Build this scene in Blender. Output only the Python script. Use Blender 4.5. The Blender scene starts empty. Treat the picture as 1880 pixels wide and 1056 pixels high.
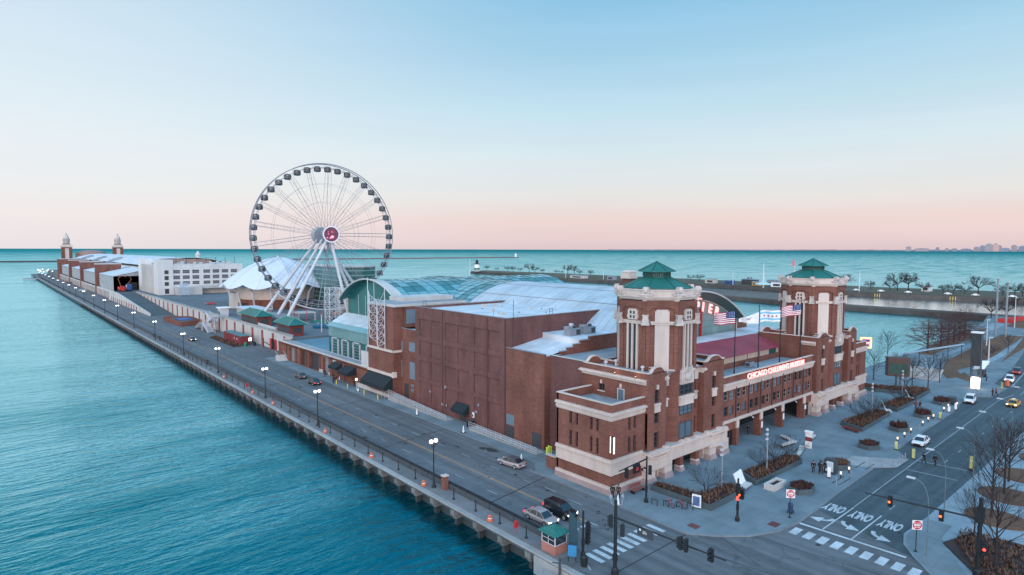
import bpy, math, random
from math import sin, cos, pi, radians as rad
from mathutils import Vector, Matrix
random.seed(7)
SC = bpy.context.scene
COL = SC.collection
ORG = {}
# ---------------------------------------------------------------- mesh builder
class MB:
    def __init__(s, tf=None):
        s.v = []; s.f = []; s.m = []; s.tf = tf; s.mi = 0; s.smooth = False; s.sm = []
    def add(s, vs, fs):
        n = len(s.v)
        if s.tf: vs = [s.tf(p) for p in vs]
        s.v += [tuple(p) for p in vs]
        for f in fs:
            s.f.append([n+i for i in f]); s.m.append(s.mi); s.sm.append(s.smooth)
        return s
    def box(s, x0, y0, z0, x1, y1, z1):
        return s.add([(x0,y0,z0),(x1,y0,z0),(x1,y1,z0),(x0,y1,z0),(x0,y0,z1),(x1,y0,z1),(x1,y1,z1),(x0,y1,z1)],
                     [(0,3,2,1),(4,5,6,7),(0,1,5,4),(1,2,6,5),(2,3,7,6),(3,0,4,7)])
    def cbox(s, cx, cy, z0, w, d, h, rz=0):
        c, n = cos(rz), sin(rz); P = []
        for z in (z0, z0+h):
            for a, b in ((-w/2,-d/2),(w/2,-d/2),(w/2,d/2),(-w/2,d/2)):
                P.append((cx+a*c-b*n, cy+a*n+b*c, z))
        return s.add(P, [(0,3,2,1),(4,5,6,7),(0,1,5,4),(1,2,6,5),(2,3,7,6),(3,0,4,7)])
    def prism(s, poly, z0, z1, top=None):
        n = len(poly); t = top or poly
        vs = [(x,y,z0) for x,y in poly]+[(x,y,z1) for x,y in t]
        fs = [tuple(range(n-1,-1,-1)), tuple(range(n,2*n))]+[(i,(i+1)%n,n+(i+1)%n,n+i) for i in range(n)]
        return s.add(vs, fs)
    def ext(s, pts, axis, a, b):
        # profile in the plane across 'axis' (x: pts=(y,z); y: pts=(x,z)), swept from a to b
        n = len(pts)
        g = (lambda p, t: (t,p[0],p[1])) if axis == 'x' else (lambda p, t: (p[0],t,p[1]))
        vs = [g(p,a) for p in pts]+[g(p,b) for p in pts]
        return s.add(vs, [tuple(range(n)), tuple(range(2*n-1,n-1,-1))]+[(i,n+i,n+(i+1)%n,(i+1)%n) for i in range(n)])
    def sheet(s, poly, z):
        return s.add([(x,y,z) for x,y in poly], [tuple(range(len(poly)))])
    def quad(s, a, b, c, d): return s.add([a,b,c,d], [(0,1,2,3)])
    def tube(s, p, q, r, n=8, r2=None, caps=True):
        p = Vector(p); q = Vector(q); d = q-p
        if d.length < 1e-6: return s
        d.normalize(); u = d.orthogonal().normalized(); w = d.cross(u); r2 = r if r2 is None else r2
        vs = [p+(u*cos(2*pi*i/n)+w*sin(2*pi*i/n))*r for i in range(n)]+[q+(u*cos(2*pi*i/n)+w*sin(2*pi*i/n))*r2 for i in range(n)]
        fs = [(i,(i+1)%n,n+(i+1)%n,n+i) for i in range(n)]
        if caps: fs += [tuple(range(n-1,-1,-1)), tuple(range(n,2*n))]
        return s.add(vs, fs)
    def path(s, pts, r, n=6):
        for a, b in zip(pts, pts[1:]): s.tube(a, b, r, n)
        return s
    def lathe(s, prof, cx=0, cy=0, n=12, ph=0.0, sx=1, sy=1):
        k = len(prof); vs = []
        for r, z in prof:
            for i in range(n):
                a = ph+2*pi*i/n; vs.append((cx+r*cos(a)*sx, cy+r*sin(a)*sy, z))
        fs = [(j*n+i, j*n+(i+1)%n, (j+1)*n+(i+1)%n, (j+1)*n+i) for j in range(k-1) for i in range(n)]
        fs += [tuple(range(n-1,-1,-1)), tuple(range((k-1)*n, k*n))]
        return s.add(vs, fs)
    def ball(s, c, r, n=10, k=6, sz=1.0):
        return s.lathe([(max(r*sin(pi*j/k), 1e-3), c[2]-r*cos(pi*j/k)*sz) for j in range(k+1)], c[0], c[1], n)
    def wall(s, axis, pl, u0, u1, z0, z1, holes=(), dep=.25, inward=1):
        P = (lambda u,z,d: (u, pl+d*inward, z)) if axis == 'y' else (lambda u,z,d: (pl+d*inward, u, z))
        us = sorted(set([u0,u1]+[h for H in holes for h in H[:2]])); zs = sorted(set([z0,z1]+[h for H in holes for h in H[2:4]]))
        for a, b in zip(us, us[1:]):
            for c, d in zip(zs, zs[1:]):
                mu, mz = (a+b)/2, (c+d)/2
                if any(H[0] < mu < H[1] and H[2] < mz < H[3] for H in holes): continue
                s.quad(P(a,c,0),P(b,c,0),P(b,d,0),P(a,d,0))
        for a, b, c, d in holes:
            s.quad(P(a,c,0),P(b,c,0),P(b,c,dep),P(a,c,dep)); s.quad(P(a,d,0),P(a,d,dep),P(b,d,dep),P(b,d,0))
            s.quad(P(a,c,0),P(a,c,dep),P(a,d,dep),P(a,d,0)); s.quad(P(b,c,0),P(b,d,0),P(b,d,dep),P(b,c,dep))
        return s
    def cut(s):
        if not hasattr(s,'cuts'): s.cuts = [(0,0)]
        s.cuts.append((len(s.v),len(s.f))); return s
    def each(s, name, mats, parent=None, origin=None):
        s.cut(); out = []
        for (a,b),(c,d) in zip(s.cuts, s.cuts[1:]):
            if d == b: continue
            m = MB(); m.v = s.v[a:c]; m.f = [[i-a for i in f] for f in s.f[b:d]]; m.m = s.m[b:d]; m.sm = s.sm[b:d]; out.append(m.build(name, mats, parent, origin))
        return out
    def build(s, name, mats, parent=None, origin=None):
        if not isinstance(mats, (list,tuple)): mats = [mats]
        o = Vector(origin) if origin is not None else (ORG.get(parent.name, Vector((0,0,0))) if parent else Vector((0,0,0)))
        me = bpy.data.meshes.new(name)
        me.from_pydata([(x-o.x,y-o.y,z-o.z) for x,y,z in s.v], [], s.f)
        for m in mats: me.materials.append(m)
        me.polygons.foreach_set('material_index', s.m); me.polygons.foreach_set('use_smooth', s.sm); me.update()
        ob = bpy.data.objects.new(name, me); COL.objects.link(ob)
        if parent: ob.parent = parent
        else: ob.location = o
        ORG[ob.name] = o
        return ob
def tag(o, label=None, cat=None, group=None, kind=None):
    if label: o['label'] = label
    if cat: o['category'] = cat
    if group: o['group'] = group
    if kind: o['kind'] = kind
    return o
def thing(name, label, cat, loc=(0,0,0), rz=0, group=None):
    o = bpy.data.objects.new(name, None); COL.objects.link(o); o.location = loc; o.rotation_euler = (0,0,rz)
    o.empty_display_size = .3; ORG[o.name] = Vector(loc)
    return tag(o, label, cat, group)
def one(name, mb, mats, label, cat, loc=(0,0,0), group=None):
    return tag(mb.build(name, mats, None, loc), label, cat, group)
def dup(root, loc, rz=0, label=None, sc=None):
    r = root.copy(); COL.objects.link(r); r.location = loc; r.rotation_euler = (0,0,rz)
    if sc: r.scale = (sc,sc,sc) if not isinstance(sc, tuple) else sc
    if label: r['label'] = label
    for ch in list(root.children):
        c = ch.copy(); COL.objects.link(c); c.parent = r
        for g in list(ch.children):
            d = g.copy(); COL.objects.link(d); d.parent = c
    return r
def struct(name, mb, m): return tag(mb.build(name, m), kind='structure')
# ---------------------------------------------------------------- materials
def newmat(name):
    m = bpy.data.materials.new(name); m.use_nodes = True
    return m, m.node_tree.nodes, m.node_tree.links, m.node_tree.nodes['Principled BSDF']
def M(name, col, rough=.75, metal=0., var=.18, scale=1.2, emit=None, es=0., bump=0., alpha=None, spec=.4, streak=False, obj=False):
    m, N, L, B = newmat(name)
    B.inputs['Roughness'].default_value = rough; B.inputs['Metallic'].default_value = metal
    B.inputs['Specular IOR Level'].default_value = spec
    if var > 0:
        tc = N.new('ShaderNodeTexCoord') if obj else N.new('ShaderNodeNewGeometry'); out = tc.outputs['Object' if obj else 'Position']
        mp = N.new('ShaderNodeMapping'); mp.inputs['Scale'].default_value = (1,1,.25) if streak else (1,1,1)
        L.new(out, mp.inputs[0])
        n1 = N.new('ShaderNodeTexNoise'); n1.inputs['Scale'].default_value = scale; n1.inputs['Detail'].default_value = 6; n1.inputs['Roughness'].default_value = .65
        L.new(mp.outputs[0], n1.inputs[0])
        n2 = N.new('ShaderNodeTexNoise'); n2.inputs['Scale'].default_value = scale*.12; n2.inputs['Detail'].default_value = 3
        L.new(mp.outputs[0], n2.inputs[0])
        ad = N.new('ShaderNodeMath'); ad.operation = 'ADD'; L.new(n1.outputs[0], ad.inputs[0]); L.new(n2.outputs[0], ad.inputs[1])
        mr = N.new('ShaderNodeMapRange'); mr.inputs[1].default_value = .7; mr.inputs[2].default_value = 1.3; mr.inputs[3].default_value = 1-var; mr.inputs[4].default_value = 1+var
        L.new(ad.outputs[0], mr.inputs[0])
        mx = N.new('ShaderNodeVectorMath'); mx.operation = 'SCALE'; mx.inputs[0].default_value = col[:3]; L.new(mr.outputs[0], mx.inputs['Scale'])
        L.new(mx.outputs[0], B.inputs['Base Color'])
        if bump:
            b = N.new('ShaderNodeBump'); b.inputs['Strength'].default_value = bump; b.inputs['Distance'].default_value = .05
            L.new(n1.outputs[0], b.inputs['Height']); L.new(b.outputs[0], B.inputs['Normal'])
    else: B.inputs['Base Color'].default_value = (*col[:3],1)
    if emit: B.inputs['Emission Color'].default_value = (*emit,1); B.inputs['Emission Strength'].default_value = es
    if alpha is not None: B.inputs['Alpha'].default_value = alpha
    return m
def brick(name, c1, c2, mortar, bw=.62, bh=.24, var=.2):
    m, N, L, B = newmat(name); B.inputs['Roughness'].default_value = .9; B.inputs['Specular IOR Level'].default_value = .2
    g = N.new('ShaderNodeNewGeometry'); sp = N.new('ShaderNodeSeparateXYZ'); L.new(g.outputs['Position'], sp.inputs[0])
    ad = N.new('ShaderNodeMath'); ad.operation = 'ADD'; L.new(sp.outputs[0], ad.inputs[0]); L.new(sp.outputs[1], ad.inputs[1])
    cb = N.new('ShaderNodeCombineXYZ'); L.new(ad.outputs[0], cb.inputs[0]); L.new(sp.outputs[2], cb.inputs[1])
    bt = N.new('ShaderNodeTexBrick'); bt.inputs['Scale'].default_value = 1; bt.inputs['Brick Width'].default_value = bw; bt.inputs['Row Height'].default_value = bh
    bt.inputs['Mortar Size'].default_value = .018; bt.inputs['Color1'].default_value = (*c1,1); bt.inputs['Color2'].default_value = (*c2,1); bt.inputs['Mortar'].default_value = (*mortar,1)
    L.new(cb.outputs[0], bt.inputs[0])
    n = N.new('ShaderNodeTexNoise'); n.inputs['Scale'].default_value = .35; n.inputs['Detail'].default_value = 7; n.inputs['Roughness'].default_value = .6
    mp = N.new('ShaderNodeMapping'); mp.inputs['Scale'].default_value = (1,1,.45); L.new(g.outputs['Position'], mp.inputs[0]); L.new(mp.outputs[0], n.inputs[0])
    mr = N.new('ShaderNodeMapRange'); mr.inputs[1].default_value = .35; mr.inputs[2].default_value = .65; mr.inputs[3].default_value = 1-var; mr.inputs[4].default_value = 1+var
    L.new(n.outputs[0], mr.inputs[0])
    v = N.new('ShaderNodeVectorMath'); v.operation = 'SCALE'; L.new(bt.outputs[0], v.inputs[0]); L.new(mr.outputs[0], v.inputs['Scale']); L.new(v.outputs[0], B.inputs['Base Color'])
    return m
def seamed(name, col, dark, axis=0, pitch=1.2, width=.06, rough=.5, spec=.5, axis2=None, pitch2=3.):
    # sheet roofing / cladding with joints
    m, N, L, B = newmat(name); B.inputs['Roughness'].default_value = rough; B.inputs['Specular IOR Level'].default_value = spec
    g = N.new('ShaderNodeNewGeometry'); sp = N.new('ShaderNodeSeparateXYZ'); L.new(g.outputs['Position'], sp.inputs[0])
    def line(ax, pt):
        d = N.new('ShaderNodeMath'); d.operation = 'DIVIDE'; L.new(sp.outputs[ax], d.inputs[0]); d.inputs[1].default_value = pt
        f = N.new('ShaderNodeMath'); f.operation = 'FRACT'; L.new(d.outputs[0], f.inputs[0])
        c = N.new('ShaderNodeMath'); c.operation = 'LESS_THAN'; L.new(f.outputs[0], c.inputs[0]); c.inputs[1].default_value = width/pt
        return c
    c = line(axis, pitch)
    if axis2 is not None:
        c2 = line(axis2, pitch2); mm = N.new('ShaderNodeMath'); mm.operation = 'MAXIMUM'; L.new(c.outputs[0], mm.inputs[0]); L.new(c2.outputs[0], mm.inputs[1]); c = mm
    n = N.new('ShaderNodeTexNoise'); n.inputs['Scale'].default_value = .25; n.inputs['Detail'].default_value = 6; L.new(g.outputs['Position'], n.inputs[0])
    mr = N.new('ShaderNodeMapRange'); mr.inputs[1].default_value = .3; mr.inputs[2].default_value = .7; mr.inputs[3].default_value = .74; mr.inputs[4].default_value = 1.12; L.new(n.outputs[0], mr.inputs[0])
    mx = N.new('ShaderNodeMix'); mx.data_type = 'RGBA'; L.new(c.outputs[0], mx.inputs[0]); mx.inputs[6].default_value = (*col,1); mx.inputs[7].default_value = (*dark,1)
    v = N.new('ShaderNodeVectorMath'); v.operation = 'SCALE'; L.new(mx.outputs[2], v.inputs[0]); L.new(mr.outputs[0], v.inputs['Scale']); L.new(v.outputs[0], B.inputs['Base Color'])
    return m
def glow(name, col, s):
    m, N, L, B = newmat(name); B.inputs['Base Color'].default_value = (*[min(1,c) for c in col],1)
    B.inputs['Emission Color'].default_value = (*col,1); B.inputs['Emission Strength'].default_value = s
    return m
BR = brick('red_brick', (.20,.078,.056), (.15,.058,.043), (.20,.12,.10))
BRD = brick('theatre_brick', (.155,.068,.060), (.128,.056,.052), (.17,.10,.09), var=.19)
BRS = brick('seawall_kiosk_brick', (.22,.04,.035), (.17,.033,.032), (.25,.12,.11))
LIME = M('limestone', (.56,.465,.41), .85, var=.16, scale=.9, bump=.2, streak=True)
LIMED = M('carved_limestone', (.50,.43,.39), .9, var=.35, scale=5, bump=.6)
GRAN = M('pink_granite', (.36,.27,.26), .7, var=.2, scale=2)
CONC = M('concrete', (.30,.31,.31), .9, var=.22, scale=.5, bump=.1)
CONCL = M('pale_concrete', (.48,.47,.45), .9, var=.15, scale=.5, streak=True)
WCONC = M('whitewashed_concrete', (.60,.58,.56), .85, var=.14, scale=.4, streak=True)
COP = seamed('green_copper_roof', (.02,.145,.12), (.012,.09,.08), 0, .6, .07, .5, .4)
COPD = M('dark_green_metal', (.012,.085,.075), .5)
WROOF = seamed('white_membrane_roof', (.58,.61,.64), (.46,.49,.52), 1, 2.1, .07, .7, .3, 0, 9.)
VROOF = seamed('vault_sheet_roof', (.44,.51,.56), (.27,.34,.39), 1, 1.9, .16, .45, .5)
GROOF = M('grey_gravel_roof', (.24,.27,.30), .9, var=.3, scale=.6)
DGL = M('dark_window_glass', (.015,.022,.03), .12, var=0, spec=.8)
SGL = M('sky_lit_window_glass', (.10,.15,.19), .12, var=0, spec=1.0)  # paler copy of the window glass, sky light put into its colour
TGL = M('teal_roof_glass', (.028,.15,.165), .2, var=.25, scale=.5, spec=.9)
TGL2 = M('pale_teal_roof_glass', (.13,.31,.34), .22, var=.2, scale=.5, spec=.9)
GGL = M('green_curtain_glass', (.018,.11,.10), .2, var=.3, scale=.5, spec=.7)
WMET = M('white_painted_metal', (.52,.53,.55), .45, var=.06)
BLK = M('black_painted_metal', (.012,.014,.017), .5, var=.1)
DGR = M('dark_grey_metal', (.05,.055,.06), .5, var=.15)
GRY = M('grey_metal', (.24,.27,.30), .5, var=.15)
RED = M('red_paint', (.42,.03,.03), .5, var=.15)
REDR = seamed('red_sheet_roof', (.26,.035,.055), (.20,.03,.045), 0, .9, .06, .55)
TANW = M('tan_wall_panel', (.42,.33,.28), .8, var=.15)
BLU = M('blue_paint', (.02,.09,.28), .5)
YEL = M('yellow_paint', (.75,.52,.05), .6, var=.1)
ORG_ = M('orange_plastic', (.55,.12,.05), .5, var=.1)
WHT = M('white_paint', (.78,.78,.78), .6, var=.08)
ROADW = M('worn_white_road_paint', (.44,.49,.52), .8, var=.3, scale=3)
ROADF = M('faded_white_road_paint', (.25,.29,.32), .8, var=.3, scale=3)
ROADY = M('worn_yellow_road_paint', (.42,.23,.10), .8, var=.3, scale=3)
TAR = M('tar_joint', (.035,.038,.042), .9, var=.3, scale=2)
NEON = glow('red_neon_letter', (1.0,.30,.28), 2.2)
BULB = glow('lit_globe_lamp', (1.0,.88,.82), 2.2)
BULBW = glow('lit_bulb_sign', (1.0,.55,.42), 3.0)
WARM = glow('warm_bollard_lamp', (1.0,.72,.5), 1.7)
CANV = M('black_canvas', (.012,.022,.028), .85, var=.2)
TENT = M('white_tent_membrane', (.60,.62,.66), .75, var=.06, scale=.3)
BARK = M('dark_bark', (.035,.028,.03), .95, var=.3, scale=4)
BARKR = M('reddish_bark', (.075,.042,.042), .95, var=.3, scale=4)
DRY = M('dry_ornamental_grass', (.17,.10,.065), .95, var=.45, scale=2.2)
SHRUB = M('dry_red_shrub', (.085,.04,.035), .95, var=.4, scale=3)
SLATE = M('slate_planter_wall', (.07,.10,.11), .7, var=.2, scale=2)
SKIN = M('skin', (.45,.27,.2), .6, var=0)
RUB = M('tyre_rubber', (.012,.012,.013), .8, var=0)
TAIL = glow('red_tail_lamp', (.9,.05,.05), 1.2)
TAILOFF = M('tail_lamp_off', (.3,.02,.02), .3, var=0)
HEADL = glow('lit_headlamp', (1.,.85,.72), 6.)
HEADO = M('headlamp_off', (.6,.65,.7), .2, var=0, spec=.8)
SCRM = M('white_glass_screen', (.55,.60,.62), .3, var=.05)
# ---------------------------------------------------------------- camera, sky, sun
cam = bpy.data.objects.new('camera', bpy.data.cameras.new('camera')); COL.objects.link(cam); SC.camera = cam
cam.data.sensor_width = 36; cam.data.lens = 36*1123/1880.; cam.data.clip_start = .5; cam.data.clip_end = 200000
WEST, HIGH = 2.9, 1.9
yaw, pit, rol = rad(40.8), math.atan(70/1123.), rad(.13)
F = Vector((sin(yaw)*cos(pit), cos(yaw)*cos(pit), -sin(pit))); R = Vector((cos(yaw), -sin(yaw), 0)); U = R.cross(F)
R2 = R*cos(rol)+U*sin(rol); U2 = U*cos(rol)-R*sin(rol)
cam.matrix_world = Matrix(((R2.x,U2.x,-F.x,0),(R2.y,U2.y,-F.y,0),(R2.z,U2.z,-F.z,33.0),(0,0,0,1)))
W = bpy.data.worlds.new('World'); SC.world = W; W.use_nodes = True
N, L = W.node_tree.nodes, W.node_tree.links; BG = N['Background']
SUN_EL, SUN_AZ = rad(4.0), rad(215)       # sun just above the horizon behind the camera
sky = N.new('ShaderNodeTexSky'); sky.sky_type = 'NISHITA'; sky.sun_disc = False; sky.sun_elevation = SUN_EL; sky.sun_rotation = SUN_AZ
sc_ = N.new('ShaderNodeVectorMath'); sc_.operation = 'SCALE'; L.new(sky.outputs[0], sc_.inputs[0]); sc_.inputs['Scale'].default_value = .10
tc = N.new('ShaderNodeTexCoord'); nm = N.new('ShaderNodeVectorMath'); nm.operation = 'NORMALIZE'; L.new(tc.outputs['Generated'], nm.inputs[0])
sp = N.new('ShaderNodeSeparateXYZ'); L.new(nm.outputs[0], sp.inputs[0])
asn = N.new('ShaderNodeMath'); asn.operation = 'ARCSINE'; L.new(sp.outputs[2], asn.inputs[0])
mr = N.new('ShaderNodeMapRange'); L.new(asn.outputs[0], mr.inputs[0]); mr.inputs[1].default_value = 0; mr.inputs[2].default_value = pi/2
rp = N.new('ShaderNodeValToRGB'); L.new(mr.outputs[0], rp.inputs[0]); cr = rp.color_ramp
def lin(r,g,b): return tuple((c/255./12.92 if c/255. <= .04045 else ((c/255.+.055)/1.055)**2.4) for c in (r,g,b))+(1,)
stops = [(0.0,(226,204,207)),(.01,(235,211,211)),(.030,(243,220,216)),(.052,(235,233,231)),(.094,(222,237,244)),(.143,(194,226,242)),(.196,(166,211,238)),(.246,(143,200,233)),(.34,(118,186,228)),(.5,(95,170,215)),(1.0,(75,150,205))]
cr.elements[0].position = 0; cr.elements[0].color = lin(*stops[0][1]); cr.elements[1].position = 1; cr.elements[1].color = lin(*stops[-1][1])
for p, c in stops[1:-1]:
    e = cr.elements.new(p); e.color = lin(*c)
cn = N.new('ShaderNodeTexNoise'); cn.inputs['Scale'].default_value = 2.2; cn.inputs['Detail'].default_value = 5
cm = N.new('ShaderNodeMapping'); cm.inputs['Scale'].default_value = (1,1,14); L.new(nm.outputs[0], cm.inputs[0]); L.new(cm.outputs[0], cn.inputs[0])
cr2 = N.new('ShaderNodeMapRange'); L.new(cn.outputs[0], cr2.inputs[0]); cr2.inputs[1].default_value = .3; cr2.inputs[2].default_value = .7; cr2.inputs[3].default_value = .975; cr2.inputs[4].default_value = 1.02
v1 = N.new('ShaderNodeVectorMath'); v1.operation = 'SCALE'; L.new(rp.outputs[0], v1.inputs[0]); L.new(cr2.outputs[0], v1.inputs['Scale'])
def dotr(v, i0, i1, o0, o1):      # map a direction's component along v
    d_ = N.new('ShaderNodeVectorMath'); d_.operation = 'DOT_PRODUCT'; L.new(nm.outputs[0], d_.inputs[0]); d_.inputs[1].default_value = v
    m_ = N.new('ShaderNodeMapRange'); m_.interpolation_type = 'SMOOTHSTEP'; L.new(d_.outputs['Value'], m_.inputs[0])
    for i_, q_ in enumerate((i0,i1,o0,o1)): m_.inputs[1+i_].default_value = q_
    return m_.outputs[0]
# the sky is paler towards the north east and much brighter in the west, where the sun has just gone
lf = dotr((-cos(yaw), sin(yaw), 0), -.15, .75, 0, .55)
pl = N.new('ShaderNodeMix'); pl.data_type = 'RGBA'; L.new(lf, pl.inputs[0]); L.new(v1.outputs[0], pl.inputs[6]); pl.inputs[7].default_value = (.93,.96,1.0,1)
wc = N.new('ShaderNodeMix'); wc.data_type = 'RGBA'; L.new(dotr((-sin(yaw), -cos(yaw), -.35), .1, .9, 0, .62), wc.inputs[0]); L.new(pl.outputs[2], wc.inputs[6]); wc.inputs[7].default_value = (.93,.70,.66,1)
west = dotr((-sin(yaw), -cos(yaw), 0), -.1, .9, 1.0, WEST); high = dotr((0,0,1), .42, .95, 1.0, HIGH)
pr_ = N.new('ShaderNodeMath'); pr_.operation = 'MULTIPLY'; L.new(west, pr_.inputs[0]); L.new(high, pr_.inputs[1])
v2 = N.new('ShaderNodeVectorMath'); v2.operation = 'SCALE'; L.new(wc.outputs[2], v2.inputs[0]); L.new(pr_.outputs[0], v2.inputs['Scale'])
mx = N.new('ShaderNodeMix'); mx.data_type = 'RGBA'; mx.inputs[0].default_value = .04; L.new(v2.outputs[0], mx.inputs[6]); L.new(sc_.outputs[0], mx.inputs[7])
L.new(mx.outputs[2], BG.inputs[0]); BG.inputs[1].default_value = 1.0
sd = bpy.data.lights.new('sun', 'SUN'); sd.energy = .8; sd.angle = rad(25); sd.color = (1.,.78,.72)
so = bpy.data.objects.new('sun', sd); COL.objects.link(so)
so.rotation_euler = Vector((-sin(SUN_AZ)*cos(rad(14)), -cos(SUN_AZ)*cos(rad(14)), -sin(rad(14)))).to_track_quat('-Z','Y').to_euler()
SC.view_settings.view_transform = 'Standard'; SC.view_settings.look = 'None'; SC.view_settings.exposure = 0; SC.view_settings.gamma = 1
# ---------------------------------------------------------------- water
WBODY = (.0,.022,.032,1)
def water_mat(wname, wave, tint):
    global N, L, g
    wm, N, L, B = newmat(wname); N.remove(B); OUT = N['Material Output']
    g = N.new('ShaderNodeNewGeometry')
    def wn(scale, sx, sy, rz, det=4):
        mp = N.new('ShaderNodeMapping'); mp.inputs['Scale'].default_value = (sx,sy,1); mp.inputs['Rotation'].default_value = (0,0,rz); L.new(g.outputs['Position'], mp.inputs[0])
        n = N.new('ShaderNodeTexNoise'); n.inputs['Scale'].default_value = scale; n.inputs['Detail'].default_value = det; n.inputs['Roughness'].default_value = .6; n.inputs['Distortion'].default_value = .3
        L.new(mp.outputs[0], n.inputs[0]); return n
    def mrng(src, a_, b_, c_, d_, sm=False):
        m_ = N.new('ShaderNodeMapRange'); L.new(src, m_.inputs[0])
        if sm: m_.interpolation_type = 'SMOOTHSTEP'
        for i_, q_ in enumerate((a_,b_,c_,d_)): m_.inputs[1+i_].default_value = q_
        return m_.outputs[0]
    def mul(a_, b_):
        m_ = N.new('ShaderNodeMath'); m_.operation = 'MULTIPLY'; L.new(a_, m_.inputs[0]); L.new(b_, m_.inputs[1]); return m_.outputs[0]
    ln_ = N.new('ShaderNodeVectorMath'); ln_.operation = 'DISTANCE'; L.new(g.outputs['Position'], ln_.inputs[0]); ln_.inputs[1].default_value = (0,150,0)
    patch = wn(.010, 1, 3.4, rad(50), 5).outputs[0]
    # reflection strength painted: dimmed with distance and in patches, standing in for wind-ruffled water
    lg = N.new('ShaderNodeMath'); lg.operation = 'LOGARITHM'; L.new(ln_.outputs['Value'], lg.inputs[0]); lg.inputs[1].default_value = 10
    refl_gain = mul(mul(mrng(lg.outputs[0], 2.5, 3.15, 1.25, .5, True), mrng(lg.outputs[0], 2.95, 4.2, 1.0, .30, True)), mrng(patch, .36, .62, 1.2, .66))
    b1 = N.new('ShaderNodeBump'); b1.inputs['Strength'].default_value = .6*wave; b1.inputs['Distance'].default_value = .45; L.new(wn(.32, 1, 2.6, rad(35)).outputs[0], b1.inputs['Height'])
    b0 = N.new('ShaderNodeBump'); b0.inputs['Strength'].default_value = .35*wave; b0.inputs['Distance'].default_value = 1.2; L.new(wn(.055, 1, 4.2, rad(62), 3).outputs[0], b0.inputs['Height']); L.new(b0.outputs[0], b1.inputs['Normal'])
    b2 = N.new('ShaderNodeBump'); b2.inputs['Strength'].default_value = .45*wave; b2.inputs['Distance'].default_value = .10; L.new(wn(1.5, 1, 1.9, rad(22)).outputs[0], b2.inputs['Height']); L.new(b1.outputs[0], b2.inputs['Normal'])
    fr = N.new('ShaderNodeFresnel'); fr.inputs['IOR'].default_value = 1.36; L.new(b2.outputs[0], fr.inputs['Normal'])
    eff = mul(fr.outputs[0], refl_gain); fb = mrng(eff, .03, .33, .17, 1.0); fc = N.new('ShaderNodeMath'); fc.operation = 'MINIMUM'; L.new(fb, fc.inputs[0]); fc.inputs[1].default_value = .96
    tn = N.new('ShaderNodeMix'); tn.data_type = 'RGBA'; L.new(mrng(eff, .09, .40, 0, 1), tn.inputs[0]); tn.inputs[6].default_value = (.0,.60,.78,1); tn.inputs[7].default_value = tint  # reflected light is tinted by hand: teal where weak, paler where strong
    df = N.new('ShaderNodeBsdfDiffuse'); df.inputs['Color'].default_value = WBODY; gl = N.new('ShaderNodeBsdfGlossy'); gl.inputs['Color'].default_value = (.74,.93,1.0,1); gl.inputs['Roughness'].default_value = .12
    L.new(b2.outputs[0], gl.inputs['Normal'])
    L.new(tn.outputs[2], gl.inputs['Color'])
    ms = N.new('ShaderNodeMixShader'); L.new(fc.outputs[0], ms.inputs[0]); L.new(df.outputs[0], ms.inputs[1]); L.new(gl.outputs[0], ms.inputs[2]); L.new(ms.outputs[0], OUT.inputs['Surface'])
    return wm
wm = water_mat('lake_water', 1.0, (.50,.90,1.0,1)); wm2 = water_mat('sheltered_water', .25, (.90,.95,1.0,1))  # harbour: gentler ripples, plus a whiter tint painting in the pale sky reflection
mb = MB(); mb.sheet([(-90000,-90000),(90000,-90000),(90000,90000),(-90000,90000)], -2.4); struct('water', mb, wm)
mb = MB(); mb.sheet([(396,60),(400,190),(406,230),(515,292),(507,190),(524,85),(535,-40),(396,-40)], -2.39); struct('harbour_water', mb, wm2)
# ---------------------------------------------------------------- land
def road_mat(name, col, ax):
    m = M(name, col, .85, var=.2, scale=.5, bump=.06); N, L = m.node_tree.nodes, m.node_tree.links; B = N['Principled BSDF']; src = B.inputs['Base Color'].links[0].from_socket
    g = N.new('ShaderNodeNewGeometry'); mp = N.new('ShaderNodeMapping'); mp.inputs['Scale'].default_value = (1.6,.035,1) if ax == 'y' else (.035,1.6,1); L.new(g.outputs['Position'], mp.inputs[0])
    n = N.new('ShaderNodeTexNoise'); n.inputs['Scale'].default_value = .55; n.inputs['Detail'].default_value = 5; L.new(mp.outputs[0], n.inputs[0])
    vo = N.new('ShaderNodeTexVoronoi'); vo.feature = 'DISTANCE_TO_EDGE'; vo.inputs['Scale'].default_value = .13; nz = N.new('ShaderNodeTexNoise'); nz.inputs['Scale'].default_value = .4; nz.inputs['Detail'].default_value = 4
    ad = N.new('ShaderNodeVectorMath'); ad.operation = 'MULTIPLY_ADD'; L.new(nz.outputs['Color'], ad.inputs[0]); ad.inputs[1].default_value = (5,5,0); L.new(g.outputs['Position'], ad.inputs[2]); L.new(ad.outputs[0], vo.inputs['Vector']); L.new(g.outputs['Position'], nz.inputs[0])
    ck = N.new('ShaderNodeMapRange'); L.new(vo.outputs['Distance'], ck.inputs[0]); ck.inputs[1].default_value = .0; ck.inputs[2].default_value = .012; ck.inputs[3].default_value = .72; ck.inputs[4].default_value = 1.0
    r = N.new('ShaderNodeMapRange'); L.new(n.outputs[0], r.inputs[0]); r.inputs[1].default_value = .35; r.inputs[2].default_value = .65; r.inputs[3].default_value = .80; r.inputs[4].default_value = 1.2
    q = N.new('ShaderNodeMath'); q.operation = 'MULTIPLY'; L.new(ck.outputs[0], q.inputs[0]); L.new(r.outputs[0], q.inputs[1])
    v = N.new('ShaderNodeVectorMath'); v.operation = 'SCALE'; L.new(src, v.inputs[0]); L.new(q.outputs[0], v.inputs['Scale']); L.new(v.outputs[0], B.inputs['Base Color']); return m
ASPH = road_mat('concrete_road', (.108,.120,.130), 'y')
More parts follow.
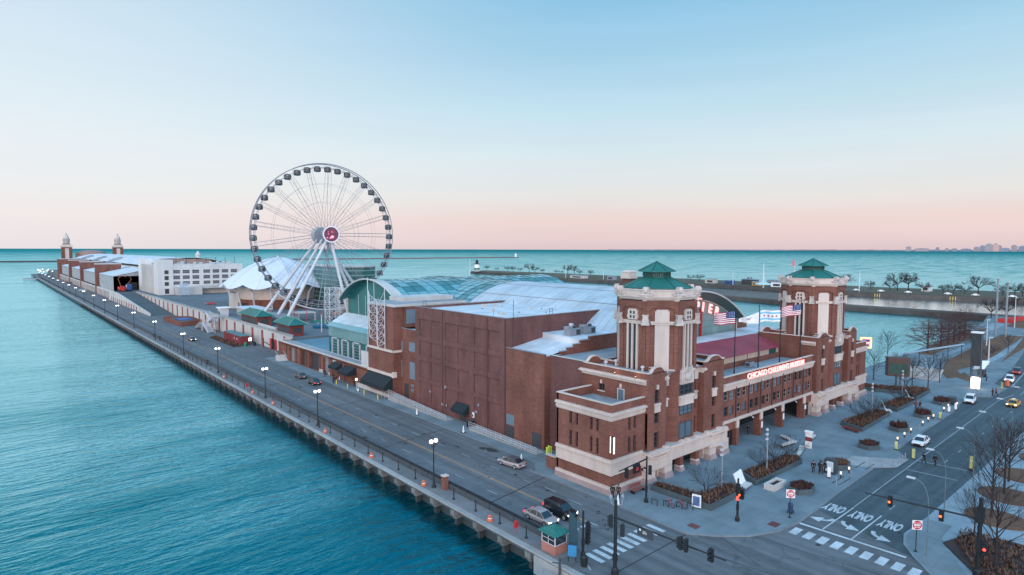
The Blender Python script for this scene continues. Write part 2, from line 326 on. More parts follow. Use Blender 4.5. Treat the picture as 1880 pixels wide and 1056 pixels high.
ASPH2 = road_mat('dark_asphalt', (.058,.083,.096), 'x')
PAVE = seamed('plaza_paving', (.175,.225,.25), (.135,.18,.205), 0, 1.5, .05, .85, .2, 1, 1.5)
PAVEL = M('pale_park_paving', (.21,.28,.32), .85, var=.28, scale=.5)
LAWN = M('dormant_lawn', (.125,.068,.042), .95, var=.3, scale=.6)
SOIL = M('dark_mulch', (.045,.03,.028), .95, var=.4, scale=2)
DECKW = M('dock_concrete', (.15,.155,.16), .9, var=.25, scale=.6)
mb = MB(); mb.prism([(45,-80),(45,1000),(143,1000),(143,640),(163,640),(163,64),(222,64),(306,68),(345,70),(384,76),(384,-80)], -1.0, 0)
struct('ground', mb, ASPH)
mb = MB(); mb.prism([(44.4,25),(44.4,866),(45.02,866),(45.02,25)], -.24, -.02); mb.box(44.3,25,-.24,44.4,866,.03); mb.box(44.3,36,-2.9,45.01,47.6,-.345); struct('dock_edge', mb, CONC)
mb = MB(); mb.prism([(71.5,187),(71.5,440),(62.3,545),(62.3,990),(143,990),(143,187)], 0.02, 5.3); struct('upper_deck', mb, M('upper_deck_paving',(.12,.145,.16),.9,var=.3,scale=.15))
ramp = MB(); ramp.add([(60.8,341,0.02),(71.4,341,0.02),(71.4,434,5.35),(60.8,434,5.35),(60.8,434,.02),(71.4,434,.02),(71.4,470,5.35),(60.8,470,5.35),(60.8,470,.02),(71.4,470,.02)],
   [(0,1,2,3),(3,2,6,7),(0,3,4),(4,3,7,8),(1,5,2),(5,9,6,2),(7,6,9,8)]); struct('ramp', ramp, ASPH2)
# pavements (raised slabs)
mb = MB(); mb.prism([(63.3,187),(63.3,68),(60.8,65),(60.8,39.2),(62.9,36.6),(65.7,34.2),(69.5,32.6),(73.1,32.1),(79.2,32.3),(86.1,32.7),(100.6,33.1),(103.8,30.7),(109,30.7),(113,33.5),(150,34.3),(158,35.2),(168,35),(170,32.3),(184,31.9),(188,35.2),(214,36.5),(260,41),(384,52),(384,75.9),(345,69.9),(306,67.9),(222,63.9),(163,63.9),(163,64.5),(143,64.5),(143,187)], .0, .13)
struct('plaza', mb, PAVE)
mb = MB(); mb.prism([(45,44.5),(47.2,44.5),(47.2,866),(45,866)], 0, .12); struct('sidewalk', mb, DECKW)
mb = MB()
P = [(60.5,66),(60.5,39.1),(62.7,36.4),(65.6,33.9),(69.4,32.3),(73.1,31.8),(79.2,32.0),(86.1,32.4),(100.5,32.8)]
Q = [(60.8,66),(60.8,39.2),(62.9,36.6),(65.7,34.2),(69.5,32.6),(73.1,32.1),(79.2,32.3),(86.1,32.7),(100.6,33.1)]
for i in range(len(P)-1): mb.prism([P[i],Q[i],Q[i+1],P[i+1]], 0, .14)
struct('kerb', mb, M('kerb_stone',(.17,.20,.22),.9,var=.2))
mb = MB(); mb.prism([(100.6,32.99),(103.8,30.6),(109,30.6),(104,37),(99,37)], .131, .138); struct('path', mb, CONC)
# darker asphalt street
mb = MB(); mb.sheet([(74,19.5),(79.2,32.2),(86.1,32.6),(100.6,33.0),(103.8,30.7),(109,30.7),(113,33.4),(150,34.2),(158,35.1),(168,34.9),(170,32.2),(184,31.8),(188,35.1),(214,36.4),(260,40.9),(384,51.9),(384,30),(240,26),(200,22),(87,22.3),(79.8,22.4)], .004)
struct('street', mb, ASPH2)
mb = MB(); mb.prism([(79.8,22.6),(77,21.8),(74.6,20.2),(71.8,17.9),(66,12),(60,4),(60,-40),(384,-40),(384,29),(240,25.4),(200,21.6),(87,22.2)], 0, .13); struct('park_pavement', mb, PAVEL)
mb = MB(); mb.prism([(86.5,22.2),(79.8,22.3),(77,21.6),(74.6,20.0),(71.8,17.7),(66,12),(74.7,12),(74.5,15.4),(79,18.2),(81.9,19.4),(86.3,19.5)], .131, .137); struct('corner_pavement', mb, PAVE)
def oval(name, cx, cy, rx, ry, mat, h=.16, z=.13, n=28, rz=0):
    m = MB(); m.prism([(cx+rx*cos(2*pi*i/n)*cos(rz)-ry*sin(2*pi*i/n)*sin(rz), cy+rx*cos(2*pi*i/n)*sin(rz)+ry*sin(2*pi*i/n)*cos(rz)) for i in range(n)], z, z+h); return struct(name, m, mat)
LW = [(92.8,16.4,2.9,3.3),(102.6,17.0,3.2,3.4),(113.5,17.2,3.4,3.3),(125,16.5,3.8,3.2),(97,7.6,3.6,3.6),(108,8,3.6,3.6),(138,16,4.5,3.2),(154,15.5,5,3.2)]
for a in LW: oval('lawn', *a, LAWN)
mb = MB(); mb.prism([(80.4,18.9),(75.2,15.0),(69,8),(66,0),(80,0),(86.2,8.5),(86.4,14),(84.8,17.6)], .131, .3); struct('mulch_ground', mb, SOIL)
# park beyond
mb = MB(); mb.prism([(224,58),(300,60.5),(322,63.5),(300,66.8),(250,64.5),(224,61.5)], .131, .17); mb.prism([(190,47),(215,52),(260,54),(300,55),(300,48),(240,45),(215,44.5)], .131, .17)
mb.prism([(186,44.5),(200,50),(204,47),(192,42.5)], .131, .18); mb.prism([(226,41),(262,44),(320,50),(320,46.5),(262,42)], .131, .17); mb.prism([(185,38.2),(200,44),(190,44)], .131, .165); mb.prism([(330,52),(384,56),(384,62),(335,60)],.131,.17)
struct('lawn', mb, LAWN)
mb = MB(); mb.prism([(205,44.2),(240,44.9),(300,47.6),(380,54),(380,51),(300,46),(240,43),(205,42.6)], .131, .165); mb.prism([(190,51.2),(215,56),(280,57),(280,55.6),(215,54),(190,49.5)],.131,.165); mb.prism([(300,62),(330,65.5),(345,66),(345,62),(318,60)],.131,.165)
struct('path', mb, PAVEL)
# ---------------------------------------------------------------- text helper
BOLD = .022
def text_mesh(txt, size, extr, pos, ux, uy, font_bold=False, align='LEFT', sx=1.0):
    """a mesh of letters: ux = reading direction, uy = letter up, both world vectors; returns MB-like vertex data"""
    cu = bpy.data.curves.new('t', 'FONT'); cu.body = txt; cu.size = size; cu.extrude = extr; cu.align_x = align; cu.align_y = 'BOTTOM_BASELINE' if hasattr(cu,'align_y') and False else cu.align_y
    if font_bold: cu.offset = size*BOLD
    o = bpy.data.objects.new('t', cu); COL.objects.link(o); dg = bpy.context.evaluated_depsgraph_get(); me = o.evaluated_get(dg).to_mesh()
    ux, uy = Vector(ux), Vector(uy); un = ux.cross(uy); pos = Vector(pos)
    vs = [pos+ux*v.co.x*sx+uy*v.co.y+un*v.co.z for v in me.vertices]; fs = [tuple(p.vertices) for p in me.polygons]
    o.evaluated_get(dg).to_mesh_clear(); bpy.data.objects.remove(o); bpy.data.curves.remove(cu)
    return vs, fs
# ---------------------------------------------------------------- road markings (structure)
def strip(mb, a, b, w, z=.004):
    a = Vector(a); b = Vector(b); d = (b-a).normalized(); n = Vector((-d.y,d.x))*w/2
    mb.add([(a.x+n.x,a.y+n.y,z),(b.x+n.x,b.y+n.y,z),(b.x-n.x,b.y-n.y,z),(a.x-n.x,a.y-n.y,z)], [(0,1,2,3)])
mb = MB()
for X in (51.2, 57.4):
    y = 62.3 if X < 55 else 61.8
    while y < 330: strip(mb, (X,y), (X,y+2.2), .16); y += 7.45
for X in (57.4,): strip(mb, (X,52.5), (X,55.2), .16); strip(mb, (57.9,57.8),(57.9,60),.16)
struct('lane_dashes', mb, ROADF); mb = MB()
for i in range(10):
    x = 59.2-1.2*i; mb.add([(x-.33,41.15,.004),(x+.3,41.1,.004),(x+.35,43.55,.004),(x-.28,43.6,.004)],[(0,1,2,3)])
strip(mb, (50.2,48.3),(52.1,48.3),.5); strip(mb, (52.6,48.2),(54.0,48.2),.5); strip(mb,(54.4,48.4),(54.4,47.2),.15)
strip(mb, (47.4,43.2),(46.2,41.0),.15)
for i in range(9):
    y = 31.2-1.52*i; mb.add([(70.1,y-.5,.008),(72.1,y-.48,.008),(72.1,y+.42,.008),(70.1,y+.4,.008)],[(0,1,2,3)])
Z2 = .008
strip(mb, (73.55,32.0),(73.9,20.6),.42,Z2); strip(mb,(74,29.3),(83.3,29.3),.16,Z2); strip(mb,(74,26.1),(83.4,26.1),.16,Z2)
struct('road_markings', mb, ROADW); mb = MB(); strip(mb,(83.5,29.35),(168,30.6),.15,Z2); strip(mb,(168,30.6),(178,29.6),.18,Z2); strip(mb,(187,31.7),(230,34.5),.35,Z2)
strip(mb,(104.2,29.7),(104.7,23.2),.22,Z2); strip(mb,(109.9,29.6),(110.6,23.4),.22,Z2)
strip(mb,(86,26.1),(88.2,26.1),.14,Z2)
for x in (112,119.5,127,134.5,142,149.5,157): strip(mb,(x,26.6),(x+1.8,26.65),.14,Z2)
strip(mb,(178,28.5),(230,30.5),.14,Z2)
struct('lane_lines', mb, ROADF); mb = MB()
def put(vf, m): m.add(*vf)
for y0 in (29.75, 26.65, 23.3): put(text_mesh('ONLY', 2.9, 0, (82.6-.45,y0-.35,.008), (0,1,0), (-1,0,0), True, sx=.33*1.0), mb) if False else None
BOLD = .045
for y0 in (29.75, 26.6, 23.35): put(text_mesh('ONLY', 3.3, 0, (82.4,y0-.1,.008), (0,1,0), (-1,0,0), True, sx=.262), mb)
BOLD = .022
def arrow(m, x, y, s):
    # stem from far (x+) curving towards +-y
    pts = []
    for i in range(9):
        a = i/8*pi/2*.9; pts.append((x+1.2-1.25*sin(a), y-s*.75+s*1.15*(1-cos(a))))
    for a, b in zip(pts, pts[1:]): strip(m, a, b, .46, Z2)
    e = pts[-1]; m.add([(e[0]-.85,e[1]-.05*s,Z2+.001),(e[0]+.85,e[1]-.05*s,Z2+.001),(e[0]-.2,e[1]+s*1.3,Z2+.001)],[(0,1,2)])
arrow(mb, 76.6, 30.3, 1); arrow(mb, 77.0, 27.8, -1); arrow(mb, 76.8, 24.4, -1)
struct('road_markings', mb, ROADW)
mb = MB()
strip(mb,(54.1,48.5),(54.1,60),.12); strip(mb,(54.35,48.5),(54.35,60),.12); strip(mb,(54.1,60),(54.1,330),.12); strip(mb,(54.35,60),(54.35,330),.12); struct('yellow_centre_line', mb, ROADY)
mb = MB()
for y in (61.5,90.5,120,150,181,212,250,290): strip(mb,(47.2,y-1),(60.8 if y<65 else 62.6,y+1.2),.22,.006)
strip(mb,(60.6,39.1),(47.5,38.9),.16,.006); strip(mb,(57.7,38.9),(60,26),.12,.006); strip(mb,(60,26),(70,12),.12,.006); strip(mb,(63.1,36.3),(60.2,30),.08,.006); strip(mb,(66,34),(68.5,17),.08,.006); strip(mb,(52,48),(57,44.5),.08,.006)
random.seed(3)
def blot(x, y, r, sy=1., z=.005):
    P = []
    for i in range(11):
        a = 2*pi*i/11; q = r*random.uniform(.65,1.2); P.append((x+q*cos(a), y+q*sin(a)*sy))
    mb.sheet(P, z)
for _ in range(16): blot(random.uniform(54.5,58), random.uniform(45.5,50), random.uniform(.12,.32), .6)
for _ in range(46): blot(random.uniform(48,62.5), random.uniform(52,240), random.uniform(.12,.42), random.uniform(.6,2.5))
blot(62.1,76.8,1.0,1.4,.0065); blot(61.7,78.6,.7,1.3,.0055)
for x,y in ((57.9,66.2),(57.3,58.9),(58.4,91.8),(57.9,84.9),(57.8,99.4),(79.9,23.1),(90.4,24.8),(69.6,28)): blot(x,y,.35,1,.0095)
struct('road_stains', mb, TAR)
mb = MB()
mb.box(62.3,38.9,.13,63.4,40.2,.145); mb.box(69.9,33.0,.13,71.3,34.1,.145); mb.box(72.4,20.6-2.6,.13,73.6,19.1,.145) if False else None
mb.box(70.8,15.9,.138,71.9,16.9,.146); struct('tactile_paving', mb, M('rust_tactile_paving',(.13,.05,.045),.8))
mb = MB(); mb.box(89.4,34.3,.135,93.6,34.45,.15); mb.box(89.4,33.4,.135,93.6,33.55,.15); mb.box(98.6,34.6,.135,102.5,34.75,.15); mb.box(98.8,33.3,.135,102.6,33.45,.15)
for x in (127,130): mb.box(x,33.9,.135,x+3,34.05,.15)
struct('paving_drain_strip', mb, DGR)
# ---------------------------------------------------------------- dock edge furniture
# pile bents under the dock edge
def bent():
    r = thing('dock_pile', 'concrete pile with cap beam carrying the edge of the dock above the water', 'pile', (0,0,0), 0, 'piles along the dock edge')
    b = MB(); b.box(44.15,-.42,-1.05,46.5,.42,-.35); b.box(44.5,-.3,-1.5,46.5,.3,-1.05); b.build('cap_beam', M('shaded_cap_beam',(.15,.15,.145),.9,var=.35,scale=2), r)  # shade below the deck is put into the cap beam's darker colour
    b = MB(); b.box(44.7,-.28,-3.2,45.3,.28,-1.5); b.build('pile', M('shaded_dark_pile',(.035,.04,.042),.8,var=.3,scale=2), r)  # pile colour darkened to paint in the shade under the dock
    return r
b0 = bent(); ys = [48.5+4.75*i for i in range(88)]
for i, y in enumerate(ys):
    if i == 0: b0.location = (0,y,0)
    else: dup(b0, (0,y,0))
mb = MB(); mb.box(45.6,40,-3,46.4,866,-.86); struct('dock_back_wall', mb, DGR)
# edge posts
def mk_post():
    r = thing('edge_post', 'x', 'bollard', (0,0,0), 0, 'iron posts along the dock edge')
    b = MB(); b.lathe([(.19,0),(.17,.12),(.10,.2),(.075,.3),(.06,1.25),(.085,1.3),(.085,1.4),(.03,1.5)], n=8); b.build('shaft', BLK, r); return r
LAMPY = [69.7,108.5,136.5,172.5,209.5,251,292,332.5,372.5,413,457,501,544,586,630,674,720,765,810,852]
NTH = ['first','second','third','fourth','fifth','sixth','seventh','eighth','ninth','tenth','eleventh','twelfth','thirteenth','fourteenth','fifteenth','sixteenth','seventeenth','eighteenth','nineteenth','twentieth','twenty-first','twenty-second','twenty-third','twenty-fourth','twenty-fifth','twenty-sixth','twenty-seventh','twenty-eighth','twenty-ninth','thirtieth']
p0 = mk_post(); k = 0
for i in range(40):
    y = 50.3+4.74*i
    if any(abs(y-l) < 1.2 for l in LAMPY): continue
    lab = ('slim black iron post at the dock edge, %s counting away from the brick ticket booth' % NTH[k]) if k < 24 else 'slim black iron post standing far along the dock edge, beyond the fourth twin lamp'
    k += 1
    if i == 0: p0.location = (45.65,y,.12); p0['label'] = lab
    else: dup(p0, (45.65,y,.12), 0, lab)
# guard rail with dark banners: one panel per bay
def mk_rail():
    r = thing('railing_panel', 'dark grey mesh banner tied over a railing bay between dock walk and road', 'railing', (0,0,0), 0, 'railing bays along the dock road')
    b = MB(); b.box(-.2,-2.32,.0,.2,2.32,.95); b.build('banner', M('dark_grey_banner',(.06,.075,.088),.7,var=.2,scale=1.5), r)
    b = MB(); b.box(-.24,-2.36,.95,.24,2.36,1.04)
    for y in (-2.34,0,2.34): b.box(-.05,y-.035,0,.05,y+.035,1.1)
    b.build('rail', BLK, r); return r
r0 = mk_rail(); n = 0
for i in range(56):
    y = 51.8+4.74*i
    if 66.3 < y < 69.6 and False: continue
    if i == 0: r0.location = (47.35,y,.0)
    else: dup(r0, (47.35,y,.0))
def mk_open():
    r = thing('railing_panel', 'open black railing bay beside the far dock road', 'railing', (0,0,0), 0, 'open railing bays far along the dock')
    b = MB()
    for z in (.35,.65,1.0): b.box(-.03,-4.7,z,.03,4.7,z+.05)
    for q in range(-4,5): b.box(-.03,q*1.17-.03,0,.03,q*1.17+.03,1.05)
    b.build('rail', BLK, r); return r
r0 = mk_open()
for i in range(58):
    y = 51.8+4.74*56+4.7+9.45*i-2.3
    if y > 860: break
    if i == 0: r0.location = (47.35,y,0)
    else: dup(r0, (47.35,y,0))
b = thing('brick_pillar', 'square red brick pillar with stone cap in line with the dock railing', 'pillar', (46.7,68.1,.12))
m = MB(); m.box(46.35,67.75,.12,47.05,68.45,2.0); m.build('shaft', BR, b); m = MB(); m.box(46.28,67.68,2.0,47.12,68.52,2.12); m.build('cap', LIME, b)
# twin globe lamps
def mk_lamp():
    r = thing('dock_lamp', 'x', 'street lamp', (0,0,0), 0, 'twin globe lamps along the dock')
    b = MB(); b.lathe([(.34,0),(.30,.25),(.2,.4),(.13,.9),(.10,1.0),(.075,5.6),(.11,5.7),(.06,6.1)], n=10); b.build('pole', BLK, r)
    b = MB(); b.path([(0,0,5.6),(.28,0,5.75),(.42,0,6.1)], .035); b.path([(0,0,5.6),(-.28,0,5.75),(-.42,0,6.1)], .035)
    for s in (-.42,.42): b.lathe([(.16,6.08),(.2,6.2),(.12,6.24)], s, 0, 8)
    b.build('arm', BLK, r)
    for s in (-.42,.42):
        b = MB(); b.smooth = True; b.ball((s,0,6.5), .29, 12, 8); b.build('globe', BULB, r)
    return r
l0 = mk_lamp()
for i, y in enumerate(LAMPY):
    lab = 'lit twin globe lamp on black pole at the dock edge, %s from the ticket booth' % NTH[i]
    if i == 0: l0.location = (45.95,y,.12); l0['label'] = lab; l0.rotation_euler = (0,0,rad(8))
    else: dup(l0, (45.95,y,.12), rad(8), lab)
# orange life ring bases
def mk_ring():
    r = thing('life_ring_float', 'x', 'float', (0,0,0), 0, 'orange floats on the dock edge')
    b = MB(); b.lathe([(.42,0),(.42,.12),(.26,.22),(.2,.42),(.27,.5),(.27,.62),(.1,.72)], n=12); b.build('float_body', ORG_, r)
    b = MB(); b.lathe([(.28,.3),(.28,.36)], n=12); b.build('white_band', WHT, r); return r
g0 = mk_ring()
for i, (x, y, t) in enumerate([(45.35,56.5,'between the red call box and the brick pillar'),(45.3,71.2,'just behind the first twin lamp'),(45.3,86.4,'between the first and second twin lamps'),(45.3,103.7,'just before the second twin lamp'),(45.3,130,'just before the third twin lamp'),(45.3,143,'just beyond the third twin lamp'),(45.3,165,'just before the fourth twin lamp')]):
    lab = 'orange float standing on the dock edge '+t
    if i == 0: g0.location = (x,y,.12); g0['label'] = lab
    else: dup(g0, (x,y,.12), 0, lab)
for y, t in ((51.9,'near the ticket booth'),(147.5,'beyond the third twin lamp')):
    r = thing('call_box', 'red box on a short post at the dock edge '+t, 'call box', (45.5,y,.12), 0, 'red boxes on the dock edge')
    m = MB(); m.tube((45.5,y,.12),(45.5,y,.9),.04); m.build('post', RED, r); m = MB(); m.box(45.2,y-.09,.8,45.8,y+.09,1.5); m.ext([(45.2,1.5),(45.8,1.5),(45.5,1.68)],'y',y-.09,y+.09); m.build('box', RED, r)
# ticket booth
r = thing('ticket_booth', 'small brick ticket booth with green hipped roof at the dock corner', 'booth', (46.1,46.3,.12))
x0,x1,y0,y1 = 45.2,47.0,45.2,47.3
m = MB(); m.box(x0,y0,.12,x1,y1,1.15); m.build('brick_base', brick('booth_brick',(.42,.15,.11),(.35,.12,.09),(.3,.18,.15),.4,.12), r)
m = MB()
for a,b_ in ((x0,y0),(x1-.1,y0),(x0,y1-.1),(x1-.1,y1-.1)): m.box(a,b_,1.15,a+.1,b_+.1,2.3)
m.box(x0-.02,y0-.02,1.14,x1+.02,y1+.02,1.2); m.box(x0-.01,y0-.01,2.2,x1+.01,y1+.01,2.3)
m.box(x0-.015,46.22,1.2,x0+.05,46.28,2.2); m.box(x0-.015,y0,1.68,x0+.05,y1,1.73)
m.build('window_frame', M('pinkish_white_frame',(.6,.5,.5),.6), r)
m = MB(); m.box(x0+.04,y0+.04,1.2,x1-.04,y1-.04,2.2); m.build('glazing', DGL, r)
m = MB(); m.prism([(x0-.35,y0-.35),(x1+.35,y0-.35),(x1+.35,y1+.35),(x0-.35,y1+.35)], 2.3, 2.38)
m.add([(x0-.35,y0-.35,2.38),(x1+.35,y0-.35,2.38),(x1+.35,y1+.35,2.38),(x0-.35,y1+.35,2.38),(46.1,46.2,3.05)],[(0,1,4),(1,2,4),(2,3,4),(3,0,4)]); m.build('roof', COP, r)
# feather banner, signs, near corner clutter
r = thing('feather_banner', 'tall dark feather banner on a pole beside the ticket booth', 'banner', (46.3,44.2,.12))
m = MB(); m.tube((46.3,44.2,.12),(46.3,44.2,5.2),.04); m.build('pole', DGR, r)
m = MB(); m.add([(46.34,44.2,1.5),(46.34,44.2,5.1),(46.5,44.05,4.9),(46.9,43.6,4.2),(47.0,43.5,2.0),(46.95,43.5,1.3)],[(0,1,2,3,4,5)]); m.add([(46.34,44.22,1.5),(46.34,44.22,5.1),(46.5,44.07,4.9),(46.9,43.62,4.2),(47.0,43.52,2.0),(46.95,43.52,1.3)],[(0,1,2,3,4,5)]); m.build('flag', M('dark_teal_banner',(.02,.06,.08),.7), r)
r = thing('blue_notice_board', 'blue notice board on two legs behind the ticket booth', 'notice board', (45.7,43.2,.12))
m = MB(); m.cbox(45.75,43.2,.7,.9,.08,1.2,rad(-50)); m.build('board', M('blue_board',(.03,.2,.38),.6), r); m = MB(); m.cbox(45.5,43.5,.12,.06,.06,.6); m.cbox(46.0,42.9,.12,.06,.06,.6); m.build('leg', BLK, r)
r = thing('litter_bin', 'round black litter bin by the dock corner traffic light', 'litter bin', (46.2,41.9,.12))
m = MB(); m.lathe([(.36,.12),(.4,1.0),(.42,1.02),(.2,1.25)], 46.2, 41.9, 12); m.build('drum', BLK, r)
m = MB(); m.box(41.5,36,-1.6,45,45.2,-1.0); m.box(41.5,44.6,-3,41.9,45.0,-1.6); struct('lower_landing', m, CONC)
r = thing('dock_mooring_post', 'dark timber mooring post with crossbar at the dock corner', 'post', (44.1,43.4,-1.0)); m = MB(); m.tube((44.1,43.4,-1),(44.1,43.4,1.0),.12); m.build('timber', DGR, r); m = MB(); m.tube((43.5,43.9,.55),(45.1,42.4,.3),.07); m.build('crossbar', DGR, r)
# ---------------------------------------------------------------- jetty at the far end
m = MB(); m.box(32,858,-1.2,44.9,868,-.2); one('jetty', m, CONC, 'low concrete jetty reaching into the lake at the far dock end', 'jetty', (38,863,-1.2))
# ---------------------------------------------------------------- head house
HH = thing('head_house', 'red brick head house with two octagonal green roofed towers facing the plaza', 'building', (107,57,0))
def P(mb, name, mats, parent=HH): return mb.build(name, mats, parent)
mir = lambda p: (214-p[0], p[1], p[2])
def panes(mb, axis, pl, u0, u1, z0, z1, inward, nu=1, nz=2, fr=.07, gl=0, frm=1):
    # glass pane with frame bars inside a wall opening (gl, frm = material slots)
    d = .02*inward
    def bx(a, b, c, e, t0, t1):
        lo, hi = sorted((pl+t0*inward, pl+t1*inward))
        if axis == 'y': mb.box(a, lo, c, b, hi, e)
        else: mb.box(lo, a, c, hi, b, e)
    mb.mi = gl; bx(u0, u1, z0, z1, .0, .04); mb.mi = frm
    bx(u0,u0+fr,z0,z1,-.05,0); bx(u1-fr,u1,z0,z1,-.05,0); bx(u0+fr,u1-fr,z0,z0+fr,-.05,0); bx(u0+fr,u1-fr,z1-fr,z1,-.05,0)
    for i in range(1,nu): u = u0+(u1-u0)*i/nu; bx(u-fr*.6,u+fr*.6,z0+fr,z1-fr,-.05,0)
    for i in range(1,nz): z = z0+(z1-z0)*i/nz; bx(u0+fr,u1-fr,z-fr*.4,z+fr*.4,-.045,-.002)
    mb.mi = 0
CREAM = M('cream_window_frame', (.38,.36,.34), .6, var=0)
WINF = M('dark_window_frame', (.05,.055,.06), .6, var=0)
def window(axis, pl, u0, u1, z0, z1, parent, tf=None, dep=.25, inward=1, nu=1, nz=2, glass=None, frame=None, name='window', fr=.07):
    mb = MB(tf); panes(mb, axis, pl+dep*inward, u0, u1, z0, z1, inward, nu, nz, fr); return P(mb, name, [glass or DGL, frame or WINF], parent)
rw = random.Random(5)
for side in (0,1):
    T = mir if side else None
    # ---- corner pavilion (low wing)
    W = P(MB(T).box(63,53,.2,69.4,62,1), 'corner_wing', BR)
    mb = MB(T)
    sh = [(59.2-.0,59.75,8.3,10.0),(58.0,58.5,8.3,10.0),(55.3,55.8,8.3,10.0),(54.2,54.7,8.3,10.0),(59.2,59.75,5.15,7.35),(58.0,58.5,5.15,7.35),(55.3,55.8,5.15,7.35),(54.2,54.7,5.15,7.35)]
    sf = [(66.0,66.6,8.3,10.0),(67.15,67.75,8.3,10.0),(66.0,66.6,5.1,7.35),(67.15,67.75,5.1,7.35)]
    mb.wall('x', 62.4, 52.0, 62.2, 0, 12.3, sh, .3, 1); mb.wall('y', 52.0, 62.4, 69.75, 0, 12.3, sf, .3, 1)
    mb.box(62.75,52.35,10.9,69.7,61.9,11.05); mb.box(62.4,61.9,0,69.7,62.2,12.3)
    mb.quad((62.75,52.35,11),(62.75,61.9,11),(62.75,61.9,12.3),(62.75,52.35,12.3)); mb.quad((62.75,52.35,11),(69.7,52.35,11),(69.7,52.35,12.3),(62.75,52.35,12.3))
    P(mb, 'wall', BR, HH)
    mb = MB(T); mb.box(62.9,52.5,11.06,69.6,61.8,11.1); P(mb, 'flat_roof', GROOF)
    mb = MB(T); mb.box(62.32,51.92,12.3,62.8,62.3,12.42); mb.box(62.8,51.92,12.3,69.6,52.4,12.42); mb.box(62.8,61.82,12.3,69.6,62.3,12.42); P(mb, 'parapet_cap', LIME)
    mb = MB(T)
    for o_, a, b in ((.12,10.15,10.4),(.28,10.4,10.62),(.2,10.62,10.95),(.5,10.95,11.15),(.38,11.15,11.27)):
        mb.box(62.4-o_,52-o_,a,62.4,62.2,b); mb.box(62.4,52-o_,a,69.6,52,b)
    P(mb, 'cornice', LIME)
    mb = MB(T)
    for o_, a, b in ((.18,2.75,4.45),(.38,4.45,4.65),(.28,4.65,4.9)):
        mb.box(62.4-o_,52-o_,a,62.4,62.2,b); mb.box(62.4,52-o_,a,69.0,52,b)
    P(mb, 'stone_band', LIME)
    mb = MB(T)
    for o_, a, b, mi in ((.42,0,.85,1),(.30,.85,1.24,0)):
        mb.mi = mi; mb.box(62.4-o_,52-o_,a,62.4,62.2,b); mb.box(62.4,52-o_,a,69.0,52,b)
    P(mb, 'plinth', [LIME,GRAN])
    for a in sh:
        window('x', 62.4, a[0], a[1], a[2], a[3], HH, T, .3, 1, 1, 3)
    for a in sf: window('y', 52.0, a[0], a[1], a[2], a[3], HH, T, .3, 1, 1, 3)
    # ---- tower block
    mb = MB(T)
    hs = [(59.4,60.6,11.9,12.95)]
    mb.wall('x', 69.6, 51.5, 63.7, 10, 15.6, hs, .3, 1)
    mb.wall('x', 69.6, 62.2, 63.7, 0, 10, (), .3, 1)
    pw = [(11.25,13.15),(8.3,9.85),(4.75,7.0)]
    # pavilion fronts with slots
    for (a, b, c, d) in ((69.6,74.0,71.2,72.35),(83.85,89.6,86.2,87.35)):
        holes = [(c,d,z0,z1) for z0,z1 in pw]
        mb.wall('y', 51.5, a, b, 4.2, 15.6, holes, .35, 1)
        # arched parapet front and back
        n = 14; arch = []
        w_ = b-a
        for i in range(n+1):
            t = i/n; u = a+w_*t; e = .2
            h = 0 if (t < e or t > 1-e) else .75*math.sqrt(max(0,1-((t-.5)/(.5-e))**2))**.9
            arch.append((u, 15.6+h))
        for yy in (51.5, 63.4): mb.ext([(a,15.5)]+arch+[(b,15.5)], 'y', yy, yy+.3)
        cap = MB(T)
        for yy in (51.38, 63.3):
            for p, q in zip(arch, arch[1:]):
                cap.ext([(p[0],p[1]),(q[0],q[1]),(q[0],q[1]+.16),(p[0],p[1]+.16)], 'y', yy, yy+.5)
        cap.box(a-.1 if a < 70 else a-.05, 51.9, 15.6, a+.3, 63.3, 15.74)
        cap.box(b-.3, 51.9, 15.6, b+.08, 63.3, 15.74)
        P(cap, 'parapet_cap', LIME)
        mb.box(a+.0, 51.8, 14.9, a+.28, 63.4, 15.6) if a > 70 else None
        mb.box(b-.28,51.85,14.9,b-.02-(.2 if b > 80 else 0),63.35,15.58)
    mb.box(69.9,51.83,14.88,89.3,63.38,15.0)
    mb.box(89.4,51.52,4.2,89.59,63.69,15.59); mb.box(69.7,63.42,4,89.38,63.71,15.48)
    mb.box(73.7,51.52,4.2,74.0,53,15.5); mb.box(83.85,51.52,4.2,84.1,53,15.5)
    # recess walls
    rh = [(11.3,12.95),(8.4,9.75),(4.85,7.1)]
    for a, b, c, d in ((74.0,76.3,74.4,75.6),(81.9,83.85,82.2,83.4)):
        mb.wall('y', 52.6, a, b, 4.2, 15.2, [(c,d,z0,z1) for z0,z1 in rh], .3, 1)
        for z0,z1 in rh: window('y', 52.6, c, d, z0, z1, HH, T, .3, 1, 1, 2)
        pn = MB(T); pn.box(c-.2,52.35,13.0,d+.2,52.6,15.2); pn.box(c-.35,52.2,14.6,d+.35,52.6,14.8); pn.box(c-.12,52.4,9.85,d+.12,52.6,11.2); pn.box(c-.25,52.3,10.9,d+.25,52.6,11.1); P(pn, 'stone_panel', LIMED)
    P(mb, 'wall', BR)
    mb = MB(T); mb.box(69.9,51.8,15.01,89.2,63.3,15.06); P(mb, 'flat_roof', GROOF)
    for (c, d) in ((71.2,72.35),(86.2,87.35)):
        for z0, z1 in pw: window('y', 51.5, c, d, z0, z1, HH, T, .35, 1, 1, 3 if z1-z0 > 1.7 else 2, SGL if rw.random() < .3 else DGL)
        pn = MB(T); pn.box(c-.05,51.32,9.9,d+.05,51.5,11.2); pn.box(c-.12,51.25,10.9,d+.12,51.5,11.15); m_ = (c+d)/2; pn.box(m_-.18,51.3,13.2,m_+.18,51.5,13.85); P(pn, 'stone_panel', LIME)
    window('x', 69.6, 59.4, 60.6, 11.9, 12.95, HH, T, .3, 1, 2, 1)
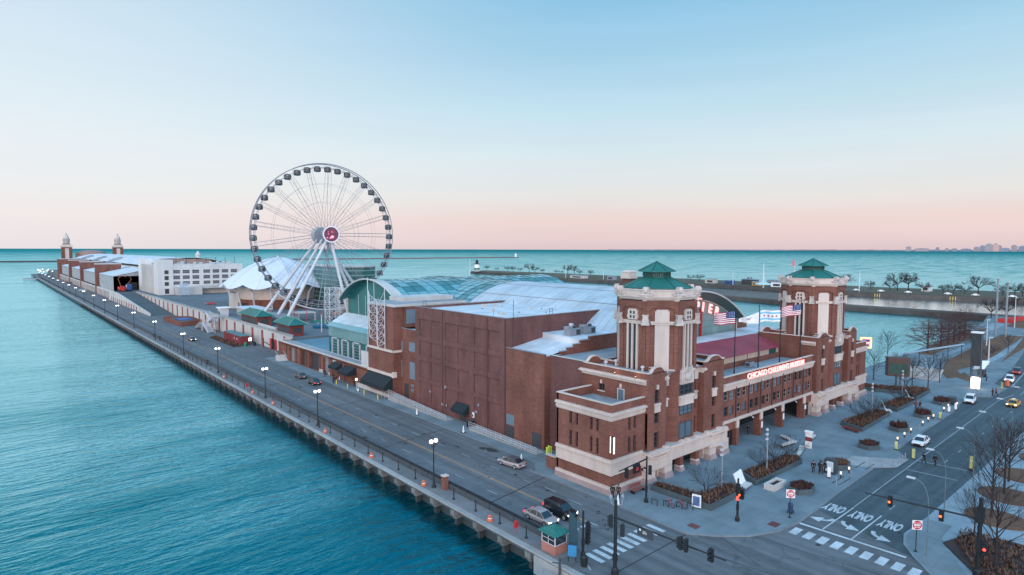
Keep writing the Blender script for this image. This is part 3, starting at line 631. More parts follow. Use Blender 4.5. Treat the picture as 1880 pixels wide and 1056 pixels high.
    pn = MB(T); pn.box(69.45,59.3,11.75,69.6,60.7,11.9); pn.box(69.45,59.85,12.97,69.6,60.15,13.5); pn.box(69.45,56.1,12.9,69.6,56.45,13.5); P(pn, 'window_sill', LIME)
    pn = MB(T); panes(pn, 'x', 69.58, 55.6, 56.9, 10.95, 12.8, 1, 1, 1, .12); P(pn, 'roof_door', [SGL, WMET])
    mb = MB(T)
    for o_, a, b in ((.15,14.0,14.25),(.3,14.25,14.45),(.55,14.45,14.62),(.42,14.62,14.77)):
        mb.box(69.6-o_,51.75,a,69.6,63.7+o_,b); mb.box(73.6,52.6-.9-o_,a,74.25,52.6,b); mb.box(83.6,52.6-.9-o_,a,84.2,52.6,b); mb.box(89.6,51.8,a,89.6+o_,54.5,b)
    P(mb, 'cornice', LIME)
    # base band over the arcade with portals
    mb = MB(T)
    for o_, a, b in ((.5,2.35,4.1),(.72,4.1,4.28),(.58,4.28,4.5)): mb.box(69.0,51.5-o_,a,90.2,51.5,b)
    mb.box(69.0,51.5,2.35,90.2,52.6,4.5)
    for a, b in ((69.0,74.8),(84.8,90.4)):
        mb.box(a,50.85,1.85,b,51.6,2.6)
        for q0, q1 in ((a,a+1.75),(b-1.85,b)):
            mb.box(q0,50.85,.9,q1,51.9,1.9)
        mb.box(a+.3,50.7,3.9,b-.3,51.0,4.1); mb.box(a+.5,50.6,4.1,b-.5,51.2,4.4)
        for i in range(6):   # carved swag
            t = (i+.5)/6; mb.box(a+.6+(b-a-1.2)*i/6,50.78,3.75-.35*sin(pi*t),a+.6+(b-a-1.2)*(i+1)/6,50.98,3.95-.3*sin(pi*t))
    for x in (73.2,77.3,78.7,81.2,84.2,87.6): mb.box(x,51.0,4.5,x+.9,51.5,4.72)
    P(mb, 'stone_band', LIME)
    mb = MB(T)
    for a, b in ((69.0,70.85),(72.95,74.8),(84.8,86.6),(88.5,90.4)):
        mb.prism([(a-.15,50.55),(b+.15,50.55),(b+.15,51.9),(a-.15,51.9)],0,.9,[(a,50.8),(b,50.8),(b,51.9),(a,51.9)]); mb.cut()
    for x in (77.0,81.2): mb.prism([(x-.1,50.75),(x+1.1,50.75),(x+1.1,52),(x-.1,52)],0,.8,[(x+.05,50.95),(x+.95,50.95),(x+.95,52),(x+.05,52)]); mb.cut()
    mb.each('plinth', GRAN, HH)
    mb = MB(T)
    for x in (77.0,81.2): mb.box(x+.1,51.05,.95,x+.9,52,2.4); mb.cut()
    mb.each('arcade_pier', BR, HH)
    mb = MB(T)
    for x in (77.0,81.2): mb.prism([(x+.0,50.9),(x+1.0,50.9),(x+1.0,52),(x,52)],.8,.97,[(x+.1,51.05),(x+.9,51.05),(x+.9,52),(x+.1,52)])
    for a, b in ((69.6,71.3),(72.6,74.9),(84.6,87),(88.3,90.2)): mb.box(a,51.9,0,b,53.4,2.35)
    mb.box(69.2,52.6,2.35,90,54,4.4)
    P(mb, 'stone_reveal', LIME)
    mb = MB(T); mb.mi = 0; mb.box(69.6,53.4,0,90.2,53.6,2.4); mb.mi = 1
    x = 75.2
    while x < 84.6: mb.box(x,53.33,0,x+.08,53.4,2.4); x += 1.05
    for x in (71.3,72.5,87.0,88.2): mb.box(x,53.3,0,x+.07,53.4,2.4)
    P(mb, 'entrance_glazing', [DGL, WINF])
    # ---- octagonal tower
    cx, cy, ap = 79.1, 57.25, 5.6
    TW = thing('t', 't', 't'); bpy.data.objects.remove(TW)
    k8 = 1/cos(pi/8)
    octp = lambda a, sx=cx, sy=cy: [(sx+a*k8*cos(pi/8+i*pi/4), sy+a*k8*sin(pi/8+i*pi/4)) for i in range(8)]
    mb = MB(T); mb.prism(octp(ap),4.5,25.6); tw = P(mb, 'tower', BR)
    # face frames (local: face centre direction ang)
    def face(mbx, ang, a, b, z0, z1, o0, o1):
        # box on an octagon face: tangential a..b, radial o0..o1 beyond apothem
        c, s_ = cos(ang), sin(ang)
        vs = []
        for z in (z0,z1):
            for t, o_ in ((a,o0),(b,o0),(b,o1),(a,o1)):
                r_ = ap+o_; vs.append((cx+r_*c-t*s_, cy+r_*s_+t*c, z))
        mbx.add(vs, [(0,3,2,1),(4,5,6,7),(0,1,5,4),(1,2,6,5),(2,3,7,6),(3,0,4,7)])
    hw = ap*math.tan(pi/8)
    fr = MB(T)
    for i in range(8):
        ang = i*pi/4
        face(fr, ang, -hw-.02, -hw+.55, 14.9, 25.6, 0, .2); face(fr, ang, hw-.55, hw+.02, 14.9, 25.6, 0, .14)
        n = 10; w_ = hw-.55
        for j in range(n):   # brick spandrel above a segmental arch
            t0, t1 = -w_+2*w_*j/n, -w_+2*w_*(j+1)/n; tm = (t0+t1)/2
            h = 23.9+.75*math.sqrt(max(0,1-(tm/w_)**2*.98)); face(fr, ang, t0, t1, h, 25.6, 0, .2)
    P(fr, 'arched_brick_frame', BR, tw)
    tr = MB(T)
    for i in range(8):
        ang = i*pi/4; car = i % 2 == 0; zb = 15.7 if not (i in (5,7)) else 15.9
        if car:
            for a, b in ((-1.0,-.72),(-.14,.14),(.72,1.0)): face(tr, ang, a, b, 15.0, 22.0, 0, .3)
            n = 8
            face(tr, ang, -.85, .85, 22.6, 24.0, 0, .3); face(tr, ang, -.65, .65, 24.0, 24.2, 0, .3); face(tr, ang, -1.0,1.0,22.9,23.3,0,.26)
        else:
            face(tr, ang, -1.05, 1.05, 15.2, 24.0, 0, .22); face(tr, ang, -.85, .85, 24.0, 24.2, 0, .22); face(tr, ang, -1.9,1.9,15.2,15.4,0,.5)
        face(tr, ang, -1.65, 1.65, 22.0, 22.3, 0, .36); face(tr, ang, -1.75, 1.75, 22.3, 22.48, 0, .46)
    P(tr, 'stone_pilaster', LIME, tw)
    sl = MB(T)
    for i in (0,2,4,6):
        ang = i*pi/4
        for a, b in ((-.72,-.14),(.14,.72)): face(sl, ang, a, b, 15.0, 22.0, 0, .06)
        for a in (-.42,.18):
            for z in (22.8,23.45): face(sl, ang, a, a+.3, z, z+.42, .3, .33)
    P(sl, 'louvre_slot', DGL, tw)
    br_ = MB(T)
    for i in range(8):
        x, y = octp(ap+.22)[i]; a = pi/8+i*pi/4
        br_.cbox(x, y, 21.9, .75, 1.15, .35, a); br_.cbox(x, y, 22.25, .62, .95, .55, a); br_.cbox(x, y, 22.8, .62, .75, .5, a); br_.cbox(x, y, 23.3, .7, .9, .15, a); br_.cut()
    br_.each('corner_bracket', LIMED, tw)
    co = MB(T)
    for o_, a, b in ((.2,25.45,25.75),(.38,25.75,26.0),(.6,26.0,26.22),(.5,26.22,26.3),(.25,26.3,27.0),(.36,27.0,27.14)): co.prism(octp(ap+o_),a,b)
    P(co, 'cornice', LIME, tw)
    ur = MB(T)
    for i in range(8):
        x, y = octp(ap+.2)[i]; a = pi/8+i*pi/4
        ur.cbox(x, y, 26.3, .7, 1.5, .3, a); ur.cbox(x, y, 26.6, .55, 1.0, .75, a); ur.cbox(x, y, 27.35, .6, .72, .2, a); ur.smooth = True; ur.ball((x+.22*cos(a),y+.22*sin(a),27.05), .38, 10, 6, 1.3); ur.smooth = False
        for s_ in (-1,1): ur.cbox(x-s_*.75*sin(a), y+s_*.75*cos(a), 26.3, .5, .55, .3, a)
        ur.cut()
    ur.each('carved_cartouche', LIMED, tw)
    dr = MB(T); dr.prism(octp(4.7),26.9,27.35); P(dr, 'roof_drum', COPD, tw)
    rf = MB(T); rf.prism(octp(5.0),27.3,28.75,octp(2.05)); rf.prism(octp(5.1),27.22,27.32); rf.prism(octp(2.65),29.72,31.15,octp(.05)); rf.prism(octp(2.75),29.62,29.73)
    rf.lathe([(.1,31.1),(.12,31.2),(.02,31.35)],cx,cy,8)
    P(rf, 'roof', COP, tw)
    hp = MB(T)
    for A, B_, z0, z1 in ((octp(5.03),octp(2.08),27.33,28.77),(octp(2.68),octp(.06),29.75,31.17)):
        for p, q in zip(A, B_): hp.tube((*p,z0),(*q,z1),.06,5)
    P(hp, 'roof_ridge', COPD, tw)
    la = MB(T); la.prism(octp(1.95),28.75,28.95)
    for i in range(8):
        p, q = octp(1.95)[i], octp(1.95)[(i+1)%8]
        for j in range(5): t = j/5; la.cbox(p[0]+(q[0]-p[0])*t, p[1]+(q[1]-p[1])*t, 28.9, .12,.12,.72, 0)
    la.prism(octp(2.05),29.5,29.64); P(la, 'lantern_frame', COPD, tw)
    lg = MB(T); lg.prism(octp(1.7),28.9,29.6); P(lg, 'lantern_glass', M('pale_lantern_glass',(.25,.33,.28),.3,var=.4,scale=2), tw)
    # ---- tower front bay windows and crest
    a, b = 77.45, 80.75
    for z0, z1 in ((11.4,12.95),(8.35,9.75),(4.8,7.2)):
        mb = MB(T); mb.mi = 0; panes(mb, 'y', 51.62, a, b, z0, z1, 1, 3 if z1 > 8 else 2, 2 if z1 > 8 else 1, .13); P(mb, 'wide_window', [SGL if z1 < 10 else DGL, WINF])
    pn = MB(T); pn.box(a-.1,51.35,9.85,b+.1,51.66,11.3); pn.box(a-.2,51.2,10.95,b+.2,51.66,11.2); pn.box(a-.15,51.3,9.85,b+.15,51.66,10.05); P(pn, 'stone_panel', LIME)
    pn = MB(T); pn.box(a+.05,51.3,13.05,b-.05,51.66,14.9); pn.box(a-.15,51.15,14.85,b+.15,51.66,15.2); pn.box(a+.5,51.2,15.2,b-.5,51.66,15.5)
    pn.smooth = True; pn.lathe([(.01,13.3),(.75,13.7),(.85,14.2),(.6,14.7),(.01,14.85)],(a+b)/2,51.3,10,0,1,.35); pn.smooth = False
    for s_ in (-1,1): pn.cbox((a+b)/2+s_*1.15,51.25,13.4,.35,.2,1.3); pn.cbox((a+b)/2+s_*.7,51.2,15.2,.5,.2,.5)
    P(pn, 'carved_crest', LIMED)
# ---- middle block between the towers
mb = MB(); XL, XR = 90.2, 123.8; bw = (XR-XL)/8
H = []
for i in range(8):
    a = XL+i*bw
    for c in (a+.52, a+2.28):
        for z0, z1 in ((8.2,9.75),(5.65,7.2)): H.append((c,c+1.4,z0,z1))
mb.wall('y', 52.0, XL, XR, 4.9, 12.15, H, .28, 1)
mb.box(XL,52.02,11.0,XR,52.3,12.15); mb.box(XL,58.6,4.9,XR,58.9,12)
P(mb, 'wall', BR)
mb = MB()
for i in range(1,8): mb.box(XL+i*bw-.11,51.86,4.95,XL+i*bw+.11,52,11); mb.cut()
mb.each('downpipe', M('brown_downpipe',(.07,.03,.028),.6), HH)
for (a, b, z0, z1) in H: window('y', 52.0, a, b, z0, z1, HH, None, .28, 1, 1, 2, SGL if rw.random() < .3 else DGL, CREAM if rw.random() < .5 else WINF)
mb = MB(); mb.box(XL,52.3,10.9,XR,58.6,11.0); P(mb, 'flat_roof', GROOF)
mb = MB(); mb.box(XL,51.9,12.15,XR,52.4,12.27); P(mb, 'parapet_cap', LIME)
mb = MB()
for o_, a, b in ((.1,9.9,10.3),(.25,10.3,10.6),(.18,10.6,10.85),(.5,10.85,11.0),(.4,11.0,11.1)): mb.box(XL,52-o_,a,XR,52,b)
P(mb, 'cornice', LIME)
mb = MB()
for o_, a, b in ((.12,4.4,4.7),(.3,4.7,4.95)): mb.box(XL,52-o_,a,XR,52,b)
mb.box(XL,52.0,4.4,XR,58,4.9)
for x in (95.05,103.25,111.4,120.4): mb.box(x-.42,51.82,3.1,x+.42,52.05,4.4)
P(mb, 'stone_band', LIME)
mb = MB()
for x in (95.05,103.25,111.4,120.4): mb.box(x-.45,51.85,0,x+.45,53.2,3.1); mb.box(x-.38,52.06,3.1,x+.38,53.1,4.4); mb.cut()
mb.each('arcade_pier', BR, HH); mb = MB(); mb.box(90.4,52.1,3.0,94.6,52.5,4.4); mb.cut().box(120.8,52.1,3.0,123.8,52.5,4.4); mb.each('spandrel', BR, HH)
mb = MB(); mb.box(90.2,57.6,0,123.8,57.8,4.4); mb.box(90.4,52.6,0,94.6,52.7,3.0); mb.box(120.8,52.6,0,123.8,52.7,3.0); P(mb, 'entrance_glazing', DGL)
mb = MB()
for x in [90.6+i for i in range(4)]+[121.0,122,123]: mb.box(x,52.5,0,x+.07,52.6,3.0)
for x in range(96,121,2): mb.box(x,57.5,0,x+.1,57.6,4.4)
for x0_, x1_ in ((95.5,102.8),(103.7,110.9),(111.9,120)): mb.box(x0_,52.3,4.05,x1_,52.36,4.25)
P(mb, 'entrance_frame', DGR)
mb = MB()
for x in (103.05,111.2): mb.box(x-.05,51.72,1.6,x+.45,51.8,2.7); mb.cut()
mb.box(120.2,51.72,2.0,120.8,51.8,2.8)
mb.each('notice_board', WHT, HH)
mb = MB()
for x in (99.2,107.3,115.6): mb.tube((x,51.4,4.35),(x,51.95,4.6),.05); mb.ball((x,51.35,4.25),.14,8,5); mb.cut()
mb.each('wall_lamp', WMET, HH)
mb = MB(); mb.box(90.6,58.9,10.9,123.6,64,13.25); P(mb, 'penthouse_wall', TANW)
mb = MB()
for x in (96.5,101.3,106.0,110.8,115.5): mb.box(x,58.82,11,x+.1,58.9,13.25)
mb.box(119.5,58.8,11,122.3,58.9,13.1)
P(mb, 'penthouse_joint', COPD)
mb = MB(); mb.add([(90.4,58.3,13.2),(123.7,58.3,13.2),(123.7,64.2,15.15),(90.4,64.2,15.15),(90.4,58.3,13.3),(123.7,58.3,13.3),(123.7,64.2,15.25),(90.4,64.2,15.25)],[(0,3,2,1),(4,5,6,7),(0,1,5,4),(1,2,6,5),(2,3,7,6),(3,0,4,7)]); P(mb, 'red_roof', REDR)
# ---- lit lettering on the parapet
lt = MB(); lt.add(*text_mesh("CHICAGO CHILDREN'S MUSEUM", 1.28, .08, (97.2,51.45,11.15), (1,0,0), (0,0,1), True, sx=1.0))
xs = [v[0] for v in lt.v]; w_ = max(xs)-min(xs); k_ = 21.3/w_; lt.v = [(97.2+(x-min(xs))*k_, y, z) for x,y,z in lt.v]
n1 = thing('museum_sign', 'red neon sign reading CHICAGO CHILDREN\'S MUSEUM along the parapet', 'sign', (107,51.5,11.1)); lt.build('lettering', NEON, n1)
m = MB(); m.box(97,51.55,11.15,118.7,51.6,11.2); m.box(97,51.55,11.95,118.7,51.6,12.0)
for x in range(98,119,3): m.box(x,51.55,11.1,x+.05,51.9,12.1)
m.build('sign_rail', BLK, n1)
# ---- chimney, AC, vents on roofs
c = thing('chimney', 'brick chimney with limestone cap rising behind the near octagonal tower', 'chimney', (83.4,66,15.2)); m = MB(); m.box(82.6,65.2,15.2,84.2,66.8,28.1); m.build('shaft', BR, c)
m = MB(); m.box(82.4,65.0,28.1,84.4,67.0,28.5); m.box(82.5,65.1,28.5,84.3,66.9,29.2); m.prism([(82.4,65),(84.4,65),(84.4,67),(82.4,67)],29.2,29.5,[(82.9,65.5),(83.9,65.5),(83.9,66.5),(82.9,66.5)]); m.build('cap', LIME, c)
def ac(x, y, z, w, d, h, lab, rz=0):
    r = thing('rooftop_unit', lab, 'air conditioner', (x,y,z), rz, 'rooftop ventilation units'); 
    m = MB(); m.cbox(0,0,0,w*.9,d*.9,.15); m.cbox(0,0,.15,w,d,h); o = m.build('casing', GRY); 
    o.parent = r
    m = MB(); m.lathe([(min(w,d)*.34,h+.15),(min(w,d)*.34,h+.35),(min(w,d)*.28,h+.36)],0,0,12); o = m.build('fan', DGR); o.parent = r
    m = MB(); m.cbox(-w/2-.02,0,.4,.04,d*.7,h*.6); o = m.build('grille', DGR); o.parent = r
    return r
ac(92.6,55.6,11.0,1.6,1.2,.8,'grey air unit at the near tower end of the flagpole terrace')
ac(108,56.8,11.0,1.6,1.0,.9,'grey air unit on the museum terrace between second and third flagpole')
for i,(x,y) in enumerate([(73.5,60.5),(72.4,54.6),(71.6,60.9)]):
    r = thing('roof_vent', ['slim roof vent near the back of the near tower block','white capped roof vent beside the near tower foot','small pale roof vent at the corner of the near tower block'][i], 'vent', (x,y,15.06)); m = MB(); m.lathe([(.16,15.06),(.16,15.7),(.3,15.72),(.3,15.95),(.1,16.05)],x,y,10); m.build('pipe', WMET, r)
# neon corner sign
r = thing('corner_sign', 'narrow vertical sign edged with lit bulbs on the wing corner', 'sign', (62.2,51.4,6.0)); m = MB(); m.cbox(62.0,51.4,6.05,.2,.5,2.3,rad(0)); m.build('sign_box', DGR, r)
m = MB()
for yy in (51.12,51.68):
    for q in range(13): m.ball((61.9,yy,6.15+.17*q), .075, 6, 4)
    m.box(61.95,yy-.05,6.1,62.05,yy+.05,8.3)
m.build('bulb', BULBW, r)
# uplights that wash the tower feet, fixtures on the roofs
for i,(x,y,z,lab) in enumerate([(75.6,53.2,15.1,'small warm uplight at the front foot of the near tower'),(69.25,53.4,14.85,'small warm uplight on the cornice at the near tower block corner'),(69.25,57.2,14.85,'small warm uplight on the cornice along the near tower block side'),(131.6,53.2,15.1,'small warm uplight at the front foot of the far tower'),(132.2,52.6,15.1,'second warm uplight beside the far tower foot')]):
    r = thing('uplight', lab, 'lamp', (x,y,z), 0, 'warm uplights'); m = MB(); m.lathe([(.12,z),(.14,z+.16)],x,y,8); m.build('housing', BLK, r); m = MB(); m.lathe([(.11,z+.16),(.11,z+.18)],x,y,8); m.build('lens', WARM, r)
    ld = bpy.data.lights.new('uplight','POINT'); ld.energy = 7; ld.color = (1.,.5,.25); ld.shadow_soft_size = .12; lo = bpy.data.objects.new('uplight_lamp', ld); COL.objects.link(lo); lo.parent = r; lo.location = (-.1,-.15,.35)
# flags
def flag(i, x, ztop, zf, kind, lab, ln=3.4, droop=.12):
    y0 = 54.0; r = thing('flagpole', lab, 'flag', (x,y0,11.0), 0, 'flags on the museum terrace')
    m = MB(); m.lathe([(.12,11),(.10,14),(.06,ztop)],x,y0,8); m.ball((x,y0,ztop+.1),.12,8,5); m.build('pole', BLK, r)
    nx, nz, h = 28, 13, 2.15; D = Vector((-.58,.81,0)); NN = Vector((-.81,-.58,0))
    def pt(a, b, off=0):
        u = a/nx; v = b/nz; w_ = .26*u**.7*sin(u*9+v*1.3+i*2)+off
        z = zf-h*v*(1-.28*u if kind == 'seal' else 1)-droop*ln*u-(.95*u*(1-v) if kind == 'seal' else 0)+.10*u*sin(u*8+i)
        p = Vector((x,y0,z))+D*(.06+ln*u)+NN*w_; return p
    m = MB(); m.add([pt(a,b) for a in range(nx+1) for b in range(nz+1)], [])
    for a in range(nx):
        for b in range(nz):
            q = a*(nz+1)+b; m.f.append([q,q+nz+1,q+nz+2,q+1]); m.sm.append(True)
            m.m.append((2 if (a < nx*.42 and b < 7) else (0 if b % 2 == 0 else 1)) if kind == 'us' else ((3 if b in (2,3,9,10) else 1) if kind == 'city' else 1))
    m.build('cloth', FLM, r)
    def mark(m, u, v, pts):
        m.add([pt(u*nx+q[0]/ln*nx, v*nz-q[1]/h*nz, .04) for q in pts], [tuple(range(len(pts)))])
    m = MB()
    if kind == 'city':
        for s in range(4): mark(m, .2+.2*s, .5, [((.22 if q%2==0 else .11)*sin(pi*q/6), (.22 if q%2==0 else .11)*cos(pi*q/6)) for q in range(12)])
        m.build('star', M('flag_star',(.25,.02,.05),.8,var=0), r)
    if kind == 'us':
        for a in range(5):
            for b in range(4): mark(m, .05+.075*a, .06+.12*b, [(0,.06),(.06,0),(0,-.06),(-.06,0)])
        m.build('star', WHT, r)
    if kind == 'seal':
        rr = random.Random(4)
        for q in range(24):
            u, v, w = .5+rr.gauss(0,.08), .42+rr.gauss(0,.11), rr.uniform(.06,.16); m.mi = q%3; mark(m, u, v, [(0,.6*w),(w,0),(0,-.6*w),(-w,0)])
        m.mi = 2; mark(m, .5, .84, [(-.5,0),(.5,0),(.5,.07),(-.5,.07)])
        m.build('seal', [M('seal_dark',(.1,.06,.05),.8,var=0),M('seal_brown',(.35,.18,.1),.8,var=0),M('seal_grey',(.15,.2,.3),.8,var=0)], r)
FLM = [M('flag_red',(.45,.03,.06),.8,var=0), WHT, M('flag_blue',(.02,.05,.18),.8,var=0), M('flag_sky',(.2,.5,.72),.8,var=0)]
flag(0, 97.3, 22.7, 22.5, 'us', 'stars and stripes flag on the flagpole nearest the near octagonal tower')
flag(1, 105.6, 22.9, 21.8, 'seal', 'white flag with a small brown seal, between the striped flag and the four star flag')
flag(2, 113.9, 23.4, 21.6, 'city', 'pale flag with blue bands and four dark stars over the museum terrace', 3.6, -.03+.06)
flag(3, 122.5, 23.4, 22.3, 'us', 'stars and stripes flag flying in front of the far octagonal tower', 3.6, .16)
# ---------------------------------------------------------------- theatre complex along the dock road
TH = thing('theatre_building', 'tall blank brick theatre block with white roof and recessed wall panels', 'building', (80,95,0))
mb = MB(); X = 68.4
pan = []
cols = [(105.2,108.9),(101.0,104.7),(95.8,99.6),(91.6,95.3),(86.3,90.1),(82.4,85.8)]
rows = [(15.0,18.5),(10.9,14.0),(6.3,9.9),(1.2,5.5)]
for a, b in cols:
    for c, d in rows: pan.append((a,b,c,d))
mb.wall('x', X, 80.8, 110.4, 0, 20.95, pan, .2, 1)
for a, b, c, d in pan: mb.box(X+.2,a,c,X+.4,b,d)
mb.wall('y', 80.8, X, 93.5, 0, 20.95); mb.box(X+.02,110.1,0,93,110.4,20.9); mb.box(93.2,81,0,93.5,110.4,20.9); mb.box(X+.45,80.82,0,X+.5,110.2,20.3)
mb.quad((X+.3,80.8,20.4),(X+.3,110.4,20.4),(X+.3,110.4,20.95),(X+.3,80.8,20.95)); mb.quad((X,81.1,20.4),(93.5,81.1,20.4),(93.5,81.1,20.95),(X,81.1,20.95))
mb.build('wall', BRD, TH)
mb = MB(); mb.box(X-.06,80.74,20.95,X+.34,110.45,21.03); mb.box(X+.34,80.74,20.95,93.6,81.14,21.03); mb.box(X+.34,110.1,20.95,93.6,110.45,21.03); mb.build('parapet_cap', M('grey_coping',(.22,.2,.21),.6), TH)
mb = MB(); mb.box(X+.5,81.15,20.3,93.4,110.1,20.5); mb.build('roof', WROOF, TH)
mb = MB()
for x,y in ((76,92),(80,90.5),(84,87),(88.5,93),(79,101),(86,103)): mb.lathe([(.16,20.5),(.16,20.62)],x,y,8); mb.cut()
mb.each('roof_drain', DGR, TH)
mb = MB()
for x,y in ((70.6,110.2),(79.5,81.0)):
    for a in (-.4,.4): mb.tube((x+a,y,20.5),(x+a,y,22.1),.035); 
    mb.tube((x-.4,y,22.1),(x+.4,y,22.1),.035); mb.tube((x-.4,y,21.5),(x+.4,y,21.5),.03)
mb.build('roof_hatch_rail', BLK, TH)
mb = MB(); mb.path([(69.9,80.6,15.9),(69.9,80.6,24.2)],.05); mb.tube((69.3,80.6,23.2),(70.5,80.6,23.2),.02); mb.path([(69.0,85,20.5),(69.0,85,22.5)],.03); mb.build('aerial', DGR, TH)
rv_ = random.Random(3)
for y_ in (85.95,100.3): m = MB(); m.box(68.3,y_-.07,.2,68.4,y_+.07,20.6); m.build('downpipe', M('brown_rainwater_pipe',(.08,.04,.035),.6), TH)
for q in range(7):
    y_ = rv_.uniform(82,109); z_ = rv_.uniform(1.5,6); m = MB(); m.box(68.32,y_,z_,68.4,y_+rv_.uniform(.3,.7),z_+rv_.uniform(.3,.6)); m.build('wall_vent', GRY, TH)
for q in range(5):
    x_, y_ = rv_.uniform(72,90), rv_.uniform(84,107); m = MB(); m.cbox(x_,y_,20.5,rv_.uniform(.5,1.2),rv_.uniform(.5,1.1),rv_.uniform(.25,.6)); m.build('roof_hatch', CONCL, TH)
mb = MB(); mb.box(X-.09,80.9,0,X-.0,81.1,20.9); mb.build('downpipe', M('brown_pipe',(.06,.03,.03),.6), TH)
def awning(x0, y0, y1, z0, z1, out, lab, parent=None, slope=.35):
    r = thing('awning', lab, 'awning', (x0,(y0+y1)/2,z0), 0, 'black awnings along the dock road')
    m = MB(); k = z0+(z1-z0)*slope
    m.add([(x0,y0,z1),(x0-out,y0,k),(x0-out,y0,z0),(x0,y0,z0),(x0,y1,z1),(x0-out,y1,k),(x0-out,y1,z0),(x0,y1,z0)], [(0,1,2,3),(4,7,6,5),(0,4,5,1),(1,5,6,2)])
    m.build('canvas', CANV, r)
    m = MB(); m.box(x0-out,y0,z0-.05,x0-out+.06,y1,z0+.02); m.box(x0-out,y0,z0-.05,x0,y0+.06,z0+.02); m.box(x0-out,y1-.06,z0-.05,x0,y1,z0+.02); m.build('frame', DGR, r)
awning(68.35,91.5,95.6,1.9,3.6,1.4,'small black awning on the blank theatre wall over a side door')
awning(66.95,117.6,128.6,2.2,4.9,2.2,'long black awning under the stone band beside the access ramp',slope=.3)
awning(66.95,142.6,147.0,2.9,4.4,1.8,'small black awning nearest the garage doors')
awning(66.95,135.2,140.4,2.6,4.4,2.4,'deep black awning over the side entrance, middle of three')
def door(parent, y0, y1, z0, z1, x, mat, name='door'):
    m = MB(); m.box(x-.06,y0,z0,x+.05,y1,z1); m.mi = 1; m.box(x-.09,y0-.08,z0,x-.0,y0,z1+.08); m.box(x-.09,y1,z0,x-.0,y1+.08,z1+.08); m.box(x-.09,y0,z1,x-.0,y1,z1+.08); m.box(x-.11,y0+.15,z0+.9,x-.06,y0+.22,z0+1.1)
    return m.build(name, [mat, DGR], parent)
door(TH, 92.8, 94.2, .13, 2.2, X, DGR)
m = MB(); m.box(X-.08,89.9,1.5,X,90.5,2.5); m.build('wall_notice', WHT, TH)
# lower annex beside it
AN = thing('theatre_annex', 'lower brick annex with stepped parapet and white sloping roof', 'building', (78,76,0))
mb = MB(); mb.wall('x', 68.4, 71.1, 80.8, 0, 15.9); mb.wall('y', 71.1, 68.4, 90, 0, 15.5)
st = [(68.4,15.5),(72.2,15.5),(72.2,16.0),(73.8,16.0),(73.8,16.45),(75.4,16.45),(75.4,16.9),(77.0,16.9),(77.0,17.4),(79.2,17.4),(79.2,17.9),(91,17.9),(91,15.5)]
mb.add([(x,71.1,z) for x,z in st]+[(x,71.5,z) for x,z in st], [tuple(range(13)), tuple(range(25,12,-1))]+[(i,(i+1)%13,13+(i+1)%13,13+i) for i in range(13)])
mb.box(68.42,71.12,14.8,68.8,80.8,15.88)
mb.build('wall', BR, AN)
mb = MB(); mb.box(68.3,71.0,15.9,68.8,80.8,15.98)
for a, b, z in ((72.1,73.9,16.0),(73.7,75.5,16.45),(75.3,77.1,16.9),(76.9,79.3,17.4),(79.1,91,17.9)): mb.box(a,71.0,z,b,71.6,z+.07)
mb.box(68.8,71.0,15.5,72.2,71.6,15.57); mb.build('parapet_cap', M('grey_coping_stone',(.25,.23,.24),.6), AN)
mb = MB(); mb.add([(68.8,71.5,15.4),(77.2,71.5,16.6),(77.2,80.8,16.9),(68.8,80.8,15.6)],[(0,1,2,3)]); mb.add([(77.2,71.5,16.6),(77.2,80.8,16.9),(77.2,80.8,17.8),(77.2,71.5,17.5)],[(0,1,2,3)]); mb.add([(77.2,71.5,17.5),(89,71.5,17.5),(89,80.8,17.8),(77.2,80.8,17.8)],[(0,1,2,3)])
mb.build('roof', WROOF, AN)
mb = MB(); mb.box(68.34,78.6,2.5,68.42,80.6,4.3); mb.build('side_window', M('grey_blue_panel',(.13,.19,.23),.4), AN)
door(AN, 78.7, 80.5, .13, 2.2, 68.4, DGR); door(AN, 71.9, 73.8, .13, 2.5, 68.4, DGR)
def hvac(x, y, z, lab):
    r = thing('rooftop_unit', lab, 'air conditioner', (x,y,z), 0, 'rooftop ventilation units')
    m = MB(); m.box(x-1.4,y-.8,z,x+1.4,y+.8,z+1.3); m.box(x-1.6,y-.6,z+1.3,x-.6,y+.6,z+1.7); m.build('casing', GRY, r)
    m = MB(); m.box(x+.2,y-.84,z+.2,x+1.2,y-.8,z+1.1); m.build('grille', DGR, r); m = MB(); m.lathe([(.35,z+1.3),(.35,z+1.7),(.2,z+1.75)],x+.6,y,10); m.build('fan', DGR, r)
hvac(79.5,75.5,17.6,'grey rooftop unit beside the stepped annex parapet'); hvac(83.5,75.5,17.6,'grey rooftop unit nearest the white vault foot')
r = thing('roof_vent','pair of white vent stacks between the annex rooftop units','vent',(81.5,77.5,17.6)); m = MB(); m.lathe([(.3,17.6),(.3,19),(.45,19.05),(.45,19.4),(.1,19.5)],81.3,77.5,10); m.lathe([(.2,17.6),(.2,18.6),(.3,18.7)],82.2,77.9,10); m.build('pipe',WMET,r)
BK = thing('link_building', 'plain brick link between the annex and the head house', 'building', (78,67,0))
mb = MB(); mb.box(69.6,63.75,0,89.5,71.05,15.3); mb.box(69.6,63.75,15.3,69.9,71.05,15.75); mb.build('wall', BRD, BK)
mb = MB(); mb.box(69.9,63.8,15.31,89.4,71.0,15.36); mb.build('roof', GROOF, BK); mb = MB(); mb.box(69.5,63.75,15.75,70.0,71.05,15.83); mb.build('parapet_cap', CONCL, BK)
mb = MB()
for z0, z1 in ((7.2,11.0),(2.6,6.2)): mb.box(69.52,64.6,z0,69.62,66.6,z1)
mb.build('window', M('dark_blue_pane',(.06,.12,.16),.3), BK)
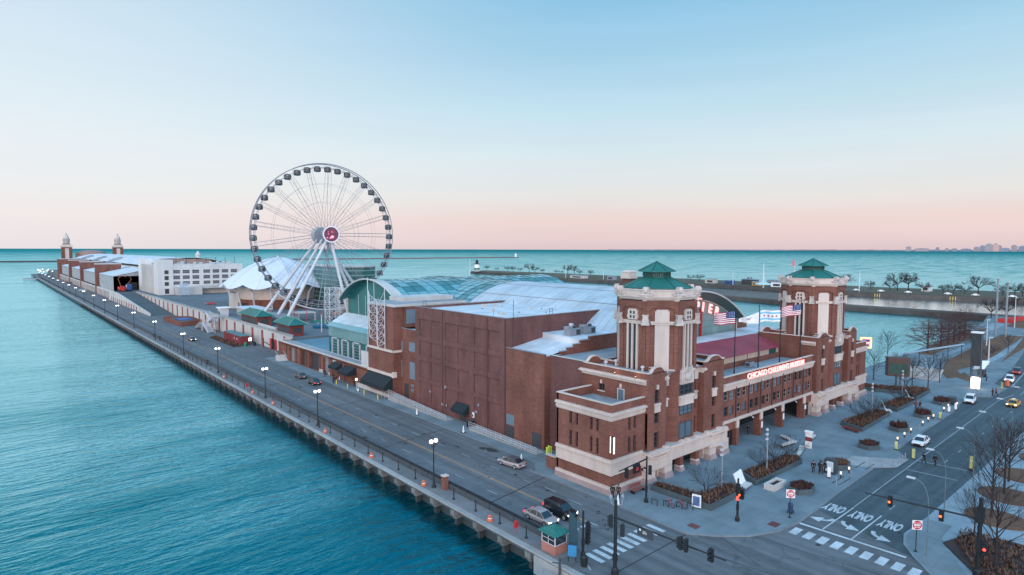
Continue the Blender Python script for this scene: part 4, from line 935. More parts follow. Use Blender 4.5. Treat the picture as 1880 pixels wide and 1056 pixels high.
r = thing('garden_wall', 'low brick wall jutting from the head house beside the ramp', 'wall', (64.5,63.5,.13)); m = MB(); m.box(63.4,62.6,.13,68,63.3,2.6); m.box(63.4,63.3,.13,63.9,65.4,2.0); m.build('wall', BR, r); m = MB(); m.box(63.3,62.55,2.6,68,63.35,2.72); m.box(63.3,63.3,2.0,64.0,65.5,2.12); m.build('cap', CONCL, r)
r = thing('recycling_bins', 'yellow green folded barrier stored in the gap beside the annex', 'barrier', (67,68.3,.13)); m = MB()
for q in range(3): m.box(66.8+.4*q,68.6,.3,66.95+.4*q,69.0,1.5+.2*(q%2))
m.build('panel', glow('glowing_hi_vis_yellow',(.5,.6,.08),.12), r)  # panels are given a faint glow, though they are no lamp
# stair block, band tower, terrace
SB = thing('stair_block', 'narrow brick block with grey blank windows beside the theatre', 'building', (75,115,0))
mb = MB(); mb.box(69,110.45,0,84,119.4,15.2); mb.box(69,110.45,15.2,69.3,119.4,15.7); mb.box(69.3,119.0,15.2,84,119.4,15.7); mb.build('wall', BR, SB)
mb = MB(); mb.box(69.3,110.5,15.21,84,119,15.3); mb.build('roof', WROOF, SB)
mb = MB(); mb.box(68.92,110.45,15.7,69.35,119.45,15.78); mb.build('parapet_cap', GRY, SB)
GP = M('grey_blue_blank_window', (.16,.20,.23), .5, var=.1)
for (a,b,c,d) in ((116.6,119.1,10.8,12.9),(111.5,113.9,11.0,13.0),(116.9,118.9,4.9,8.6),(111.6,113.7,5.0,8.7),(118,118.6,2.9,3.4),(118,118.6,1.6,2.2),(112.2,113.2,3.3,3.9),(112.2,113.2,2.3,2.9)):
    m = MB(); m.box(68.93,a,c,69.02,b,d); m.build('window', GP, SB)
door(SB, 114.4, 115.8, .6, 3.6, 69, DGR)
BT = thing('corner_tower_block', 'brick corner block with two stone bands and pale coping by the truss screen', 'building', (76,122,0))
mb = MB(); mb.box(67,119.45,0,86,128.8,20.4); mb.box(67.0,117.2,0,69.6,119.45,20.4); mb.box(69.6,116.6,15.8,86,119.44,20.4); mb.build('wall', BR, BT)
mb = MB(); mb.box(66.9,116.5,20.4,86.2,128.9,20.95); mb.build('coping', CONCL, BT); mb = MB(); mb.box(67.5,117,20.96,85.8,128.5,21.0); mb.build('roof', GROOF, BT)
mb = MB(); mb.box(72.5,121.5,21.0,86,128.5,21.9); mb.build('roof_upstand', CONCL, BT)
mb = MB(); mb.box(66.75,117.0,10.35,67,128.9,10.85); mb.box(66.75,116.95,10.35,69.6,117.2,10.85); mb.box(66.75,117.0,5.0,67,128.9,5.6); mb.box(66.6,116.8,4.9,67.6,117.4,6.1); mb.build('stone_band', LIME, BT)
for a, b in ((69.9,72.4),(72.5,75.2),(75.3,78.4)):
    m = MB(); m.box(a,116.5,16.6,b,116.6,19.7); m.build('window', GP, BT)
# white lattice truss screen
r = thing('truss_screen', 'white space frame lattice screen standing against the brick corner block', 'truss', (66,124,10.9))
m = MB(); rr = []
for k in range(7):
    z = 11.2+k*1.9
    for q in range(5):
        y = 120.2+q*1.85; xo = 66.75-(.9 if q % 2 else .2)
        rr.append((k,q,Vector((xo,y,z+(.0 if q%2 else .95)))))
D = {(k,q):p for k,q,p in rr}
def keep(k,q): return not (q <= -1) and not (k == 0 and q > 2) and not (k==1 and q>3) and not (k == 6 and q in (1,2))
for (k,q), p in D.items():
    if not keep(k,q): continue
    for dk, dq in ((1,0),(0,1),(1,1),(1,-1),(0,2)):
        t = (k+dk,q+dq)
        if t in D and keep(*t): m.tube(p, D[t], .055, 5, caps=False)
m.build('lattice', WMET, r)
m = MB(); m.tube((66.5,120,10.9),(66.5,120,24.3),.09); m.tube((66.5,127.8,10.9),(66.5,127.8,26.5),.09); m.tube((66.5,124.8,20),(66.5,124.8,25.5),.06); m.build('mast', WMET, r)
TE = thing('terrace_building', 'low brick building with roof terrace, garage doors and railing along the dock road', 'building', (72,158,0))
mb = MB(); mb.wall('x', 67, 128.8, 186.5, 0, 5.2, [(150.8,154.3,.15,4.7),(157,163.2,.15,4.5),(166.2,169.6,.15,4.5),(173.8,177.8,.15,4.3)], .8, 1)
mb.box(67.02,186,0,71.4,186.5,5.2); mb.box(71.3,128.8,0,71.5,187,4.4); mb.build('wall', BR, TE)
m = MB(); m.box(67,128.9,4.55,86,186.4,4.7); m.build('terrace_floor', M('blue_grey_terrace',(.10,.22,.28),.6,var=.25,scale=.4), TE)
for y in (134.9,141.2,148.3,156,165,172,180):
    m = MB(); m.box(66.88,y-.08,0,67,y+.08,5.2); m.build('downpipe', bpy.data.materials['brown_pipe'], TE)
m = MB(); m.box(66.75,128.8,5.2,67.2,186.6,5.5); m.build('coping', CONCL, TE)
m = MB()
y = 129.5
while y < 186: m.box(66.95,y-.025,5.5,67.0,y+.025,6.4); y += .45
m.box(66.93,129,6.38,67.02,186.3,6.46); m.build('terrace_railing', WMET, TE)
m = MB(); m.box(67.0,128.8,5.5,67.35,132.4,9.0); m.build('white_panel', CONCL, TE)
for (a,b,c,d),mt in zip([(150.8,154.3,.15,4.7),(157,163.2,.15,4.5),(166.2,169.6,.15,4.5),(173.8,177.8,.15,4.3)],[GRY,DGR,DGR,GRY]):
    m = MB(); m.box(67.7,a,c,67.78,b,d)
    for q in range(1,8): m.mi = 1; m.box(67.66,a,c+(d-c)*q/8-.02,67.7,b,c+(d-c)*q/8+.02)
    m.build('shutter_door', [mt,BLK], TE)
m = MB(); m.box(66.9,146.2,2.9,67,148.0,4.6); m.box(66.9,150,.13,67,150.7,1.0); m.box(66.9,154.4,.13,67,156.6,1.0); m.build('stone_panel', CONCL, TE)
m = MB(); m.box(66.6,129,.13,67,134,1.0); m.box(66.7,117,.13,67,129,.9); m.build('plinth', CONCL, TE)
# glass restaurant pavilion on the terrace
GPV = thing('glass_pavilion', 'green glass pavilion with white sloping roof standing on the roof terrace', 'building', (76,147,4.7))
m = MB(); m.box(71.6,128.9,4.7,84,160.4,11.6); m.build('glass_wall', GGL, GPV)
m = MB(); m.add([(71.0,128.9,12.0),(71.0,160.9,12.0),(72.6,160.9,12.9),(72.6,128.9,12.9)],[(0,1,2,3)]); m.build('glass_eave', TGL2, GPV)
m = MB(); m.add([(72.6,128.9,12.9),(72.6,160.9,12.9),(82.6,163.8,17.2),(82.6,128.9,17.2)],[(0,1,2,3)]); m.add([(72.6,160.9,12.9),(82.6,163.8,17.2),(84,163.8,4.7),(72.6,160.9,4.7)],[(0,1,2,3)]); m.build('roof', seamed('pavilion_sheet_roof',(.55,.62,.66),(.42,.5,.55),0,2.0,.08,.5,.4,1,6.), GPV)
m = MB()
y = 129.
while y < 160.6: m.box(71.5,y-.05,9.3,71.6,y+.05,11.9); y += 1.6
m.box(71.48,128.9,9.2,71.6,160.4,9.4); m.box(71.35,128.9,11.6,71.6,160.7,12.0); m.build('mullion', M('pale_green_frame',(.16,.28,.27),.5), GPV)
m = MB(); m.box(71.53,128.9,9.4,71.6,160.4,11.6); m.build('upper_panel', M('grey_green_panel',(.14,.25,.25),.5,var=.2), GPV)
for a in (154.6,148.6,142.0,134.8):
    m = MB(); m.box(71.3,a-.25,4.7,71.6,a,9.0); m.box(71.3,a+3.4,4.7,71.6,a+3.65,9.0); m.box(71.3,a-.25,8.8,71.6,a+3.65,9.0); m.mi = 1
    for q in range(5): m.box(71.4,a,5.4+.75*q,71.5,a+3.4,5.5+.75*q)
    m.build('louvred_window', [WMET, GRY], GPV)
# ---------------------------------------------------------------- barrel vault hall
VH = thing('vaulted_hall', 'long white and glass barrel vaulted hall behind the brick theatre', 'building', (107,108,15))
def arc(c, half, zs, zt, n):
    rise = zt-zs; Rr = (half*half+rise*rise)/(2*rise); A = math.asin(half/Rr)
    return [(c+Rr*sin(-A+2*A*i/n), zt-Rr+Rr*cos(-A+2*A*i/n)) for i in range(n+1)]
NA = 24
am = arc(107, 19.2, 17.3, 24.6, NA)
def shell(mb, pts, axis, a, b, n):
    for j in range(n):
        t0, t1 = a+(b-a)*j/n, a+(b-a)*(j+1)/n
        for p, q in zip(pts, pts[1:]):
            if axis == 'y': mb.quad((p[0],t0,p[1]),(q[0],t0,q[1]),(q[0],t1,q[1]),(p[0],t1,p[1]))
            else: mb.quad((t0,p[0],p[1]),(t0,q[0],q[1]),(t1,q[0],q[1]),(t1,p[0],p[1]))
m = MB(); m.smooth = True; shell(m, am, 'y', 68.2, 122, 1); m.build('white_vault_roof', VROOF, VH)
m = MB(); m.smooth = True; shell(m, am, 'y', 122, 161, 1); m.build('glass_vault_roof', TGL, VH)
ac_ = arc(144.6, 16.6, 19.0, 24.9, NA)
m = MB(); m.smooth = True; shell(m, ac_, 'x', 76.5, 137.5, 1); m.build('cross_vault_roof', TGL, VH)
rv = random.Random(9)
m = MB()
for j in range(20):      # glazing bars and paler panes, cross vault
    x = 77+j*3.0
    for p, q in zip(ac_, ac_[1:]):
        m.tube((x,p[0],p[1]+.03),(x,q[0],q[1]+.03),.07,4,caps=False)
for p in ac_[::2]: m.tube((76.5,p[0],p[1]+.03),(137.5,p[0],p[1]+.03),.07,4,caps=False)
for j in range(14):
    y = 122+j*3.0
    for p, q in zip(am, am[1:]): m.tube((p[0],y,p[1]+.03),(q[0],y,q[1]+.03),.07,4,caps=False)
for p in am[::2]: m.tube((p[0],122,p[1]+.03),(p[0],161,p[1]+.03),.07,4,caps=False)
m.build('glazing_bar', M('dark_teal_bar',(.02,.10,.13),.5), VH)
m = MB()
for j in range(20):
    for i in range(0,NA,2):
        if rv.random() < .55:
            x = 77+3.0*j; p, q = ac_[i], ac_[i+2] if i+2 <= NA else ac_[i+1]; m.quad((x+.1,p[0],p[1]+.045),(x+.1,q[0],q[1]+.045),(x+2.9,q[0],q[1]+.045),(x+2.9,p[0],p[1]+.045))
for j in range(13):
    for i in range(0,NA,2):
        if rv.random() < .75:
            y = 122+3.0*j; p, q = am[i], am[min(i+2,NA)]; m.quad((p[0],y+.1,p[1]+.045),(q[0],y+.1,q[1]+.045),(q[0],y+2.9,q[1]+.045),(p[0],y+2.9,p[1]+.045))
m.build('pale_glass_pane', TGL2, VH)
m = MB()      # seams of the white roof
for k in (5,9,14,19): m.tube((am[k][0],68.2,am[k][1]+.02),(am[k][0],122,am[k][1]+.02),.12,4,caps=False)
m.build('roof_seam', GRY, VH)
# walls under the vaults
m = MB(); m.box(88,69.5,0,88.3,161,17.3); m.box(125.7,69.5,0,126,161,17.3); m.box(76.9,128.2,4,88,128.4,19); m.box(77,160.8,5,137,161,19.2); m.build('side_wall', CONCL, VH)
# west gable: NAVY PIER arch
gi = arc(107, 17.2, 18.2, 23.0, NA)
go = arc(107, 18.6, 17.8, 24.75, NA)
m = MB(); m.add([(x,69.6,z) for x,z in gi]+[(89.4,69.6,15.2),(124.6,69.6,15.2)], [tuple(range(NA+1))+(NA+2,NA+1)]); m.build('gable_wall', seamed('grey_green_cladding',(.16,.25,.25),(.06,.11,.11),2,1.3,.06,.6,.3,0,3.6), VH)
m = MB()
for k in range(NA):
    a, b, c, d = go[k], go[k+1], gi[k], gi[k+1]
    m.quad((a[0],67.2,a[1]),(b[0],67.2,b[1]),(d[0],69.5,d[1]),(c[0],69.5,c[1]))
m.build('arched_fascia', M('dark_green_fascia',(.05,.09,.085),.6,var=.2), VH)
m = MB()
for k in range(NA): m.tube((go[k][0],67.2,go[k][1]),(go[k+1][0],67.2,go[k+1][1]),.16,6); m.tube((gi[k][0],69.4,gi[k][1]),(gi[k+1][0],69.4,gi[k+1][1]),.09,5)
shell(m, go, 'y', 67.2, 68.25, 1); m.build('arch_rim', CONCL, VH)
m = MB()
for x in (98.5,104,111.0): m.box(x-.2,69.0,15.3,x+.2,69.4,21); m.cut()
m.each('red_post', RED, VH)
# lit sign letters following the arch
r = thing('pier_sign', 'red neon letters NAVY PIER curving across the arched gable', 'sign', (107,68.6,17.5))
m = MB(); word = 'NAVY PIER'
for i, ch in enumerate(word):
    if ch == ' ': continue
    x = 108.1+2.35*(i-5); th = math.atan(.036*(x+.6-107)); z = 20.85-(x+.5-107)**2*.018
    ux = (cos(th),0,-sin(th)); uy = (sin(th),0,cos(th)); m.add(*text_mesh(ch, 2.6, .1, (x,68.7,z), ux, uy, True)); m.cut()
m.each('letter', NEON, r)
m = MB()
for k in range(6):
    x = 102+k*1.15; m.tube((x,68.0,23.85-.02*k*k),(x+1.1,67.8,23.35-.02*k*k+.35*(k%2)),.11)
m.build('neon_wave', NEON, r)
# flat white roof in front of the gable
FR = thing('roof_podium', 'flat pale roof podium between the red roof and the arched gable', 'building', (107,67,14)); m = MB(); m.box(89.7,64.3,4,139,69.4,15.2); m.box(126,69.4,4,139,82,15.2); m.build('slab', CONCL, FR); m = MB(); m.box(89.8,64.4,15.2,138.8,69.3,15.25); m.box(126.2,69.5,15.2,138.8,82,15.25); m.build('roof', WROOF, FR)
m = MB(); m.box(126.1,71,15.2,133,80,17.2); m.build('brick_upstand', BR, FR)
r = thing('roof_stack', 'dark round roof stack on the podium right of the arched gable', 'vent', (131,75,17.2)); m = MB(); m.lathe([(.7,17.2),(.7,18.3),(.5,18.5),(.4,19.3),(.2,19.5)],130.5,75,10); m.build('pipe', DGR, r)
# vault cross gable on the dock side
m = MB(); m.add([(77.6,y,z) for y,z in ac_]+[(77.6,161.2,14),(77.6,128,14)], [tuple(range(NA+1))+(NA+1,NA+2)]); m.build('gable_glass', GGL, VH)
gb = arc(144.6, 17.2, 18.6, 25.2, NA)
m = MB()
for k in range(NA): m.quad((75.0,gb[k][0],gb[k][1]),(75.0,gb[k+1][0],gb[k+1][1]),(77.7,ac_[k+1][0],ac_[k+1][1]),(77.7,ac_[k][0],ac_[k][1]))
m.build('gable_hood', M('green_hood_soffit',(.03,.13,.12),.5), VH)
m = MB()
for k in range(NA): m.tube((75.0,gb[k][0],gb[k][1]),(75.0,gb[k+1][0],gb[k+1][1]),.2,6)
for k in range(NA): m.quad((74.9,gb[k][0],gb[k][1]+.12),(74.9,gb[k+1][0],gb[k+1][1]+.12),(77.9,ac_[k+1][0],ac_[k+1][1]+.15),(77.9,ac_[k][0],ac_[k][1]+.15))
for y in (132,135.5,139,143,146.5,150,154): m.tube((77.4,y,14.2),(77.4,y,20.5),.07)
m.build('gable_rim', CONCL, VH)
m = MB(); m.box(78.5,128.4,13,84,161.5,14); m.build('glass_band', TGL, VH)
# ---------------------------------------------------------------- retaining wall, ramp wall
RW = thing('retaining_wall', 'long pale concrete retaining wall with red pilasters beside the road ramp', 'wall', (71.5,300,0))
m = MB(); m.box(71.2,187,0,71.7,441,5.9); m.build('wall', CONCL, RW)
m = MB(); m.box(71.0,187,5.9,71.9,441,6.35); m.build('coping', CONC, RW)
m = MB(); y = 192
while y < 438: m.box(71.0,y,0,71.2,y+1.5,5.3); m.cut(); y += 10.1
m.each('red_pilaster', M('dull_red_pilaster',(.25,.07,.06),.8), RW)
m = MB(); m.box(71.0,199.5,0,71.2,205.5,3.4); m.build('red_mural', RED, RW)
m = MB(); m.box(70.98,201,.1,71.02,204,2.8); m.build('dark_opening', BLK, RW)
RL = thing('ramp_wall', 'pale wall with small red doors under the side of the road ramp', 'wall', (60.6,400,0))
m = MB(); m.add([(60.4,341,0),(60.4,434,0),(60.4,434,6.2),(60.4,341,1.3),(60.9,341,0),(60.9,434,0),(60.9,434,6.2),(60.9,341,1.3)],[(0,1,2,3),(4,7,6,5),(0,3,7,4),(3,2,6,7)]); m.box(60.4,434,0,60.9,470,6.2); m.build('wall', CONCL, RL)
for i in range(12):
    y = 374+7.6*i; h = 1.3+(min(y,434)-341)*.048
    m = MB(); m.box(60.3,y,0.02,60.4,y+1.6,min(2.6,h*.75)); m.build('door' if i % 2 else 'window', RED if i % 2 else DGL, RL)
# planter box with blue tarp
PB = thing('planter_enclosure', 'brick walled enclosure covered with a blue tarpaulin at the foot of the ramp', 'enclosure', (66,300,0))
q = [(61.6,316),(62.4,287),(71,290),(70.8,309)]
m = MB()
for a, b in zip(q, q[1:]+q[:1]): m.tube
def wallseg(m, a, b, z0, z1, t=.35):
    a = Vector(a); b = Vector(b); d = (b-a).normalized(); n = Vector((-d.y,d.x))*t/2
    m.prism([(a.x+n.x,a.y+n.y),(b.x+n.x,b.y+n.y),(b.x-n.x,b.y-n.y),(a.x-n.x,a.y-n.y)], z0, z1)
for a, b in zip(q, q[1:]+q[:1]): wallseg(m, a, b, 0, 2.0)
m.build('wall', BR, PB); m = MB(); m.prism([(62,315),(62.7,287.6),(70.7,290.5),(70.5,308.6)],0,1.5); m.build('contents', DGR, PB)
m = MB(); m.prism([(63.5,306),(64,298),(69.5,297),(69,305)],1.5,1.8); m.build('tarpaulin', BLU, PB)
# stairs
ST = thing('stair_tower', 'zigzag white metal stairs climbing from the dock road to the upper deck', 'stairs', (68,268,0))
def flight(m, a, b, w, n=12):
    a = Vector(a); b = Vector(b)
    for i in range(n):
        p = a+(b-a)*(i/n); q = a+(b-a)*((i+1)/n); m.box(min(p.x,p.x+w),min(p.y,q.y),q.z-.12,max(p.x,p.x+w),max(p.y,q.y),q.z)
    for s in (0,w):
        m.tube(a+Vector((s,0,1)), b+Vector((s,0,1)), .05); m.tube(a+Vector((s,0,.5)), b+Vector((s,0,.5)), .04); m.tube(a+Vector((s,0,-.1)), b+Vector((s,0,-.1)), .14)
        for i in range(0,n+1,2): p = a+(b-a)*(i/n)+Vector((s,0,0)); m.tube(p, p+Vector((0,0,1)), .03)
m = MB(); flight(m,(65.5,277,0.1),(65.5,268,3.2),1.8); flight(m,(67.8,268,3.2),(67.8,259,6.1),1.8); flight(m,(65.5,258,0.1),(65.5,266,3.2),1.8) ; flight(m,(69.4,268,3.2),(69.4,277,6.1),1.6); m.build('flight', WMET, ST)
m = MB(); m.box(65.5,266,3.05,71,268.2,3.2); m.box(67.5,256,6.0,71.4,259.2,6.2); m.box(69,277,6.0,71.4,280,6.2); m.build('landing', GRY, ST)
m = MB()
for x,y,z in ((65.6,266,3),(65.6,268,3),(70.8,266,3),(67.6,256.5,6),(67.6,259,6)): m.tube((x,y,0),(x,y,z),.12)
m.build('post', WMET, ST)
r = thing('white_kiosk', 'small white flat topped kiosk at the head of the zigzag stairs', 'kiosk', (74,268,5.3)); m = MB(); m.cbox(74,268,5.3,3.2,3.2,3.3); m.build('wall', WMET, r); m = MB(); m.cbox(74,268,8.6,4.4,4.4,.4); m.build('roof', WHT, r); m = MB(); m.cbox(72.38,268,6.2,.08,2,1.2); m.build('window', DGL, r)
# green roofed kiosks
def kiosk(x0,x1,y0,y1,lab):
    r = thing('ticket_kiosk', lab, 'kiosk', ((x0+x1)/2,(y0+y1)/2,5.3), 0, 'red kiosks with green roofs')
    m = MB(); m.box(x0,y0,5.3,x1,y1,8.9); m.build('wall', BRS, r)
    m = MB(); m.box(x0-.05,y0+1,6.3,x0,y1-1,8.0); m.box(x0+.8,y0-.05,6.3,x1-.8,y0,8.0); m.build('window', DGR, r)
    o = 1.1; a, b, c, d = x0-o, x1+o, y0-o, y1+o; mx_ = (a+b)/2; hw_ = (b-a)/2
    m = MB(); m.prism([(a,c),(b,c),(b,d),(a,d)],8.9,9.05); m.add([(a,c,9.05),(b,c,9.05),(b,d,9.05),(a,d,9.05),(mx_,c+hw_,11.0),(mx_,d-hw_,11.0)],[(0,1,4),(1,2,5,4),(2,3,5),(3,0,4,5)]); m.build('roof', COP, r)
    m = MB(); m.tube((a,c,9.08),(mx_,c+hw_,11.05),.09); m.tube((b,c,9.08),(mx_,c+hw_,11.05),.09); m.tube((mx_,c+hw_,11.05),(mx_,d-hw_,11.05),.09); m.tube((a,d,9.08),(mx_,d-hw_,11.05),.09); m.build('ridge', M('pale_green_ridge',(.2,.42,.38),.5) if 'pale_green_ridge' not in bpy.data.materials else bpy.data.materials['pale_green_ridge'], r)
kiosk(72.4,76.6,190.5,202,'red kiosk with green hipped roof nearest the glass pavilion')
kiosk(72.6,77.4,222,240,'longer red kiosk with green hipped roof behind the red container')
r = thing('deck_wall', 'pale planter wall on the upper deck between the two red kiosks', 'wall', (74,213,5.3)); m = MB(); m.box(72.2,203.5,5.3,72.6,220.5,7.0); m.build('wall', CONCL, r)
CT = thing('container_shop', 'dark red container shop with glowing screen beside the dock road', 'container', (66.5,226,0))
m = MB(); m.box(65,216.5,.5,68,235.5,3.2); m.build('body', M('dark_red_container',(.19,.03,.035),.6,streak=True,var=.25), CT); m = MB(); m.box(64.95,216.4,3.2,68.05,235.6,3.3); m.build('roof', M('blue_green_roof_sheet',(.08,.17,.18),.6), CT)
m = MB()
for y in (218,224,228,234): m.box(65.2,y,.0,67.8,y+.6,.5)
m.build('support', CONC, CT); m = MB(); m.box(64.95,220,1.7,65,220.5,2.3); m.box(64.95,223,1.7,65,223.4,2.2); m.build('notice', WHT, CT)
SCR = glow('bright_screen', (.95,.95,1.), 3.5)
r = thing('lit_screen', 'small glowing white screen in front of the red container', 'screen', (67.6,214.8,0)); m = MB(); m.box(67.0,214.6,1.7,68.1,214.9,2.8); m.build('casing', DGR, r); m = MB(); m.box(67.05,214.55,1.75,68.05,214.6,2.75); m.build('display', SCR, r); m = MB(); m.box(67.6,214.7,0,67.8,214.9,1.5); m.build('post', DGR, r)
for i,(x,y,mt,lab) in enumerate([(66.0,214.6,M('green_bin',(.02,.25,.12),.6),'green litter bin at the corner of the red container'),(68.9,214.2,BLK,'black litter bin beside the glowing screen')]):
    r = thing('litter_bin', lab, 'litter bin', (x,y,.0)); m = MB(); m.lathe([(.4,0),(.46,1.1),(.48,1.15),(.2,1.4)],x,y,10); m.build('drum', mt, r)
# access ramps with white railings
def access(x, y0, y1, z0, z1, lab):
    r = thing('access_ramp', lab, 'ramp', (x,y0,.13), 0, 'access ramps with white railings')
    m = MB(); m.add([(x,y0,.13),(x+1.8,y0,.13),(x+1.8,y1,.13),(x,y1,.13),(x,y0,z0),(x+1.8,y0,z0),(x+1.8,y1,z1),(x,y1,z1)],[(4,5,6,7),(0,4,7,3),(0,1,5,4),(2,3,7,6),(1,2,6,5)]); m.build('slab', CONC, r)
    m = MB(); n = int(abs(y1-y0)/1.25)
    for i in range(n+1):
        t = i/n; m.tube((x,y0+(y1-y0)*t,z0+(z1-z0)*t),(x,y0+(y1-y0)*t,z0+(z1-z0)*t+1.05),.03)
    for h in (.25,.65,1.05): m.tube((x,y0,z0+h),(x,y1,z1+h),.032)
    for i in range(n*3): t = i/(n*3); m.tube((x,y0+(y1-y0)*t,z0+(z1-z0)*t+.25),(x,y0+(y1-y0)*t,z0+(z1-z0)*t+1.05),.014,4)
    m.build('railing', WMET, r)
access(65.8,95.6,117.5,.2,1.3,'long access ramp with white railing below the theatre wall, farther from the head house')
access(65.8,70.2,88.2,.2,.6,'access ramp with white railing next to the head house')
r = thing('hand_railing','short white railing at the top of the far access ramp','railing',(67,119,1.2)); m = MB()
for h in (.3,.65,1.0): m.tube((65.8,117.5,1.3+h),(65.8,120.5,1.3+h),.035); m.tube((65.8,120.5,1.3+h),(69,120.5,1.3+h),.035)
for y in (117.5,119,120.5): m.tube((65.8,y,.13),(65.8,y,2.3),.04)
m.build('bar', WMET, r)
m = MB(); m.box(65.0,66.5,.13,66.6,69.9,.2); r = thing('bin_row','dark bins below the small black awning','litter bin',(67,90,.13)); m = MB(); m.cbox(67.2,89.6,.13,1.2,.8,1.1); m.build('drum', BLK, r); m = MB(); m.cbox(67.2,89.6,1.23,1.3,.9,.12); m.build('lid', DGR, r)
# ---------------------------------------------------------------- tent pavilion
TP = thing('tent_pavilion', 'white tensile tent pavilion with scalloped edge behind the big wheel', 'pavilion', (107,300,5.3))
cx, cy, zt, ze = 108.5, 300., 29.2, 16.8
def tentp(a, t):
    sc_ = 1-.05*abs(sin(a*5.5)); rx, ry = 26.5*sc_, 28*sc_
    peak = zt-(zt-ze)*(t**1.55)
    drop = 1.9*(t**4)*abs(cos(a*5.5))
    ridge = 1.2*(1-t)*0
    return (cx+rx*t*cos(a), cy+ry*t*sin(a), peak-drop-.25*sin(pi*t)*abs(sin(a*5.5)))
na, nt = 132, 14
m = MB(); m.smooth = True
m.add([tentp(2*pi*i/na, max(.015,j/nt)) for j in range(nt+1) for i in range(na)], [(j*na+i, j*na+(i+1)%na, (j+1)*na+(i+1)%na, (j+1)*na+i) for j in range(nt) for i in range(na)])
m.build('membrane', TENT, TP)
m = MB()
for i in range(0,132,12):
    for j in range(nt): m.tube(tentp(2*pi*i/na, max(.015,j/nt)), tentp(2*pi*i/na,(j+1)/nt), .05, 4, caps=False)
m.build('seam', GRY, TP)
m = MB(); m.lathe([(.8,28.9),(.3,29.9)],cx,cy,8); m.build('mast_tip', WMET, TP)
m = MB(); m.lathe([(18.5,9.5),(19.2,16)],cx,cy,40); m.build('cream_wall', M('cream_render',(.58,.48,.42),.8,streak=True), TP)
m = MB(); m.lathe([(18.7,5.3),(18.7,9.6)],cx,cy,40); m.build('brick_base', BR, TP)
m = MB()
for i in range(11):
    a = pi*.62+i*pi*1.2/10; e = tentp((round(a*5.5/pi)*pi)/5.5 if False else a, 1)
    b = (cx+20.5*cos(a), cy+21.5*sin(a), 5.3); k = (cx+22.5*cos(a), cy+24*sin(a), 13.5)
    m.tube(b, k, .35, 6, .5); m.tube(k, e, .5, 6, .3); m.cut()
m.each('arched_strut', WMET, TP)
m = MB()
for k in range(6):
    a = pi*.95+.11*k
    m.box(cx+19*cos(a)-.4, cy+19*sin(a)-.4, 5.3, cx+19*cos(a)+.4, cy+19*sin(a)+.4, 8)
m.build('doorway', DGR, TP)
m = MB(); m.prism([(86.5,300),(88,309),(94,313),(94,296)],5.3,12.5); m.build('white_side_hall', CONCL, TP)
# glass theatre behind
ST2 = thing('glass_theatre', 'teal glass theatre block with horizontal bands rising behind the tent', 'building', (127,262,5.3))
m = MB(); m.prism([(116,250),(126,246),(134,250),(134,285),(120,290)],5.3,25.0); m.build('glass_wall', GGL, ST2)
m = MB()
for q in range(9): m.prism([(115.8,249.8),(126,245.7),(134.2,249.8),(134.2,285.2),(119.8,290.2)],6.5+2.1*q,6.9+2.1*q)
m.build('balcony_band', M('pale_teal_band',(.18,.33,.33),.5), ST2); m = MB(); m.prism([(115.5,249.5),(126,245.4),(134.5,249.5),(134.5,285.5),(119.5,290.5)],25,25.5); m.build('roof', CONCL, ST2)
r = thing('low_hall', 'long low white roofed hall between the theatre and the vault', 'building', (128,190,5.3)); m = MB(); m.box(112,163,5.3,137,243,16); m.build('wall', CONCL, r); m = MB(); m.box(111.5,162.5,16,137.5,243.5,16.5); m.build('roof', WROOF, r)
m = MB()
for q in range(7): m.box(114+q*3,170+q*9,16.5,116.4+q*3,174+q*9,17.8)
m.build('plant_box', GRY, r)
# ---------------------------------------------------------------- big wheel
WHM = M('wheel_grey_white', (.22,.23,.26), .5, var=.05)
WH = thing('ferris_wheel', 'giant white observation wheel with dark gondolas and round display hub', 'ferris wheel', (103.9,235,5.3))
C = Vector((103.9,235,38.7)); ay = rad(8); nv = Vector((-sin(ay),-cos(ay),0)); tv = Vector((cos(ay),-sin(ay),0)); zv = Vector((0,0,1)); RW_ = 28.0
def wp(a, r_, d): return C+tv*(r_*sin(a))+zv*(r_*cos(a))+nv*d
m = MB(); NS = 84
for d in (-1.3,1.3):
    for rr_, th in ((RW_,.17),(RW_-1.5,.08)):
        for k in range(NS): m.tube(wp(2*pi*k/NS,rr_,d), wp(2*pi*(k+1)/NS,rr_,d), th, 6, caps=False)
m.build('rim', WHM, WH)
m = MB()
for k in range(NS):
    a, b = 2*pi*k/NS, 2*pi*(k+1)/NS
    if k % 2 == 0:
        for d in (-1.3,1.3): m.tube(wp(a,RW_,d), wp(a,RW_-1.5,d), .05, 4, caps=False)
    if k % 2 == 0: m.tube(wp(a,RW_-1.5,-1.3), wp(a,RW_-1.5,1.3), .05, 4, caps=False)
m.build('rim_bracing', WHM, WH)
for s in range(21):      # spokes: pairs of slim trusses
    m = MB(); a = 2*pi*s/21+.07
    for sd_ in (-1,1):
        p0_, p1_ = wp(a-.20*sd_,2.6,sd_*4.5), wp(a-.028*sd_,RW_-1.4,sd_*1.3)
        m.tube(p0_, p1_, .06, 5, caps=False)
        q0, q1 = wp(a+.20*sd_,2.6,sd_*4.5), wp(a+.028*sd_,RW_-1.4,sd_*1.3); m.tube(q0, q1, .06, 5, caps=False)
        for t in (.2,.36,.52,.68,.84): m.tube(p0_.lerp(p1_,t), q0.lerp(q1,t), .03, 4, caps=False)
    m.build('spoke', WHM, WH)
m = MB()
for rr_, d in ((RW_*.72,1.9),(RW_*.72,-1.9),(RW_*.46,2.8),(RW_*.46,-2.8)):
    for k in range(56): m.tube(wp(2*pi*k/56,rr_,d), wp(2*pi*(k+1)/56,rr_,d), .04, 4, caps=False)
